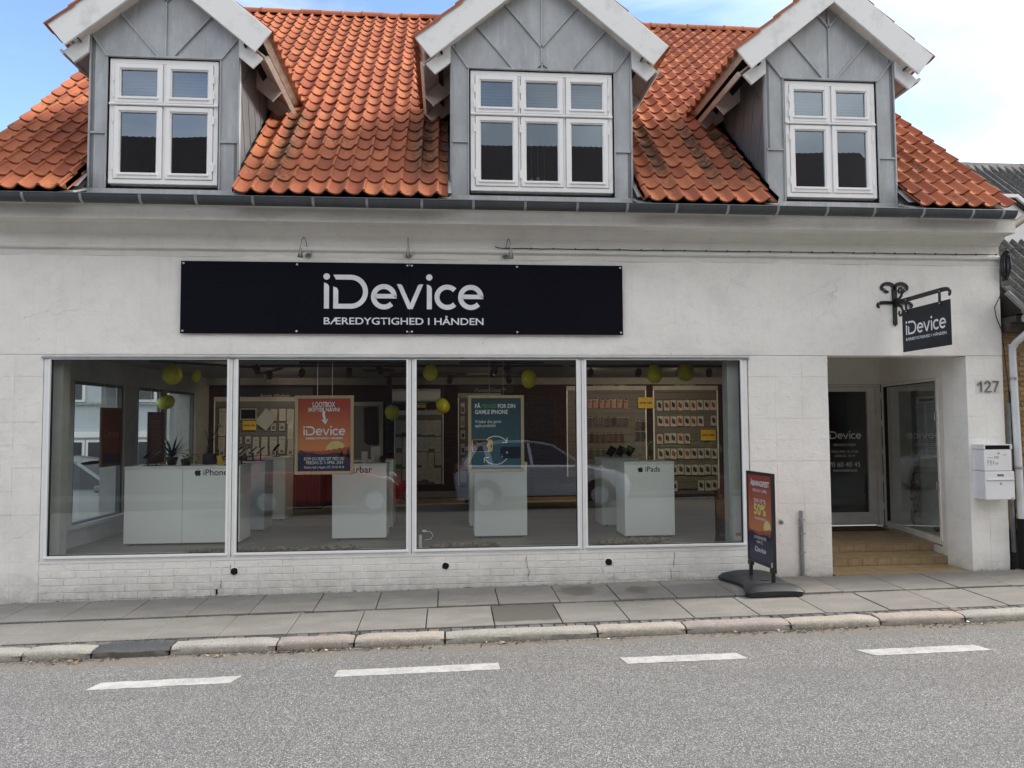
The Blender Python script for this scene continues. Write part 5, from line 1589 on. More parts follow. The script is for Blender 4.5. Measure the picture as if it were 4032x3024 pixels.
# side wall with its street windows, slightly askew
AX, BX = Vector((-4.46, .27, 0)), Vector((-4.24, 5.19, 0)); sd_ = (BX - AX).normalized()
MSW = Matrix(((sd_.x, -sd_.y, 0, AX.x), (sd_.y, sd_.x, 0, AX.y), (0, 0, 1, 0), (0, 0, 0, 1)))
side = bpy.data.objects.new("side_wall", None); COL.objects.link(side); side.location = (-4.46, .27, 0); tag(side, kind="structure")
M_SIDE = mat("panel_white", (.46, .46, .44), .6)
def sw(x0, x1, y0, y1, z0, z1): return MB().box(x0, x1, y0, y1, z0, z1, MSW)
part(sw(-.01, 4.95, 0, .32, -.6, .640), "low_wall", M_SIDE, side)
part(sw(-.01, 4.95, 0, .32, 2.385, 2.72), "top_wall", M_SIDE, side)
part(sw(-.01, .06, 0, .32, .641, 2.384), "pier", M_SIDE, side)
part(sw(1.745, 2.165, 0, .32, .641, 2.384), "pier", M_SIDE, side)
part(sw(4.30, 4.95, 0, .32, .641, 2.384), "pier", M_SIDE, side)
for (a, b) in ((.34, .50), (3.04, 3.17)): part(sw(a, b, .02, .12, .641, 2.384), "mullion", M_SIDE, side)
for (a, b) in ((.061, .339), (.501, 1.744), (2.166, 3.039), (3.171, 4.299)):
    mb = sw(a, a + .03, .03, .09, .641, 2.384)
    for q in ((b - .03, b, .03, .09, .641, 2.384), (a + .03, b - .03, .03, .09, 2.345, 2.384), (a + .03, b - .03, .03, .09, .641, .68)): mb.box(*q, MSW)
    part(mb, "window_frame", mat("frame_grey", (.10, .105, .11), .5), side)
    mb = MB(); mb.add([MSW @ Vector(p) for p in ((a + .03, .06, .68), (b - .03, .06, .68), (b - .03, .06, 2.345), (a + .03, .06, 2.345))], [(0, 1, 2, 3)])
    part(mb, "pane", glass("side_glass", (.86, .90, .90), 1.0, .0), side)
part(sw(.0, 4.3, -.06, .0, .62, .66), "sill", M_SIDE, side)
for q in range(9): part(sw(1.77 + q * .042, 1.772 + q * .042, -.003, 0, .7, 2.38), "panel_groove", mat("groove_grey", (.25, .25, .24), .8), side)
part(MB().box(-4.422, -4.272, .10, .262, FZ, 2.60), "corner_post", M_SIDE, side)
rw = MB().prism([(4.46, .27), (5.17, 2.60), (5.22, 2.60), (4.50, .27)], FZ, 2.7, 'z'); rw.box(5.56, 5.585, 2.61, 5.18, FZ, 2.66); rw.box(5.17, 5.559, 2.58, 2.62, FZ, 2.7)
struct(rw, "partition_wall", M_SIDE)
MB().box(3.33, 3.49, .10, .262, FZ, 2.60).build("corner_post", M_SIDE, shop)
struct(MB().box(WX0, WX1, .095, .26, WZ0 + .003, FZ + .004), "window_sill", M_SIDE)
struct(MB().box(WX0, 4.45, .10, .26, 2.60, 2.67), "window_head", M_SIDE)

# counters
M_CNT = mat("counter_white", (.86, .87, .85), .35, (.83, .84, .82), 3)
M_CTOP = mat("counter_top", (.80, .80, .77), .3)
def counter(x0, x1, y0, y1, label, name="display_counter", h=.945, doors=1, word=None, logo=None):
    t = thing(name, label, "counter", ((x0 + x1) / 2, y0, FZ), "white display counters in the shop")
    w = (x1 - x0) / doors
    part(MB().box(x0 + .004, x1 - .004, y0 + .018, y1, FZ + .022, FZ + h - .031), "carcass", M_CNT, t)
    for k in range(doors): part(MB().box(x0 + k * w + .002, x0 + (k + 1) * w - .002, y0, y0 + .017, FZ + .024, FZ + h - .032), "front_panel", M_CNT, t, bevel=.0015)
    part(MB().box(x0 - .002, x1 + .002, y0 - .004, y1 + .004, FZ + h - .030, FZ + h), "counter_top", M_CTOP, t, bevel=.002)
    for fx in (x0 + .06, x1 - .08): part(MB().box(fx, fx + .03, y0 + .05, y0 + .08, FZ, FZ + .021), "foot", M_DARKMETAL, t)
    if word:
        xw, zw, wd = word[1], word[2], word[3]
        text(word[0], mat("print_black", (.008, .008, .009), .5), t, (xw, y0 - .0015, zw), width=wd, bold=.008)
        if logo: put_flat(fruit_logo_mesh(logo[2]), mat("print_black", (.008, .008, .009), .5), t, (logo[0], y0 - .0015, logo[1]), name="emblem")
    return t
counter(-3.877, -2.52, .80, 1.32, "wide white counter with plants, lettered for phones, behind the first pane", doors=2, word=("iPhones", -2.956, 1.232, .325), logo=(-3.020, 1.226, .085))
counter(-3.15, -2.475, 1.86, 2.35, "white counter standing behind the wide plant counter, carrying phone stands")
counter(-3.0, -2.44, 3.00, 3.6, "white counter farthest back behind the wide plant counter")
counter(-1.442, -.769, .945, 1.45, "white counter below the orange poster, with a white box on top", word=("Bærbar", -1.295, 1.232, .347))
counter(-1.28, -.750, 1.87, 2.35, "white counter half hidden behind the one below the orange poster")
counter(.329, .998, .905, 1.42, "plain white counter below the teal poster")
counter(.292, .80, 1.88, 2.4, "white counter half hidden behind the one below the teal poster")
counter(2.205, 2.845, .70, 1.2, "white counter with fruit emblem lettered for tablets behind the last pane", word=("iPads", 2.475, 1.222, .186), logo=(2.412, 1.216, .075))
counter(2.127, 2.65, 1.74, 2.25, "white counter half hidden behind the tablet counter")

# cash desk with upright slats
t = thing("cash_desk", "cash desk with dark red upright slats in the middle of the shop", "cash desk", (-2.8, 4.5, FZ))
part(MB().box(-3.62, -2.16, 4.52, 5.0, FZ, 1.26), "carcass", mat("desk_black", (.012, .009, .009), .6), t)
part(MB().box(-3.65, -2.13, 4.44, 5.02, 1.262, 1.30), "desk_top", mat("desk_top", (.07, .02, .02), .4), t, bevel=.003)
M_SLAT = m_wood("red_slat", (.115, .028, .020), (.06, .014, .010), 2, 30)
for k in range(37): part(MB().box(-3.61 + k * .0392, -3.588 + k * .0392, 4.488, 4.519, FZ + .03, 1.258), "slat", M_SLAT, t)

# ------------------------------------------------------------------ wall displays
M_SLATW = mat("slatwall", (.135, .122, .108), .5); M_CARD = mat("pack_white", (.46, .43, .385), .5); M_PROP = mat("peg_steel", (.4, .4, .4), .3, metal=.8)
M_YELC = mat("card_yellow", (.62, .38, .02), .5)
M_PK = mat("print_black", (.008, .008, .009), .5)
def slatwall(x0, x1, z0, z1, label, y=5.165):
    t = thing("wall_display", label, "display wall", ((x0 + x1) / 2, y, z0), "slatted display walls at the rear of the shop")
    z = z0; n = 0
    while z < z1 - .03:
        zz = min(z + .128, z1); part(MB().box(x0, x1, y - .006, y + .018, z + .005, zz - .001), "slat", M_SLATW, t); z = zz; n += 1
    part(MB().box(x0 - .02, x0 - .001, y - .012, y + .018, z0, z1), "edge_trim", M_FRAME, t); part(MB().box(x1 + .001, x1 + .02, y - .012, y + .018, z0, z1), "edge_trim", M_FRAME, t)
    part(MB().box(x0 - .02, x1 + .02, y - .02, y + .018, z1 + .001, z1 + .08), "head_panel", M_CARD, t)
    return t
def header(body, x, z, w, y=5.176, panel=None, size=None, label=None):
    t = thing("wall_lettering", label or ("pale wall lettering reading " + body.lower()), "lettering", (x, y, z))
    if panel: part(MB().box(*panel), "panel", M_NAVY, t)
    text(body, mat("header_cream", (.36, .33, .29), .6), t, (x, (panel[2] - .003) if panel else y, z), width=w, bold=.015)
ORD = ["first", "second", "third", "fourth", "fifth", "sixth", "seventh", "eighth", "ninth", "tenth", "eleventh", "twelfth"]
ROWN = ["top", "second", "third", "fourth", "fifth", "sixth"]
PACKS = {}
def pack(kind, w, h, d, face=None, body=None):
    key = (kind, face)
    if key in PACKS: return PACKS[key]
    mb = MB(); mb.cur = 0; mb.box(-w / 2, w / 2, 0, d, -h, 0)
    mb.cur = 1
    if kind == "flip":
        mb.box(-w * .30, w * .02, -.0012, -.0002, -h * .66, -h * .18); mb.box(-w * .08, w * .30, -.0024, -.0013, -h * .74, -h * .30)
    elif kind == "case":
        mb.box(-w * .47, w * .47, -.004, -.0002, -h * .99, -h * .10)
        mb.cur = 2; mb.box(-w * .36, -w * .08, -.006, -.0042, -h * .34, -h * .16); mb.box(-w * .30, w * .30, -.001, .0, -h * .06, h * .06)
    elif kind == "acc":
        mb.box(-w * .28, w * .28, -.003, -.0002, -h * .80, -h * .38); mb.cur = 2; mb.box(-w * .4, w * .4, -.0015, -.0003, -h * .26, -h * .16)
    mb.cur = 2; mb.tube([(0, d, .012), (0, -.03, .012)], .003, 5)
    PACKS[key] = mb.mesh("product_pack", [body or M_CARD, face, M_PK if kind == "case" else M_PROP])
    return PACKS[key]
COLS = dict(red=mat("pk_red", (.24, .025, .02), .5), black=mat("pk_black", (.012, .012, .014), .5), navy=mat("pk_navy", (.012, .02, .055), .5), plum=mat("pk_plum", (.055, .012, .014), .5),
            rose=mat("pk_rose", (.38, .18, .13), .5), grey=mat("pk_grey", (.10, .10, .11), .5), olive=mat("pk_olive", (.045, .05, .035), .5), pale=mat("pk_pale", (.40, .375, .335), .5), violet=mat("pk_violet", (.055, .045, .06), .5))
def hang(kind, x, z, w, h, d, colour, label, group, y=5.10):
    me = pack(kind, w, h, d, COLS[colour], M_CARD if kind != "case" else mat("pk_clear", (.42, .38, .34), .3))
    me_ = me
    o = link("boxed_cover" if kind != "acc" else "boxed_accessory", me, None, loc=(x + random.uniform(-.006, .006), y, z + random.uniform(-.008, .008)), rot=(random.uniform(-.03, .05), random.uniform(-.03, .03), random.uniform(-.12, .12)))
    if kind == "acc": o.scale = (random.uniform(.82, 1.1), 1, random.uniform(.75, 1.1))
    tag(o, label, "product", group)
# flip covers
slatwall(3.83, 5.03, .60, 2.44, "slatted display wall with boxed flip covers seen through the last pane")
header("flip covers", 4.235, 2.50, .40, label="pale wall lettering over the wall of boxed flip covers")
fl_rows = [(2.25, "navy red black red navy red navy plum red"), (1.95, "black red black red black red black - black"), (1.63, "red plum navy red black - - - -"), (1.35, "black plum red black red black navy navy navy"), (1.05, "- - navy navy black black navy navy black"), (.76, "- - black - - - black black black")]
for r, (z, s) in enumerate(fl_rows):
    for k, c in enumerate(s.split()):
        if c != '-': hang("flip", 3.92 + k * .128, z, .110, .185, .022, c, "%s flip cover box, %s from the pillar in the %s row" % (c, ORD[k], ROWN[r]), "flip cover boxes on the display wall")
def price_card(x, z, w, body, label, y=5.06):
    t = thing("price_card", label, "price card", (x, y, z), "yellow discount cards on the display walls")
    part(MB().box(x - w / 2, x + w / 2, y, y + .004, z, z + w * .70), "card", M_YELC, t)
    text(body, M_PK, t, (x, y - .0015, z + w * .28), width=w * .82, align='CENTER', bold=.03)
price_card(4.82, 1.50, .28, "SPAR 50%", "yellow half-price card hung low on the flip cover wall")
price_card(3.645, 2.10, .29, "SPAR 50%", "yellow half-price card between the soft cover wall and the flip cover wall")
# soft covers
slatwall(2.20, 3.66, .85, 2.44, "slatted display wall with soft phone covers left of the flip covers")
header("bag covers  199,-", 2.69, 2.50, .64, label="pale wall lettering with a price over the soft phone covers")
cv_rows = [(2.27, "rose", 9), (1.95, "violet", 9), (1.65, "plum", 8), (1.36, "olive", 7), (1.06, "violet", 4)]
for r, (z, c, n) in enumerate(cv_rows):
    for k in range(n):
        col = c if not (r == 1 and k > 5) else "black"
        hang("case", 2.30 + k * .113 + (0.11 if n < 9 else .08), z, .083, .168, .014, col, "%s soft phone cover, %s in the %s row of covers" % ({"rose": "rosy", "violet": "dusky", "plum": "plum", "olive": "olive green", "black": "black"}[col], ORD[k], ROWN[r]), "soft phone covers on the display wall")
for k in range(4):
    hang("case", 3.50 + (k % 2) * .10, 1.88 if k < 2 else 1.68, .083, .15, .014, "black", "black phone cover on the end pegs beside the yellow card, %s" % (["upper inner", "upper outer", "lower inner", "lower outer"][k]), "soft phone covers on the display wall")
# narrow wall at the right end
slatwall(5.18, 5.50, .60, 2.44, "narrow strip of display wall at the end beside the window post")
for r in range(4): hang("acc", 5.28, 2.24 - r * .32, .12, .26, .03, "pale", "long pale pack on the narrow end display, %s from the top" % ORD[r], "packs on the narrow end display")
# accessories left
slatwall(-4.12, -2.36, 1.00, 2.255, "slatted display wall of charging accessories behind the orange poster")
header("Apple tilbehør", -3.345, 2.325, .53, panel=(-3.98, -2.42, 5.150, 5.184, 2.262 + .08, 2.50), label="pale lettering on a navy panel over the charging accessories")
n_ = 0
for r, z in enumerate((2.12, 1.86, 1.63, 1.42)):
    for k in range(11):
        x = -3.98 + k * .148
        if r < 2 and -3.72 < x < -3.12: continue
        hang("acc", x, z, random.choice((.085, .095)), (.15, .13, .12, .15)[r], .03, random.choice(("pale", "pale", "grey")), "small white accessory pack, %s in the %s row behind the orange poster" % (ORD[k], ROWN[r]), "accessory packs on the display wall")
price_card(-3.50, 1.745, .235, "SPAR 10%", "yellow ten percent card under the tablet on the accessory wall")
t = thing("tablet_display", "dark tablet in a pale case shown on the accessory wall", "tablet", (-3.52, 5.08, 1.94))
part(MB().box(-3.665, -3.385, 5.07, 5.085, 1.93, 2.125), "case", M_CARD, t, bevel=.004); part(MB().box(-3.650, -3.400, 5.066, 5.0695, 1.945, 2.11), "screen", mat("screen_black", (.006, .006, .008), .2), t)
t = thing("tablet_cover", "grey tablet sleeve hung askew beside the dark tablet", "tablet sleeve", (-3.22, 5.08, 1.95))
mb = MB(); mb.box(-.13, .13, 0, .012, -.16, .16, Matrix.Translation((-3.22, 5.075, 1.93)) @ Matrix.Rotation(rad(38), 4, 'Y')); part(mb, "sleeve", mat("sleeve_grey", (.36, .35, .33), .6), t, bevel=.006)
# adapters and glass
slatwall(-.95, -.10, .74, 2.0, "slatted display wall of adapters seen beside the middle window post")
header("& adaptere", -.42, 2.06, .29, label="pale wall lettering over the adapter packs")
for r, z in enumerate((1.90, 1.60, 1.32, 1.04)):
    for k in range(7): hang("acc", -.89 + k * .118, z, .098, .20, .03, "pale", "white adapter pack, %s in the %s row of the adapter wall" % (ORD[k], ROWN[r]), "adapter packs on the display wall")
price_card(-.48, 2.13, .17, "SPAR 25%", "small yellow quarter-off card under the air conditioner")
slatwall(.20, .95, .72, 2.31, "display wall of screen protectors mostly hidden by the teal poster")
header("PanzerGlass™", .495, 2.415, .56, panel=(.2, 1.2, 5.15, 5.184, 2.395, 2.53), label="pale lettering on a navy panel above the teal poster")
for r in range(6): hang("acc", .27, 2.22 - r * .25, .075, .20, .03, ("red", "rose", "black", "navy", "rose", "pale")[r], "narrow upright pack at the edge of the teal poster, %s from the top" % ORD[r], "screen protector packs")
ac = thing("air_conditioner", "white wall-mounted air conditioner beside the middle window post", "air conditioner", (-.55, 5.05, 2.2))
part(MB().prism([(5.185, 2.215), (5.185, 2.47), (5.03, 2.47), (4.98, 2.42), (4.985, 2.27), (5.05, 2.215)], -1.0, -.135, 'x'), "casing", M_MB, ac, bevel=.01)
part(MB().box(-.98, -.16, 4.99, 5.04, 2.214, 2.238), "air_flap", M_DARKMETAL, ac)
# doorway at the rear with a dark coat
t = thing("rear_doorway", "white framed doorway at the rear with a dark coat hanging in it", "doorway", (-1.45, 5.1, FZ))
part(MB().box(-1.78, -1.70, 5.13, 5.184, FZ, 2.24).box(-1.24, -1.17, 5.13, 5.184, FZ, 2.24).box(-1.699, -1.241, 5.13, 5.184, 2.17, 2.24), "door_frame", mat("doorframe_grey", (.36, .35, .33), .6), t)
part(MB().box(-1.699, -1.241, 5.150, 5.182, FZ, 2.168), "door_leaf", mat("door_bluegrey", (.12, .14, .15), .6), t)
mb = MB(); pts = [(-1.51, 2.14), (-1.27, 2.15), (-1.25, 1.5), (-1.30, 1.47), (-1.36, 1.50), (-1.42, 1.46), (-1.50, 1.52)]
t2 = thing("coat", "dark coat hanging in the doorway at the rear", "coat", (-1.4, 5.13, 1.5)); part(mb.prism(pts, 5.09, 5.14, 'y'), "cloth", mat("dark_cloth", (.012, .012, .014), .9), t2, bevel=.015)
MB().box(1.2, 2.4, 5.12, 5.183, FZ, FZ + .09).build("skirting", m_wood("pale_wood", (.42, .29, .16), (.33, .22, .12), 0), bw_root)
MB().box(-1.1, .3, 5.12, 5.183, FZ, FZ + .09).build("skirting", m_wood("pale_wood", (.42, .29, .16), (.33, .22, .12), 0), bw_root)

# ------------------------------------------------------------------ posters hung in the window
M_OAK = m_wood("oak_frame", (.46, .36, .22), (.36, .27, .16), 2, 26)
def hung_poster(x0, x1, z0, z1, y, label, sheet_mat):
    t = thing("window_poster", label, "poster", ((x0 + x1) / 2, y, z0), "framed posters hung in the shop window")
    f = .038
    for q in ((x0, x0 + f, z0 + f + .0005, z1 - f - .0005), (x1 - f, x1, z0 + f + .0005, z1 - f - .0005), (x0, x1, z0, z0 + f), (x0, x1, z1 - f, z1)):
        part(MB().box(q[0], q[1], y - .012, y + .012, q[2], q[3]), "frame", M_OAK, t, bevel=.002)
    mb = MB().box(x0 + f, x1 - f, y - .003, y + .003, z0 + f, z1 - f); part(mb, "sheet", sheet_mat, t)
    for wx in (x0 + (x1 - x0) * .38, x0 + (x1 - x0) * .63): part(MB().tube([(wx, y, z1 - .002), (wx, y + .01, 2.668)], .003, 6), "hanging_wire", M_STEEL, t)
    return t, Matrix.Translation((x0 + f, y - .0035, z0 + f)), x1 - x0 - 2 * f, z1 - z0 - 2 * f
t, MP1, pw, ph = hung_poster(-1.786, -1.105, 1.256, 2.180, .35, "framed orange sunset poster announcing a new name, hung in the second pane", m_poster("poster_orange", (.36, .055, .032), (.56, .20, .085), .33, .80))
poster_art(t, MP1, pw, ph, None, [
    ("LOOTBOX", pw * .49, ph * .885, pw * .43, W, .02, .060), ("SKIFTER NAVN!", pw * .49, ph * .822, pw * .60, W, .02, .046), ("ARROW", pw * .49, ph * .640, None, W, 0, None), ("LOGO", pw * .50, ph * .495, pw * .80, W, 0, None),
    ("BÆREDYGTIGHED I HÅNDEN", pw * .50, ph * .438, pw * .69, W, .02, .032), ("KOM OG FEJRE DET MED OS!", pw * .50, ph * .150, pw * .76, W, .0, .036), ("FREDAG D. 5 APRIL 2024", pw * .51, ph * .097, pw * .70, W, .0, .036), ("iDevice ApS | Algade 127 | 70 60 40 45", pw * .50, ph * .040, pw * .76, W, .0, .026)],
    (pw * .72, ph * .285, pw * .185), .243)
t, MP2, pw, ph = hung_poster(.238, .908, 1.259, 2.178, .35, "framed teal poster about selling old phones, hung in the third pane", m_poster("poster_teal", (.020, .060, .075), (.035, .085, .11), .30, .80))
GRN = mat("print_green", (.06, .26, .05), .5)
def on2(me, mt, x, z, k=1, name="lettering"):
    me.materials.clear(); me.materials.append(mt)
    return link(name, me, t, M=Matrix.Translation(-t.location) @ MP2 @ Matrix.Translation((x, -.0006 * k, z)) @ Matrix.Rotation(rad(90), 4, 'X'))
on2(text_mesh("FÅ", .066, .062, .02), W, .045, ph - .115); on2(text_mesh("PENGE", .172, .048, .02), GRN, .127, ph - .115); on2(text_mesh("FOR DIN", .210, .048, .02), W, .318, ph - .115)
on2(text_mesh("GAMLE IPHONE", .392, .048, .02), W, .045, ph - .186)
on2(text_mesh("Vi køber dine gamle", .31, .036, 0), W, .045, ph - .295); on2(text_mesh("apple produkter", .25, .036, 0), W, .045, ph - .342)
for (a0, a1, cz, arrow) in ((155, 32, .23, 1), (-32, -150, .215, 2)):
    mb = MB(); cx = .29; r = .165
    band(mb, arc(cx, cz, r, a0, a1, 24), arc(cx, cz, r - .009, a0, a1, 24))
    ex, ez = cx + (r - .004) * math.cos(rad(a1)), cz + (r - .004) * math.sin(rad(a1))
    for (dx, dz) in ((-.06, -.004), (.0, .058)) if arrow == 1 else ((.06, .004), (.004, -.058)):
        l = math.hypot(dx, dz); nx_, nz_ = -dz / l * .0045, dx / l * .0045
        flat_poly(mb, [(ex + nx_, ez + nz_), (ex + dx + nx_, ez + dz + nz_), (ex + dx - nx_, ez + dz - nz_), (ex - nx_, ez - nz_)])
    on2(mb.mesh("arrow_print"), W, 0, 0, 1, "arrow_print")
def rounded(x0, x1, z0, z1, r):
    return arc(x1 - r, z1 - r, r, 0, 90, 5) + arc(x0 + r, z1 - r, r, 90, 180, 5) + arc(x0 + r, z0 + r, r, 180, 270, 5) + arc(x1 - r, z0 + r, r, 270, 360, 5)
mb = MB(); flat_poly(mb, rounded(.003, .255, .205, .352, .025)); on2(mb.mesh("phone_print"), mat("phone_glow", (.60, .42, .16), .4), 0, 0, 3, "phone_print")
mb = MB(); flat_poly(mb, [(.02, .21), (.19, .21), (.205, .24), (.18, .28), (.20, .32), (.185, .347), (.02, .347)]); on2(mb.mesh("phone_print"), mat("phone_dark", (.025, .018, .022), .4), 0, 0, 4, "phone_print")
mb = MB(); flat_poly(mb, [(.02, .275), (.10, .284), (.19, .347), (.11, .30), (.09, .30), (.03, .347), (.075, .285)]); on2(mb.mesh("phone_print"), mat("phone_bronze", (.22, .10, .04), .4), 0, 0, 5, "phone_print")
mb = MB(); flat_poly(mb, rounded(.232, .243, .255, .30, .005)); on2(mb.mesh("phone_print"), M_PK, 0, 0, 5, "phone_print")
mb = MB(); flat_poly(mb, rounded(.345, .588, .125, .265, .025)); on2(mb.mesh("phone_print"), mat("phone_black", (.006, .007, .010), .3), 0, 0, 3, "phone_print")
on2(fruit_logo_mesh(.030), mat("print_silver", (.40, .42, .45), .4), .425, .182, 4, "emblem")
mb = MB(); flat_poly(mb, arc(.365, .145, .009, 0, 360, 12)[:-1]); flat_poly(mb, arc(.365, .168, .006, 0, 360, 12)[:-1]); on2(mb.mesh("phone_print"), mat("print_silver", (.40, .42, .45), .4), 0, 0, 4, "phone_print")
# the two posters seen from behind in the side windows
def side_poster(y0, y1, z0, z1, label, colour, logo):
    Lm = lambda y: (y - .27) / sd_.y
    t = thing("window_poster", label, "poster", tuple(MSW @ Vector((Lm((y0 + y1) / 2), -.05, z0))), "framed posters hung in the shop window")
    a, b = Lm(y0), Lm(y1); f = .035
    for q in ((a, a + f, z0, z1), (b - f, b, z0, z1), (a + f, b - f, z0, z0 + f), (a + f, b - f, z1 - f, z1)): part(sw(q[0], q[1], -.06, -.035, q[2], q[3]), "frame", m_wood("oak_dark", (.16, .09, .04), (.10, .055, .025), 2, 26), t)
    part(sw(a + f, b - f, -.052, -.046, z0 + f, z1 - f), "sheet", colour, t)
    for xx in (a + .12, b - .12): part(MB().tube([MSW @ Vector((xx, -.048, z1)), MSW @ Vector((xx, -.03, 2.38))], .003, 5), "hanging_wire", M_STEEL, t)
    me = None
    if logo:
        me = logo_mesh((b - a) * .72); me.materials.append(mat("ghost_print", (.36, .14, .11), .5)); o = (a + (b - a) * .14, .40)
        link("lettering", me, t, M=Matrix.Translation(-t.location) @ MSW @ Matrix.Translation((o[0], -.0535, z0 + (z1 - z0) * .50)) @ Matrix.Rotation(rad(90), 4, 'X'))
        mb = sw(a + f, b - f, -.0535, -.0525, z0 + f, z0 + (z1 - z0) * .22); part(mb, "hill_print", mat("print_hill", (.022, .020, .045), .45), t)
    else:
        for j in range(18): part(sw(a + .08, b - .08 - random.uniform(0, .1), -.0535, -.0525, z0 + .10 + j * .030, z0 + .112 + j * .030), "text_rows", mat("ghost_rows", (.40, .20, .12), .5), t)
side_poster(1.27, 1.81, 1.315, 2.07, "dark red poster with shop name hung in the nearer side window", mat("poster_back_red", (.16, .030, .022), .5), True)
side_poster(2.635, 3.165, 1.285, 2.035, "brown list poster with rows of print in the farther side window", mat("poster_back_brown", (.22, .085, .045), .5), False)

# ------------------------------------------------------------------ balloons
t_ = NT("balloon_yellow"); t_.done((.62, .60, .02), .28, 0, .5); t_.b.inputs["Subsurface Weight"].default_value = .15
M_BAL = t_.m
def balloon(x, y, z, r, label, tilt=0.0, squash=1.0):
    pr = [(.001, -1.30), (.06, -1.29), (.035, -1.24), (.10, -1.16), (.30, -1.02)]
    for a in range(-55, 91, 9):
        aa = rad(a); pr.append((max(.002, math.cos(aa)), math.sin(aa) * (1.0 if a > 0 else 1.22)))
    M4 = Matrix.Translation((x, y, z)) @ Matrix.Rotation(tilt, 4, 'Y') @ Matrix.Diagonal((r * squash, r * squash, r, 1))
    t = thing("balloon", label, "balloon", (x, y, z), "yellow balloons in the shop")
    part(MB().lathe(pr, 22, M4), "skin", M_BAL, t, smooth=True)
    e = M4 @ Vector((0, 0, -1.29)); part(MB().tube([(x, y, z + r * .9), (x, y, 2.668)], .0015, 4), "string", M_CARD, t)
balloon(-3.62, 1.6, 2.50, .125, "big yellow drop-shaped balloon at the top of the first pane", math.pi, 1.0)
balloon(-3.50, 2.2, 2.52, .085, "narrow yellow balloon beside the lit spotlight in the first pane", math.pi + .15, .72)
balloon(-4.26, 3.2, 2.19, .120, "yellow balloon floating before the side window", 1.2, .9)
balloon(-.97, 4.6, 2.05, .125, "dim yellow balloon by the rear doorway", 0, 1)
balloon(-.235, 1.55, 2.52, .105, "yellow balloon in the upper corner of the third pane", math.pi, .95)
balloon(1.22, 2.7, 2.50, .135, "golden balloon at the top of the third pane", math.pi, .85)
balloon(-.08, 3.6, 2.12, .120, "yellow balloon before the adapter lettering", math.pi - .5, .9)
balloon(2.83, 1.5, 2.50, .125, "bright yellow tilted balloon above the soft covers in the last pane", math.pi - .35, .88)
balloon(3.40, 1.9, 2.55, .125, "duller yellow balloon above the flip covers in the last pane", math.pi, 1)

# ------------------------------------------------------------------ ceiling tracks and spotlights
M_LAMPB = mat("lamp_black", (.012, .012, .013), .5)
def track(p, q, label):
    t = thing("light_track", label, "light track", p, "black lighting tracks on the shop ceiling")
    p, q = Vector(p), Vector(q); d = (q - p).normalized(); s = Vector((-d.y, d.x, 0)) * .018
    mb = MB(); mb.add([p + s, q + s, q - s, p - s] + [v + Vector((0, 0, .03)) for v in (p + s, q + s, q - s, p - s)], [(0, 1, 2, 3), (7, 6, 5, 4), (0, 4, 5, 1), (1, 5, 6, 2), (2, 6, 7, 3), (3, 7, 4, 0)])
    part(mb, "rail", M_LAMPB, t)
track((-2.6, 2.03, 2.638), (-.35, 2.06, 2.638), "black lighting track over the orange poster")
track((-1.95, 1.46, 2.638), (-.55, 1.46, 2.638), "short front lighting track above the orange poster wires")
track((-2.95, 3.6, 2.638), (-2.4, 2.5, 2.638), "slanting lighting track over the phone stands")
track((-1.1, 4.6, 2.638), (.3, 3.6, 2.638), "slanting lighting track near the rear doorway")
track((-.5, 2.02, 2.638), (1.65, 2.04, 2.638), "black lighting track over the teal poster")
track((.15, 1.42, 2.638), (1.30, 1.44, 2.638), "short front lighting track above the teal poster wires")
track((-.6, 3.7, 2.638), (1.35, 3.75, 2.638), "rear lighting track behind the teal poster")
track((1.75, 2.05, 2.638), (4.2, 2.07, 2.638), "black lighting track over the soft cover wall")
track((-3.75, 1.2, 2.638), (-2.75, 2.3, 2.638), "lighting track with the lit spotlight in the first pane")
M_GLOW = emit("lamp_glow", (1.0, .86, .62), 9.0)
def spot(x, y, aim, label, power=22, lit=True):
    t = thing("spotlight", label, "spotlight", (x, y, 2.57), "black track spotlights in the shop")
    d = (Vector(aim) - Vector((x, y, 2.56))).normalized()
    M4 = Matrix.Translation((x, y, 2.56)) @ d.to_track_quat('Z', 'Y').to_matrix().to_4x4()
    part(MB().lathe([(.030, -.062), (.044, -.056), (.046, .055), (.040, .060)], 16, M4), "lamp_body", M_LAMPB, t, smooth=True)
    part(MB().tube([(x, y, 2.57), (x, y, 2.637)], .012, 8), "stem", M_LAMPB, t)
    part(MB().lathe([(.036, .0615), (.034, .0618)], 16, M4), "lens", M_GLOW if lit else M_PK, t)
    if power:
        ld = bpy.data.lights.new("spot_beam", 'SPOT'); ld.energy = power * .5; ld.spot_size = rad(70); ld.spot_blend = .6; ld.color = (1.0, .80, .56); ld.shadow_soft_size = .04
        lo = bpy.data.objects.new("spot_beam", ld); COL.objects.link(lo); lo.parent = t; lo.matrix_local = Matrix.Translation(M4.translation + d * .07 - t.location) @ (-d).to_track_quat('Z', 'Y').to_matrix().to_4x4()
spot(-2.97, 2.05, (-3.6, .2, 1.4), "lit black spotlight facing the street beside the big balloon", 10)
spot(-2.60, 2.6, (-3.3, 5.1, 1.6), "black spotlight right of the narrow balloon in the first pane", 24)
spot(-2.03, 2.04, (-2.9, 5.1, 1.5), "black spotlight on the track before the accessory wall", 24)
spot(-1.385, 2.05, (-1.9, 3.5, .6), "black spotlight between the poster wires in the second pane", 14)
spot(-.575, 2.05, (-.6, 5.1, 1.6), "black spotlight at the end of the second pane", 0, False)
spot(-2.50, 1.46, (-2.8, 4.9, .9), "dark spotlight at the top corner of the second pane", 0, False)
spot(-.90, 1.46, (-.4, 5.0, 1.0), "dark spotlight on the short front track in the second pane", 0, False)
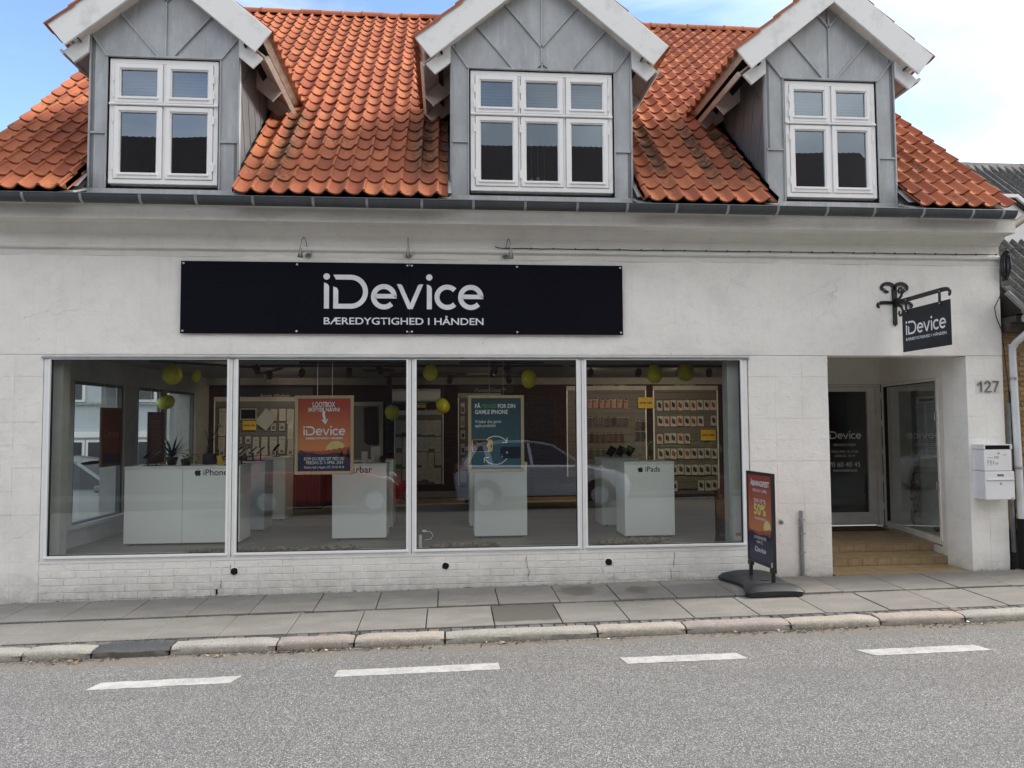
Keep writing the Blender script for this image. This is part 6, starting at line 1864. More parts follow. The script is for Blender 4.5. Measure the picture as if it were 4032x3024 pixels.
spot(-1.00, 4.30, (-1.0, 5.1, 1.2), "black spotlight on the slanting track near the rear doorway", 0, False)
spot(-.60, 4.10, (-.5, 5.1, 1.2), "second black spotlight on the slanting track near the doorway", 0, False)
spot(-2.75, 3.10, (-2.7, 5.0, 1.2), "black spotlight on the slanting track over the phone stands", 8)
spot(.62, 1.43, (.6, 2.2, .5), "lit black spotlight at the top of the third pane", 10)
spot(.64, 2.04, (.5, 5.1, 1.5), "lit black spotlight just above the teal poster", 16)
spot(.80, 1.43, (1.6, 4.9, 1.3), "dark spotlight beside the golden balloon", 0, False)
spot(.03, 3.71, (-.4, 5.1, 1.4), "black spotlight on the rear track before the adapter wall", 0, False)
spot(1.0, 3.72, (1.4, 5.1, 1.4), "black spotlight on the rear track behind the golden balloon", 2)
spot(2.05, 2.05, (2.7, 5.1, 1.7), "black spotlight over the soft cover wall", 30)
spot(2.75, 2.06, (3.2, 5.1, 1.5), "black spotlight behind the bright tilted balloon", 26)
spot(3.35, 2.06, (4.3, 5.1, 1.7), "black spotlight right of the duller balloon in the last pane", 34)
spot(3.80, 2.06, (4.8, 5.1, 1.3), "black spotlight at the far end of the last pane", 26)
for k, (x, y, lb) in enumerate(((-1.05, 3.0, "dark flat ceiling panel behind the second pane's spotlight"), (-.75, 4.0, "dark flat ceiling panel nearer the rear wall"))):
    t = thing("ceiling_panel", lb, "ceiling panel", (x, y, 2.63)); part(MB().box(x - .22, x + .22, y - .22, y + .22, 2.645, 2.669), "panel", M_LAMPB, t)

# ------------------------------------------------------------------ things on the counters
CT = FZ + .945
M_LEAFD = mat("leaf_dark", (.020, .040, .022), .45, (.012, .026, .015), 12); M_LEAFL = mat("leaf_light", (.07, .14, .03), .5, (.045, .10, .02), 12)
def leaf(mb, base, direction, L, w, droop=.3, fold=.25):
    d = Vector(direction).normalized(); s = d.cross(Vector((0, 0, 1)))
    s = s.normalized() if s.length > .01 else Vector((1, 0, 0)); up = s.cross(d)
    n = 5; V = []
    for i in range(n + 1):
        f = i / n; c = Vector(base) + d * L * f + Vector((0, 0, -droop * L * f * f)); ww = w * math.sin(math.pi * min(.98, f * .82 + .16)) * (1 - f ** 3)
        V += [c - s * ww + up * ww * fold, c, c + s * ww + up * ww * fold]
    mb.add(V, [(3 * i, 3 * i + 1, 3 * i + 4, 3 * i + 3) for i in range(n)] + [(3 * i + 1, 3 * i + 2, 3 * i + 5, 3 * i + 4) for i in range(n)])
t = thing("yucca_plant", "spiky dark yucca on the wide counter before the side window", "plant", (-3.45, 1.15, CT))
part(MB().lathe([(.05, 0), (.075, .10), (.07, .10)], 14, Matrix.Translation((-3.45, 1.15, CT))), "pot", M_PK, t)
for k in range(30):
    a = random.uniform(0, 6.28); el = random.uniform(.15, 1.45); mb = MB()
    leaf(mb, (-3.45, 1.15, CT + .10), (math.cos(a) * math.cos(el), math.sin(a) * math.cos(el), math.sin(el)), random.uniform(.26, .42), .016, .16)
    part(mb, "leaf", M_LEAFD, t)
t = thing("ivy_plant", "light green trailing plant at the front of the wide counter", "plant", (-3.25, .92, CT))
part(MB().lathe([(.05, 0), (.065, .08), (.06, .08)], 14, Matrix.Translation((-3.22, .98, CT))), "pot", M_PK, t)
for k in range(46):
    a = random.uniform(0, 6.28); mb = MB(); r_ = random.uniform(.03, .19)
    leaf(mb, (-3.24 + r_ * math.cos(a), .97 + .5 * r_ * math.sin(a), CT + .04 + random.uniform(0, .15) * (1 - r_ * 3)), (math.cos(a), math.sin(a), random.uniform(-.2, .8)), random.uniform(.05, .09), .026, .4)
    part(mb, "leaf", M_LEAFL, t)
t = thing("potted_plant", "tall thin-stemmed green plant in a dark pot beside the window post", "plant", (-3.02, 1.25, CT))
part(MB().box(-3.09, -2.95, 1.18, 1.32, CT, CT + .13), "pot", mat("pot_grey", (.03, .035, .033), .6), t, bevel=.008)
for s in range(6):
    x0 = -3.02 + random.uniform(-.05, .05); tx = random.uniform(-.16, .16); h = random.uniform(.22, .50)
    pts = [(x0 + tx * f * f, 1.25 + random.uniform(-.01, .01), CT + .12 + h * f) for f in (0, .25, .5, .75, 1)]
    part(MB().tube(pts, .004, 5), "stem", M_LEAFD, t)
    for f in range(9):
        q = Vector(pts[0]).lerp(Vector(pts[-1]), f / 9 + .05); a = random.uniform(0, 6.28); mb = MB(); leaf(mb, q, (math.cos(a), math.sin(a), .3), random.uniform(.03, .055), .014, .3); part(mb, "leaf", M_LEAFL if s % 2 else M_LEAFD, t)
def phone_stand(x, y, label, yaw_=0.0, case=None):
    t = thing("phone_stand", label, "phone stand", (x, y, CT), "phones on display stands")
    part(MB().box(x - .05, x + .05, y - .04, y + .04, CT, CT + .008), "foot", M_LAMPB, t)
    part(MB().box(x - .008, x + .008, y - .006, y + .006, CT + .008, CT + .11), "post", M_LAMPB, t)
    M4 = Matrix.Translation((x, y, CT + .14)) @ Matrix.Rotation(yaw_, 4, 'Z') @ Matrix.Rotation(rad(-48), 4, 'X')
    part(MB().box(-.036, .036, -.004, .004, -.075, .075, M4), "phone", case or M_PK, t, bevel=.002)
    part(MB().box(-.033, .033, -.0055, -.0042, -.071, .071, M4), "screen", mat("screen_black", (.006, .006, .008), .2), t)
ph_ = [(-3.66, .95), (-3.55, .92), (-2.70, .95), (-2.60, 1.15), (-2.90, 2.12), (-2.79, 2.08), (-2.68, 2.04), (-2.57, 2.0), (-2.62, 3.2)]
lb_ = ["phone on a stand at the window end of the wide counter", "phone on a stand beside the yucca pot", "phone on a stand by the window post with a yellow tag", "phone on a stand behind the window post", "first tilted phone on the counter behind the post", "second tilted phone on the counter behind the post", "third tilted phone on the counter behind the post", "last tilted phone on the counter before the poster", "phone on the farthest counter under the accessory wall"]
for (x, y), l in zip(ph_, lb_): phone_stand(x, y, l, random.uniform(-1.1, -.5), M_CARD if x > -2.9 else None)
t = thing("tag_card", "yellow tag leaning by the phones on the wide counter", "tag", (-2.78, 1.0, CT)); part(MB().prism([(-2.83, CT + .002), (-2.77, CT + .01), (-2.80, CT + .12), (-2.86, CT + .11)], .985, .99, 'y'), "card", M_YELC, t)
def carton(x0, x1, y0, y1, h, label, mt):
    t = thing("white_box", label, "box", ((x0 + x1) / 2, (y0 + y1) / 2, CT)); part(MB().box(x0, x1, y0, y1, CT, CT + h), "carton", mt, t, bevel=.003); part(MB().box(x0 + .002, x1 - .002, y0 + .001, y1 - .001, CT + h + .0005, CT + h + .003), "lid", mt, t)
carton(-1.10, -1.03, 1.12, 1.20, .142, "narrow white carton on the counter below the orange poster", M_CARD)
carton(-1.00, -.88, 1.30, 1.40, .20, "broad cream carton behind the narrow white one", mat("cream_card", (.50, .43, .36), .6))
carton(-.985, -.945, 1.16, 1.20, .11, "small cream carton between the two taller ones", mat("cream_card", (.50, .43, .36), .6))
t = thing("potted_plant", "small dark plant on the counter behind the cartons", "plant", (-.84, 1.25, CT)); part(MB().lathe([(.03, 0), (.045, .05), (.04, .05)], 10, Matrix.Translation((-.84, 1.22, CT))), "pot", M_PK, t)
for k in range(14):
    a = random.uniform(0, 6.28); mb = MB(); leaf(mb, (-.84, 1.22, CT + .05), (math.cos(a), math.sin(a), random.uniform(.2, 1.2)), random.uniform(.05, .10), .022, .3); part(mb, "leaf", M_LEAFD, t)
for k, l in enumerate(("first", "second", "third")):
    x = 2.32 + k * .13
    t = thing("tablet_stand", "%s tablet leaning on the counter behind the tablet counter" % l, "tablet", (x, 1.7, CT), "tablets leaning on stands")
    M4 = Matrix.Translation((x, 1.98, CT + .085)) @ Matrix.Rotation(rad(-25), 4, 'Z') @ Matrix.Rotation(rad(28), 4, 'Y') @ Matrix.Rotation(rad(-30), 4, 'X')
    part(MB().box(-.06, .06, -.005, .005, -.085, .085, M4), "tablet", M_CARD, t, bevel=.003); part(MB().box(-.052, .052, -.0065, -.0055, -.075, .075, M4), "screen", mat("screen_black", (.006, .006, .008), .2), t)
    part(MB().box(x - .05, x + .05, 1.95, 2.05, CT, CT + .006), "foot", M_CARD, t)
driftwood((-2.96, .215, FZ + .02), (-2.50, .235, FZ + .022), .024, "thin dark driftwood lying behind the corner of the first pane")
driftwood((-2.40, .21, FZ + .02), (-1.72, .235, FZ + .022), .028, "long driftwood lying at the near end of the second pane")
driftwood((-1.65, .20, FZ + .022), (-1.00, .235, FZ + .028), .033, "lumpy driftwood lying under the orange poster")
driftwood((-.20, .20, FZ + .022), (.62, .235, FZ + .030), .035, "long pale driftwood lying in the third pane")
driftwood((1.72, .20, FZ + .022), (2.64, .235, FZ + .040), .040, "thick pale driftwood lying in the last pane before the tablet counter")
t = thing("power_plug", "white plug and looped lead at the foot of the third pane", "plug", (-.29, .18, FZ)); part(MB().box(-.335, -.305, .17, .20, FZ + .005, FZ + .16), "lead_cover", M_MB, t); part(MB().box(-.30, -.25, .17, .195, FZ + .19, FZ + .215), "plug", M_MB, t, bevel=.004)
part(MB().tube([(-.25, .18, FZ + .20), (-.20, .18, FZ + .19), (-.175, .18, FZ + .15), (-.20, .18, FZ + .11), (-.27, .18, FZ + .10)], .004, 6), "lead", M_MB, t, smooth=True)
# pictures and unit in the navy room behind the door
for (x0, x1, z0, z1, l, c) in ((5.98, 6.28, 1.28, 1.84, "low dark framed picture on the navy wall behind the door", (.06, .05, .045)), (6.5, 6.85, 1.55, 2.15, "taller grey framed picture on the navy wall behind the door", (.10, .11, .12))):
    t = thing("picture", l, "picture", (x0, 5.1, z0)); part(MB().box(x0, x1, 5.09, 5.115, z0, z1), "frame", m_wood("oak_dark", (.16, .09, .04), (.10, .055, .025), 2, 26), t); part(MB().box(x0 + .03, x1 - .03, 5.084, 5.0895, z0 + .03, z1 - .03), "print", mat("picture_" + str(int(x0 * 100)), c, .4, tuple(q * 3 for q in c), 5), t)
t = thing("air_conditioner", "white air conditioner high on the navy wall behind the door", "air conditioner", (6.2, 5.0, 2.3)); part(MB().prism([(5.118, 2.40), (5.118, 2.64), (4.97, 2.64), (4.92, 2.58), (4.94, 2.44), (5.0, 2.40)], 5.85, 6.58, 'x'), "casing", M_MB, t, bevel=.01); part(MB().box(5.87, 6.56, 4.94, 4.99, 2.394, 2.412), "air_flap", M_DARKMETAL, t)
# ornaments on the middle dormer's sill
def lantern(x, w, h, label):
    t = thing("house_lantern", label, "ornament", (x, -.02, 4.535), "white house lanterns on the dormer sill"); 
    part(MB().prism([(x - w / 2, 4.535), (x + w / 2, 4.535), (x + w / 2, 4.535 + h * .65), (x, 4.535 + h), (x - w / 2, 4.535 + h * .65)], .0, .06, 'y'), "body", M_MB, t)
    for k in range(4): part(MB().box(x - w * .36 + k * w * .2, x - w * .27 + k * w * .2, -.003, -.0005, 4.55, 4.535 + h * .5), "opening", M_PK, t)
lantern(1.60, .10, .125, "taller white house lantern on the middle dormer's sill"); lantern(1.70, .075, .095, "smaller white house lantern on the middle dormer's sill")
for k, (x, z) in enumerate(((.985, 4.70), (1.06, 4.715), (1.135, 4.685))):
    pts = [(x + (.026 if i % 2 == 0 else .011) * math.sin(i * math.pi / 5), z + (.026 if i % 2 == 0 else .011) * math.cos(i * math.pi / 5)) for i in range(10)]
    t = thing("star_ornament", ("first", "second", "third")[k] + " pale star hung in the middle dormer window", "ornament", (x, .02, z), "stars in the dormer window"); part(MB().prism(pts, .018, .024, 'y'), "star", M_CARD, t); part(MB().tube([(x, .02, z + .02), (x, .02, 5.36)], .001, 4), "string", M_CARD, t)
t = thing("flower_ornament", "small orange flower ornament in the middle dormer window", "ornament", (1.22, .03, 4.56)); part(MB().lathe([(.002, 0), (.03, .02), (.034, .045), (.02, .065), (.002, .07)], 10, Matrix.Translation((1.22, .03, 4.60))), "bloom", mat("bloom_orange", (.5, .16, .05), .6), t, smooth=True); part(MB().tube([(1.22, .03, 4.53), (1.225, .03, 4.61)], .006, 5), "stem", M_LEAFL, t)
t = thing("candle", "short white candle on the middle dormer's sill", "ornament", (.345, .03, 4.535)); part(MB().lathe([(.02, 0), (.02, .07), (.003, .075), (.002, .085)], 10, Matrix.Translation((.352, .03, 4.533))), "wax", M_MB, t, smooth=True)
t = thing("photo_frame", "small white photo frame on the first dormer's sill", "ornament", (-2.85, .03, 4.53)); part(MB().box(-3.01, -2.83, .02, .03, 4.532, 4.60), "frame", M_CARD, t); part(MB().box(-3.0, -2.84, .016, .0195, 4.54, 4.59), "print", mat("photo_brown", (.12, .07, .05), .5), t)

# ================================================================== NEIGHBOUR HOUSE
nb = thing("brick_house", "low yellow brick house with a mossy corrugated roof next door", "building", (8.5, 1.0, 0))
M_YB = m_brick("yellow_brick", (.34, .215, .10), (.44, .29, .15), .85, 1.0)
part(MB().box(6.80, 12.0, .082, .35, -.4, 3.02), "wall", mat("pale_mortar", (.38, .33, .26), .95), nb)
zc_ = .52; r_ = 0; nbk = 0; rest = MB()
while zc_ < 2.98:
    x = 6.80 - (.115 if r_ % 2 else 0)
    while x < 11.9:
        a, b = max(6.802, x + .005), x + .226
        if b > a + .02:
            yy = .070 + random.uniform(-.006, .004)
            if x < 7.9 and nbk < 296: part(MB().box(a, b, yy, .081, zc_ + .0045, zc_ + .0575), "brick", M_YB, nb, bevel=.006); nbk += 1
            else: rest.box(a, b, yy, .081, zc_ + .0045, zc_ + .0575)
        x += .231
    zc_ += .062; r_ += 1
o = part(rest, "far_bricks", M_YB, nb); o["kind"] = "stuff"
part(MB().box(6.80, 12.0, .03, .081, -.4, .515), "plinth", mat("black_tar", (.012, .012, .013), .7), nb, bevel=.004)
part(MB().box(6.80, 12, -.20, .09, 3.03, 3.10).box(6.80, 12, -.10, .09, 2.92, 3.03), "eaves_board", mat("eaves_brown", (.10, .085, .07), .9, (.05, .045, .04), 9), nb)
M_COR = m_corrugated()
NY, NZ = -.30, 3.17
def corr_sheet(x0, x1, s0, s1, lift):
    mb = MB(); n = int(round((x1 - x0) / .130)) * 6; vs = []
    for s in (s0, s1):
        for th in (0, -.008):
            for i in range(n + 1):
                x = x0 + (x1 - x0) * i / n; off = .026 * math.cos((x - 6.8) / .130 * 2 * math.pi) + lift + th
                vs.append((x, NY + s * CP - off * SP, NZ + s * SP + off * CP))
    N = n + 1
    mb.add(vs, [(i, i + 1, 2 * N + i + 1, 2 * N + i) for i in range(n)] + [(N + i, i, i + 1, N + i + 1)[::-1] for i in range(n)] + [(N + i + 1, N + i, 3 * N + i, 3 * N + i + 1) for i in range(n)])
    part(mb, "roof_sheet", M_COR, nb, smooth=True)
for c in range(5):
    for k, (s0, s1) in enumerate(((0, 1.55), (1.43, 2.98), (2.86, 4.30))):
        corr_sheet(6.84 + c * 1.04, 6.84 + (c + 1) * 1.04 + .05, s0, s1, .012 * (k) + .004 * (c % 2))
ty, tz = NY + 4.32 * CP, NZ + 4.32 * SP
for k in range(6):
    x0 = 6.7 + k * .92
    mb = MB(); q = [(ty - .23, tz - .20), (ty - .03, tz + .055), (ty + .03, tz + .055), (ty + .23, tz - .20), (ty + .20, tz - .21), (ty, tz + .02), (ty - .20, tz - .21)]
    part(mb.prism([(a, b + .004 * (k % 2)) for a, b in q], x0, x0 + .945, 'x'), "ridge_cap", mat("ridge_cement", (.17, .17, .165), .9, (.07, .07, .068), 8, .5, 40, thr=(.3, .62)), nb)
part(MB().prism([(NY - .02, NZ - .05), (ty, tz - .06), (ty + 3.1, NZ - .05)], 6.84, 11.9, 'x'), "roof_core", mat("roof_underlay", (.03, .022, .018), .9), nb)
# gutter, hopper and downpipe
a2 = [180 + 180 * k / 10 for k in range(11)]
q = [(-.385 + .062 * math.cos(rad(a)), 3.12 + .062 * math.sin(rad(a))) for a in a2]; q += [(-.385 + .056 * math.cos(rad(a)), 3.12 + .056 * math.sin(rad(a))) for a in reversed(a2)]
part(MB().prism(q, 6.80, 11.9, 'x'), "gutter", M_GALV, nb, smooth=True)
part(MB().tube([(6.62, -.30, 3.36), (6.80, -.33, 3.17), (6.83, -.30, 3.13)], .035, 6), "gutter_return", m_granite("mossy_zinc", (.30, .29, .27)), nb)
mb = MB(); mb.add([(6.66, -.31, 3.44), (6.90, -.40, 3.16), (6.93, -.22, 3.17), (6.70, -.18, 3.45), (6.66, -.30, 3.43), (6.90, -.39, 3.15), (6.93, -.21, 3.16), (6.70, -.17, 3.44)], [(0, 1, 2, 3), (7, 6, 5, 4), (0, 4, 5, 1), (1, 5, 6, 2), (2, 6, 7, 3), (3, 7, 4, 0)])
part(mb, "roof_flashing", M_GALV, nb)
mb = MB(); mb.lathe([(.048, 0), (.048, .11)], 16, Matrix.Translation((6.80, -.33, 3.05)) @ Matrix.Rotation(rad(90), 4, 'Y')); part(mb, "gutter_outlet", M_GALV, nb, smooth=True)
M_PIPE = mat("pipe_white", (.70, .72, .74), .35, (.60, .62, .64), 5)
part(MB().tube([(6.900, -.33, 3.09), (6.900, -.33, 2.96), (6.895, -.28, 2.90), (6.850, -.12, 2.78), (6.838, -.075, 2.72), (6.838, -.07, 2.62), (6.875, -.07, .62)], .040, 14), "downpipe", M_PIPE, nb, smooth=True)
for zz in (2.93, 2.74): part(MB().lathe([(.044, 0), (.044, .022)], 16, Matrix.Translation((6.900 if zz > 2.9 else 6.838, -.33 if zz > 2.9 else -.075, zz))), "pipe_collar", M_PIPE, nb, smooth=True)
for zz in (2.33, 1.25): part(MB().lathe([(.045, 0), (.045, .03)], 16, Matrix.Translation((6.845 + (2.33 - zz) * .018, -.07, zz))), "pipe_clip", M_GALV, nb, smooth=True); part(MB().tube([(6.845, -.06, zz + .015), (6.90, .07, zz + .015)], .008, 6), "clip_pin", M_GALV, nb)
part(MB().tube([(6.872, -.07, .66), (6.880, -.07, .30), (6.885, -.07, .03)], [.050, .055, .060], 12), "pipe_boot", M_BLACK, nb, smooth=True)
# white dormer gable peeping over the roof
wg = bpy.data.objects.new("gable_dormer", None); COL.objects.link(wg); wg.parent = nb
part(MB().prism([(7.40, 4.2), (7.40, 4.90), (7.74, 4.90), (8.6, 4.25), (8.6, 4.0)], .95, 1.6, 'y'), "gable_face", M_MB, wg)
part(MB().prism([(7.38, 4.875), (7.735, 4.875), (8.65, 4.19), (8.67, 4.23), (7.75, 4.92), (7.38, 4.92)], .86, .948, 'y'), "gable_trim", M_FRAME, wg)
part(MB().prism([(7.38, 4.83), (7.725, 4.83), (8.62, 4.16), (8.645, 4.185), (7.733, 4.872), (7.38, 4.872)], .90, .948, 'y'), "gable_trim", M_DARKMETAL, wg)
pp = thing("vent_pipe", "brown-grey pipe slanting up from the gutter end to the neighbour's roof", "pipe", (6.9, -.2, 4.25)); part(MB().tube([(6.72, -.25, 4.14), (6.95, -.20, 4.28)], .045, 10), "pipe", mat("pipe_brown", (.22, .19, .16), .7), pp, smooth=True)
part(MB().tube([(6.825, -.02, 2.2), (6.835, -.02, .55), (6.85, -.03, .35), (6.90, -.04, .22)], .008, 6), "drain_cable", M_CABLE, nb, smooth=True)
part(MB().box(6.795, 6.82, -.03, .02, .25, 2.05), "cable_duct", M_GALV, nb)

# ================================================================== SIDE STREET seen through the shop
sst = MB(); sst.add([(-40, -1.9, -.55), (-4.95, -1.9, -.20), (-4.95, 40, -.30), (-40, 40, -.75)], [(0, 1, 2, 3)]); sst.add([(-40, -1.9, -.75), (-4.95, -1.9, -.75), (-4.95, 40, -.8), (-40, 40, -.9)], [(3, 2, 1, 0)])
tag(sst.build("side_street", M_ASPH), kind="structure")
wb = thing("white_office_building", "white building with bands of windows across the side street", "building", (-10, 15, 0))
M_WB = mat("render_white", (.55, .60, .64), .6, (.50, .55, .59), 2)
part(MB().box(-22, -6.0, 14.2, 20, -1, 9.5), "wall", M_WB, wb)
M_WGL = mat("office_glass", (.035, .045, .06), .12)
for r, (z0, z1) in enumerate(((.10, 1.42), (2.52, 3.85), (5.2, 6.6))):
    x = -21.5; k = 0
    while x < -6.6:
        w_ = 1.05 if r else 1.35
        fr = part(MB().box(x, x + w_, 14.12, 14.199, z0, z1), "window", M_FRAME, wb)
        part(MB().box(x + .07, x + w_ - .07, 14.10, 14.119, z0 + .07, z1 - .06), "pane", M_WGL, fr)
        x += w_ + (.04 if r == 0 else .95); k += 1
part(MB().box(-22, -5.98, 14.08, 14.199, 1.50, 1.66), "band", M_FRAME, wb); part(MB().box(-22, -5.98, 14.10, 14.199, 2.44, 2.50), "band", mat("band_grey", (.35, .37, .39), .6), wb)
text("iii", mat("letter_slate", (.045, .05, .055), .6), wb, (-11.6, 14.19, 1.72), width=.75, height=.72)

# ------------------------------------------------------------------ cars
M_ALLOY = mat("wheel_alloy", (.72, .73, .75), .35, metal=.15)
def car(label, loc, rz, paint, L, H, hood, glassy, spokes, front=1, kind="hatch"):
    """side profile along x (front towards +x), body tucked in above the waist"""
    t = thing("parked_car", label, "car", loc, "cars parked round the shop"); t.rotation_euler = (0, 0, rz)
    W2 = .89
    P = glassy
    low, up, cabin = P['low'], P['waist'], P['cabin']
    prof = low + up
    def loft(poly, ys, name, mt, smooth=True, parent=t, bevel=0.0):
        mb = MB(); n = len(poly); vs = []
        for y, sx_, sz_ in ys:
            cx = sum(p[0] for p in poly) / n
            for x, z in poly: vs.append((cx + (x - cx) * sx_, y, .35 + (z - .35) * sz_))
        fs = [(j * n + i, j * n + (i + 1) % n, (j + 1) * n + (i + 1) % n, (j + 1) * n + i) for j in range(len(ys) - 1) for i in range(n)]
        fs += [tuple(range(n - 1, -1, -1)), tuple(range((len(ys) - 1) * n, len(ys) * n))]
        return mb.add(vs, fs).build(name, mt, parent, bevel, smooth)
    sec = [(-W2, .955, .93), (-W2 + .03, .985, .975), (-W2 + .14, 1, 1), (W2 - .14, 1, 1), (W2 - .03, .985, .975), (W2, .955, .93)]
    loft(prof, sec, "body", paint)
    # glasshouse: dark glass between a painted roof and pillars
    gs = [(-.79, .96, 1.0), (-.62, 1, 1.03), (.62, 1, 1.03), (.79, .96, 1.0)]
    mb = MB(); n = len(cabin); vs = []
    zmin = min(z for x, z in cabin); zmax = max(z for x, z in cabin)
    for sgn in (-1, 1):
        for x, z in cabin:
            f = (z - zmin) / (zmax - zmin); vs.append((x, sgn * (.80 - .20 * f), z))
    fs = [(i, (i + 1) % n, n + (i + 1) % n, n + i) for i in range(n)] + [tuple(range(n - 1, -1, -1)), tuple(range(n, 2 * n))]
    mb.add(vs, fs).build("windows", mat("car_glass", (.012, .014, .017), .06, spec=.8), t, 0, False)
    def side_strip(a, b, w, z_lift=.004, nm="pillar", mt=paint):
        for sgn in (-1, 1):
            mb = MB(); A = []; 
            for (x, z) in (a, b):
                f = (z - zmin) / (zmax - zmin); y = sgn * (.80 - .20 * f + .006); A.append((x, y, z))
            d = (Vector(A[1]) - Vector(A[0])); s = Vector((d.z, 0, -d.x)).normalized() * w / 2; o_ = Vector((0, -sgn * .03, 0))
            q = [Vector(A[0]) + s, Vector(A[0]) - s, Vector(A[1]) - s, Vector(A[1]) + s]
            mb.add(q + [v + o_ for v in q], [(0, 1, 2, 3), (7, 6, 5, 4), (0, 4, 5, 1), (1, 5, 6, 2), (2, 6, 7, 3), (3, 7, 4, 0)]).build(nm, mt, t)
    roof = [(x, z) for x, z in P['roof']]
    mb = MB(); n2 = len(roof); vs = []
    for sgn in (-.61, -.30, 0, .30, .61):
        for x, z in roof: vs.append((x, sgn, z + .02 * (1 - (sgn / .61) ** 2)))
    mb.add(vs, [(j * n2 + i, j * n2 + i + 1, (j + 1) * n2 + i + 1, (j + 1) * n2 + i) for j in range(4) for i in range(n2 - 1)]).build("roof", paint, t, 0, True)
    for a, b, w in P['pillars']: side_strip(a, b, w)
    for i in range(n2 - 1): side_strip(roof[i], roof[i + 1], .05)
    for wx in P['wheels']:
        for sgn in (-1, 1):
            w = bpy.data.objects.new("wheel", None); COL.objects.link(w); w.parent = t; w.location = (wx, sgn * (W2 - .080), .33)
            R_ = Matrix.Rotation(rad(-90) * sgn, 4, 'X')
            MB().lathe([(.21, -.09), (.30, -.10), (.327, -.07), (.33, 0), (.327, .07), (.30, .10), (.21, .105), (.205, .06)], 28, R_).build("tyre", mat("tyre", (.012, .012, .012), .8), w, 0, True)
            MB().lathe([(.205, .085), (.222, .10), (.226, .095), (.210, .07)], 28, R_).build("rim", M_ALLOY, w, 0, True)
            MB().lathe([(.20, .02), (.01, .03)], 20, R_).build("rim_well", M_PK, w)
            for k in range(spokes):
                a = 2 * math.pi * k / spokes
                MB().prism([(.045, -.030), (.21, -.022 if spokes > 8 else -.045), (.21, .022 if spokes > 8 else .045), (.045, .030)], .085, .10, 'z').build("spoke", M_ALLOY, w).matrix_local = R_ @ Matrix.Rotation(a, 4, 'Z')
            MB().lathe([(.06, .08), (.055, .108), (.01, .112)], 14, R_).build("hub", M_ALLOY, w, 0, True)
            mb = MB(); pts = [(wx + .395 * math.cos(rad(a)), .33 + .395 * math.sin(rad(a))) for a in range(-8, 189, 14)]
            mb.prism(pts + [(pts[-1][0], .18), (pts[0][0], .18)], sgn * (W2 - .02) , sgn * (W2 + .0025), 'y').build("wheel_arch", M_PK, t)
    for sgn in (-1, 1):
        mb = MB().prism(P['headlight'], sgn * (W2 - .20), sgn * (W2 - .015), 'y').build("headlight", mat("lamp_clear", (.70, .72, .75), .08, spec=.9), t, .015, True)
        mb = MB().prism(P['taillight'], sgn * (W2 - .18), sgn * (W2 - .010), 'y').build("taillight", mat("lamp_red", (.30, .012, .012), .12), t, .015, True)
        for hx, hz in P['handles']: MB().box(hx - .09, hx + .09, sgn * (W2 + .018) - .012, sgn * (W2 + .018) + .012, hz - .014, hz + .014).build("door_handle", paint, t, .008)
        for hx in P['seams']: MB().box(hx - .003, hx + .003, sgn * W2 - .006, sgn * W2 + .0035, .34, zmin - .02).build("door_seam", M_PK, t)
        MB().box(P['mirror'][0] - .08, P['mirror'][0] + .10, sgn * (W2 + .10) - .09, sgn * (W2 + .10) + .09, P['mirror'][1] - .06, P['mirror'][1] + .07).build("mirror", paint, t, .03, True)
        MB().box(P['wheels'][0] + .42, P['wheels'][1] - .42, sgn * W2 - .03, sgn * W2 + .004, .22, .33).build("sill_trim", M_PK, t)
    return t
def paint(name, col, metal=.0, rough=.22):
    t = NT(name); t.set(t.b, "Coat Weight", .6); t.set(t.b, "Coat Roughness", .04)
    return t.done(col, rough, metal, .5)
CROSS = dict(low=[(-2.02, .42), (-2.0, .24), (1.98, .22), (2.12, .34)], waist=[(2.14, .60), (2.06, .78), (1.75, .90), (1.10, 1.02), (.95, 1.04), (-1.70, 1.06), (-2.0, 1.02), (-2.08, .80)],
    cabin=[(-1.80, 1.03), (1.02, 1.01), (.25, 1.50), (-.2, 1.56), (-.9, 1.56), (-1.55, 1.46)], roof=[(.30, 1.50), (-.2, 1.575), (-.9, 1.575), (-1.50, 1.50), (-1.78, 1.40)],
    pillars=[((1.02, 1.02), (.27, 1.50), .07), ((-.22, 1.03), (-.30, 1.55), .07), ((-1.20, 1.04), (-1.32, 1.50), .14), ((-1.78, 1.04), (-1.52, 1.48), .16)],
    wheels=(-1.33, 1.37), headlight=[(1.62, .83), (2.00, .70), (2.08, .76), (1.72, .93)], taillight=[(-2.06, .88), (-1.62, .98), (-1.70, 1.03), (-2.04, 1.01)], handles=((-.42, .90), (-1.22, .92)), seams=(1.0, -.26, -1.08), mirror=(.85, 1.05))
SMALL = dict(low=[(-1.72, .40), (-1.70, .24), (1.72, .22), (1.82, .36)], waist=[(1.84, .58), (1.74, .74), (1.45, .86), (.95, .98), (.85, 1.0), (-1.45, 1.02), (-1.72, .98), (-1.78, .72)],
    cabin=[(-1.55, .99), (.92, .97), (.12, 1.42), (-.4, 1.47), (-1.0, 1.45), (-1.42, 1.36)], roof=[(.15, 1.42), (-.4, 1.485), (-1.0, 1.465), (-1.40, 1.38)],
    pillars=[((.92, .98), (.14, 1.42), .07), ((-.30, .99), (-.36, 1.46), .07), ((-1.5, 1.0), (-1.38, 1.38), .18)],
    wheels=(-1.22, 1.21), headlight=[(1.30, .86), (1.66, .62), (1.76, .68), (1.50, .88)], taillight=[(-1.77, .74), (-1.60, .76), (-1.58, .99), (-1.72, .98)], handles=((-.50, .86),), seams=(.88, -.62), mirror=(.72, 1.0))
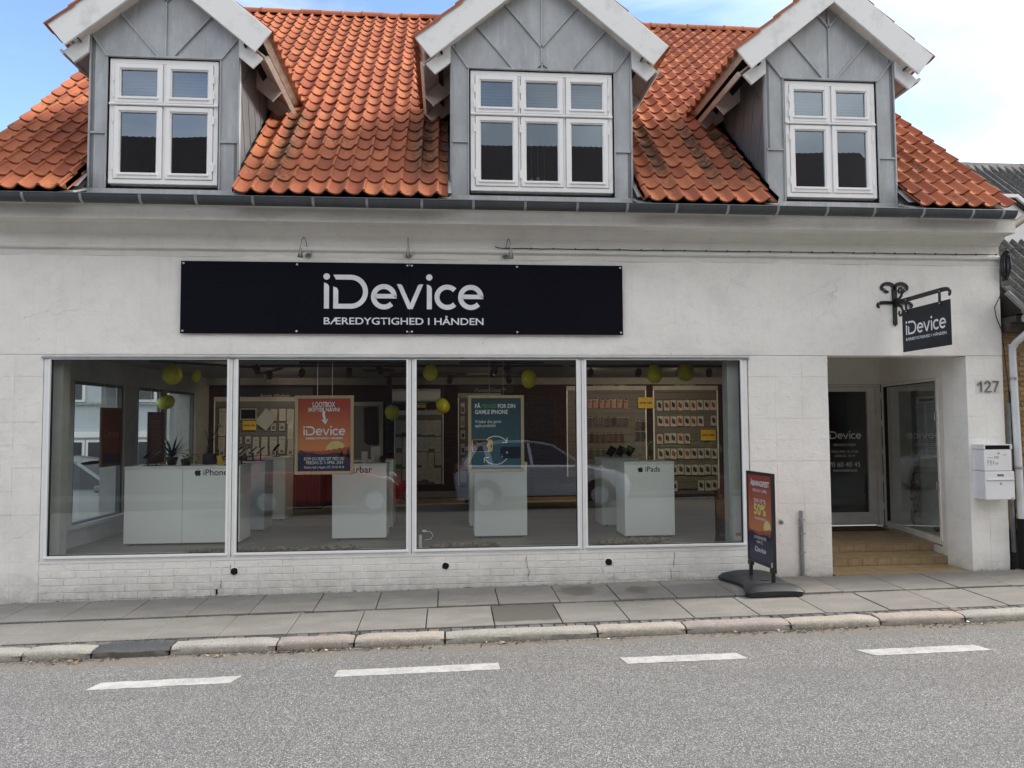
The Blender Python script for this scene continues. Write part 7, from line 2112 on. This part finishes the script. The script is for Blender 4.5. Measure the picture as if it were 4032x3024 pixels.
# opposite kerb lane: mirrored in the shop window
car("silver crossover parked on the far side, mirrored in the third and last pane", (2.20, -9.93, rz_(2.2, -9.9)), 0, paint("paint_silver", (.60, .62, .66), .2, .25), 4.2, 1.57, 1, CROSS, 10)
car("small red hatchback parked on the far side, mirrored in the second pane", (-2.90, -9.93, rz_(-2.9, -9.9)), 0, paint("paint_red", (.26, .012, .014), .0, .25), 3.6, 1.48, 1, SMALL, 7)
car("grey estate car in the side street, seen through the shop", (-7.15, 6.7, -.36), rad(180) * 0, paint("paint_grey", (.24, .25, .25), .5, .3), 4.2, 1.5, 1, CROSS, 10)

# ================================================================== OPPOSITE SIDE (seen only as reflections)
op = MB().box(-30, 30, -13.0, -11.2, -.5, -.08); tag(op.build("opposite_pavement", M_JOINT), kind="structure")
oh = thing("opposite_house", "brick house with dark brown tiled roof across the road, mirrored in the dormer windows", "building", (0, -16, 0))
M_OB = mat("dark_red_brick", (.075, .040, .030), .85, (.05, .027, .021), 20, .5, 30)
part(MB().box(-12, 16, -22, -13.6, -.6, 5.9), "wall", M_OB, oh)
M_OT = mat("brown_tiles", (.060, .030, .021), .8, (.026, .016, .012), 6, .3, 30)
mb = MB(); pr_ = []
n = 0
vs = []; ns = 28; nx_ = 260
for j in range(ns):
    for (s, o_) in ((j * .36, .05), ((j + 1) * .36, -.02)):
        for i in range(nx_ + 1):
            x = -12.6 + 29.2 * i / nx_; off = o_ + .035 * math.cos(2 * math.pi * i / 2)
            vs.append((x, -13.2 - s * .72 - off * .69, 5.7 + s * .69 + off * .72))
for j in range(2 * ns - 1):
    for i in range(nx_): mb.f.append((j * (nx_ + 1) + i, j * (nx_ + 1) + i + 1, (j + 1) * (nx_ + 1) + i + 1, (j + 1) * (nx_ + 1) + i)); mb.mi.append(0)
mb.v = vs
part(mb, "roof", M_OT, oh)
part(MB().prism([(-13.4, 5.6), (-20.4, 12.4), (-27, 5.6)], -12.4, 16.4, 'x'), "roof_core", M_OT, oh)
for x in (-11.0, -8.2, -4.9, -1.2, 2.6, 6.2, 9.3):
    f = part(MB().box(x - .6, x + .6, -13.62, -13.55, 1.0, 2.5), "window", mat("frame_dark", (.06, .06, .06), .5), oh); part(MB().box(x - .53, x + .53, -13.549, -13.545, 1.07, 2.43), "pane", M_WGL, f)
    f = part(MB().box(x - .6, x + .6, -13.62, -13.55, 3.6, 5.0), "window", mat("frame_dark", (.06, .06, .06), .5), oh); part(MB().box(x - .53, x + .53, -13.549, -13.545, 3.67, 4.93), "pane", M_WGL, f)
hd = thing("hedge", "clipped green hedge across the road, mirrored in the last pane", "hedge", (9, -12.6, 0)); mb = MB()
for k in range(5200):
    x = random.uniform(5.0, 16); y = random.gauss(-12.6, .22); z = random.uniform(-.1, 1.35); a, b = random.uniform(0, 6.28), random.uniform(-1, 1)
    u = Vector((math.cos(a), math.sin(a), b)).normalized() * .05; v = u.cross(Vector((.3, .5, .8))).normalized() * .035; c = Vector((x, y, z)); mb.add([c - u, c + v, c + u, c - v], [(0, 1, 2, 3)])
part(mb, "foliage", M_LEAFL, hd)

# ------------------------------------------------------------------ two gulls far up
def bird(p, s, bank, label):
    t = thing("gull", label, "bird", p, "gulls in the sky"); x, y, z = p
    part(MB().tube([(x - .22 * s, y, z), (x - .1 * s, y, z + .01 * s), (x + .12 * s, y, z + .01 * s), (x + .24 * s, y, z)], [.01 * s, .055 * s, .06 * s, .015 * s], 8), "body", mat("gull_grey", (.30, .31, .33), .7), t, smooth=True)
    for q in (-1, 1):
        mb = MB(); pts = [(0, .16), (.34, .20), (.72, .05)]; V = []
        for f, (d_, w_) in enumerate(((0, .10), (.34, .085), (.74, .01))): 
            zz = z + s * (.02 + (.14, .20, .10)[f] * (1 if f else 0)) + q * bank * d_ * s
            V += [(x + w_ * s, y + q * d_ * s, zz), (x - w_ * s, y + q * d_ * s, zz), (x, y + q * d_ * s, zz - .012 * s)]
        mb.add(V, [(0, 1, 4, 3), (3, 4, 7, 6), (1, 2, 5, 4), (4, 5, 8, 7), (2, 0, 3, 5), (5, 3, 6, 8)]); part(mb, "wing", mat("gull_grey", (.30, .31, .33), .7), t)
bird((26.2, 34.6, 24.4), 1.0, .25, "nearer pale gull gliding high beside the roof end")
bird((30.6, 43.5, 26.2), 1.0, -.2, "farther pale gull, a speck low in the sky beside the last dormer")
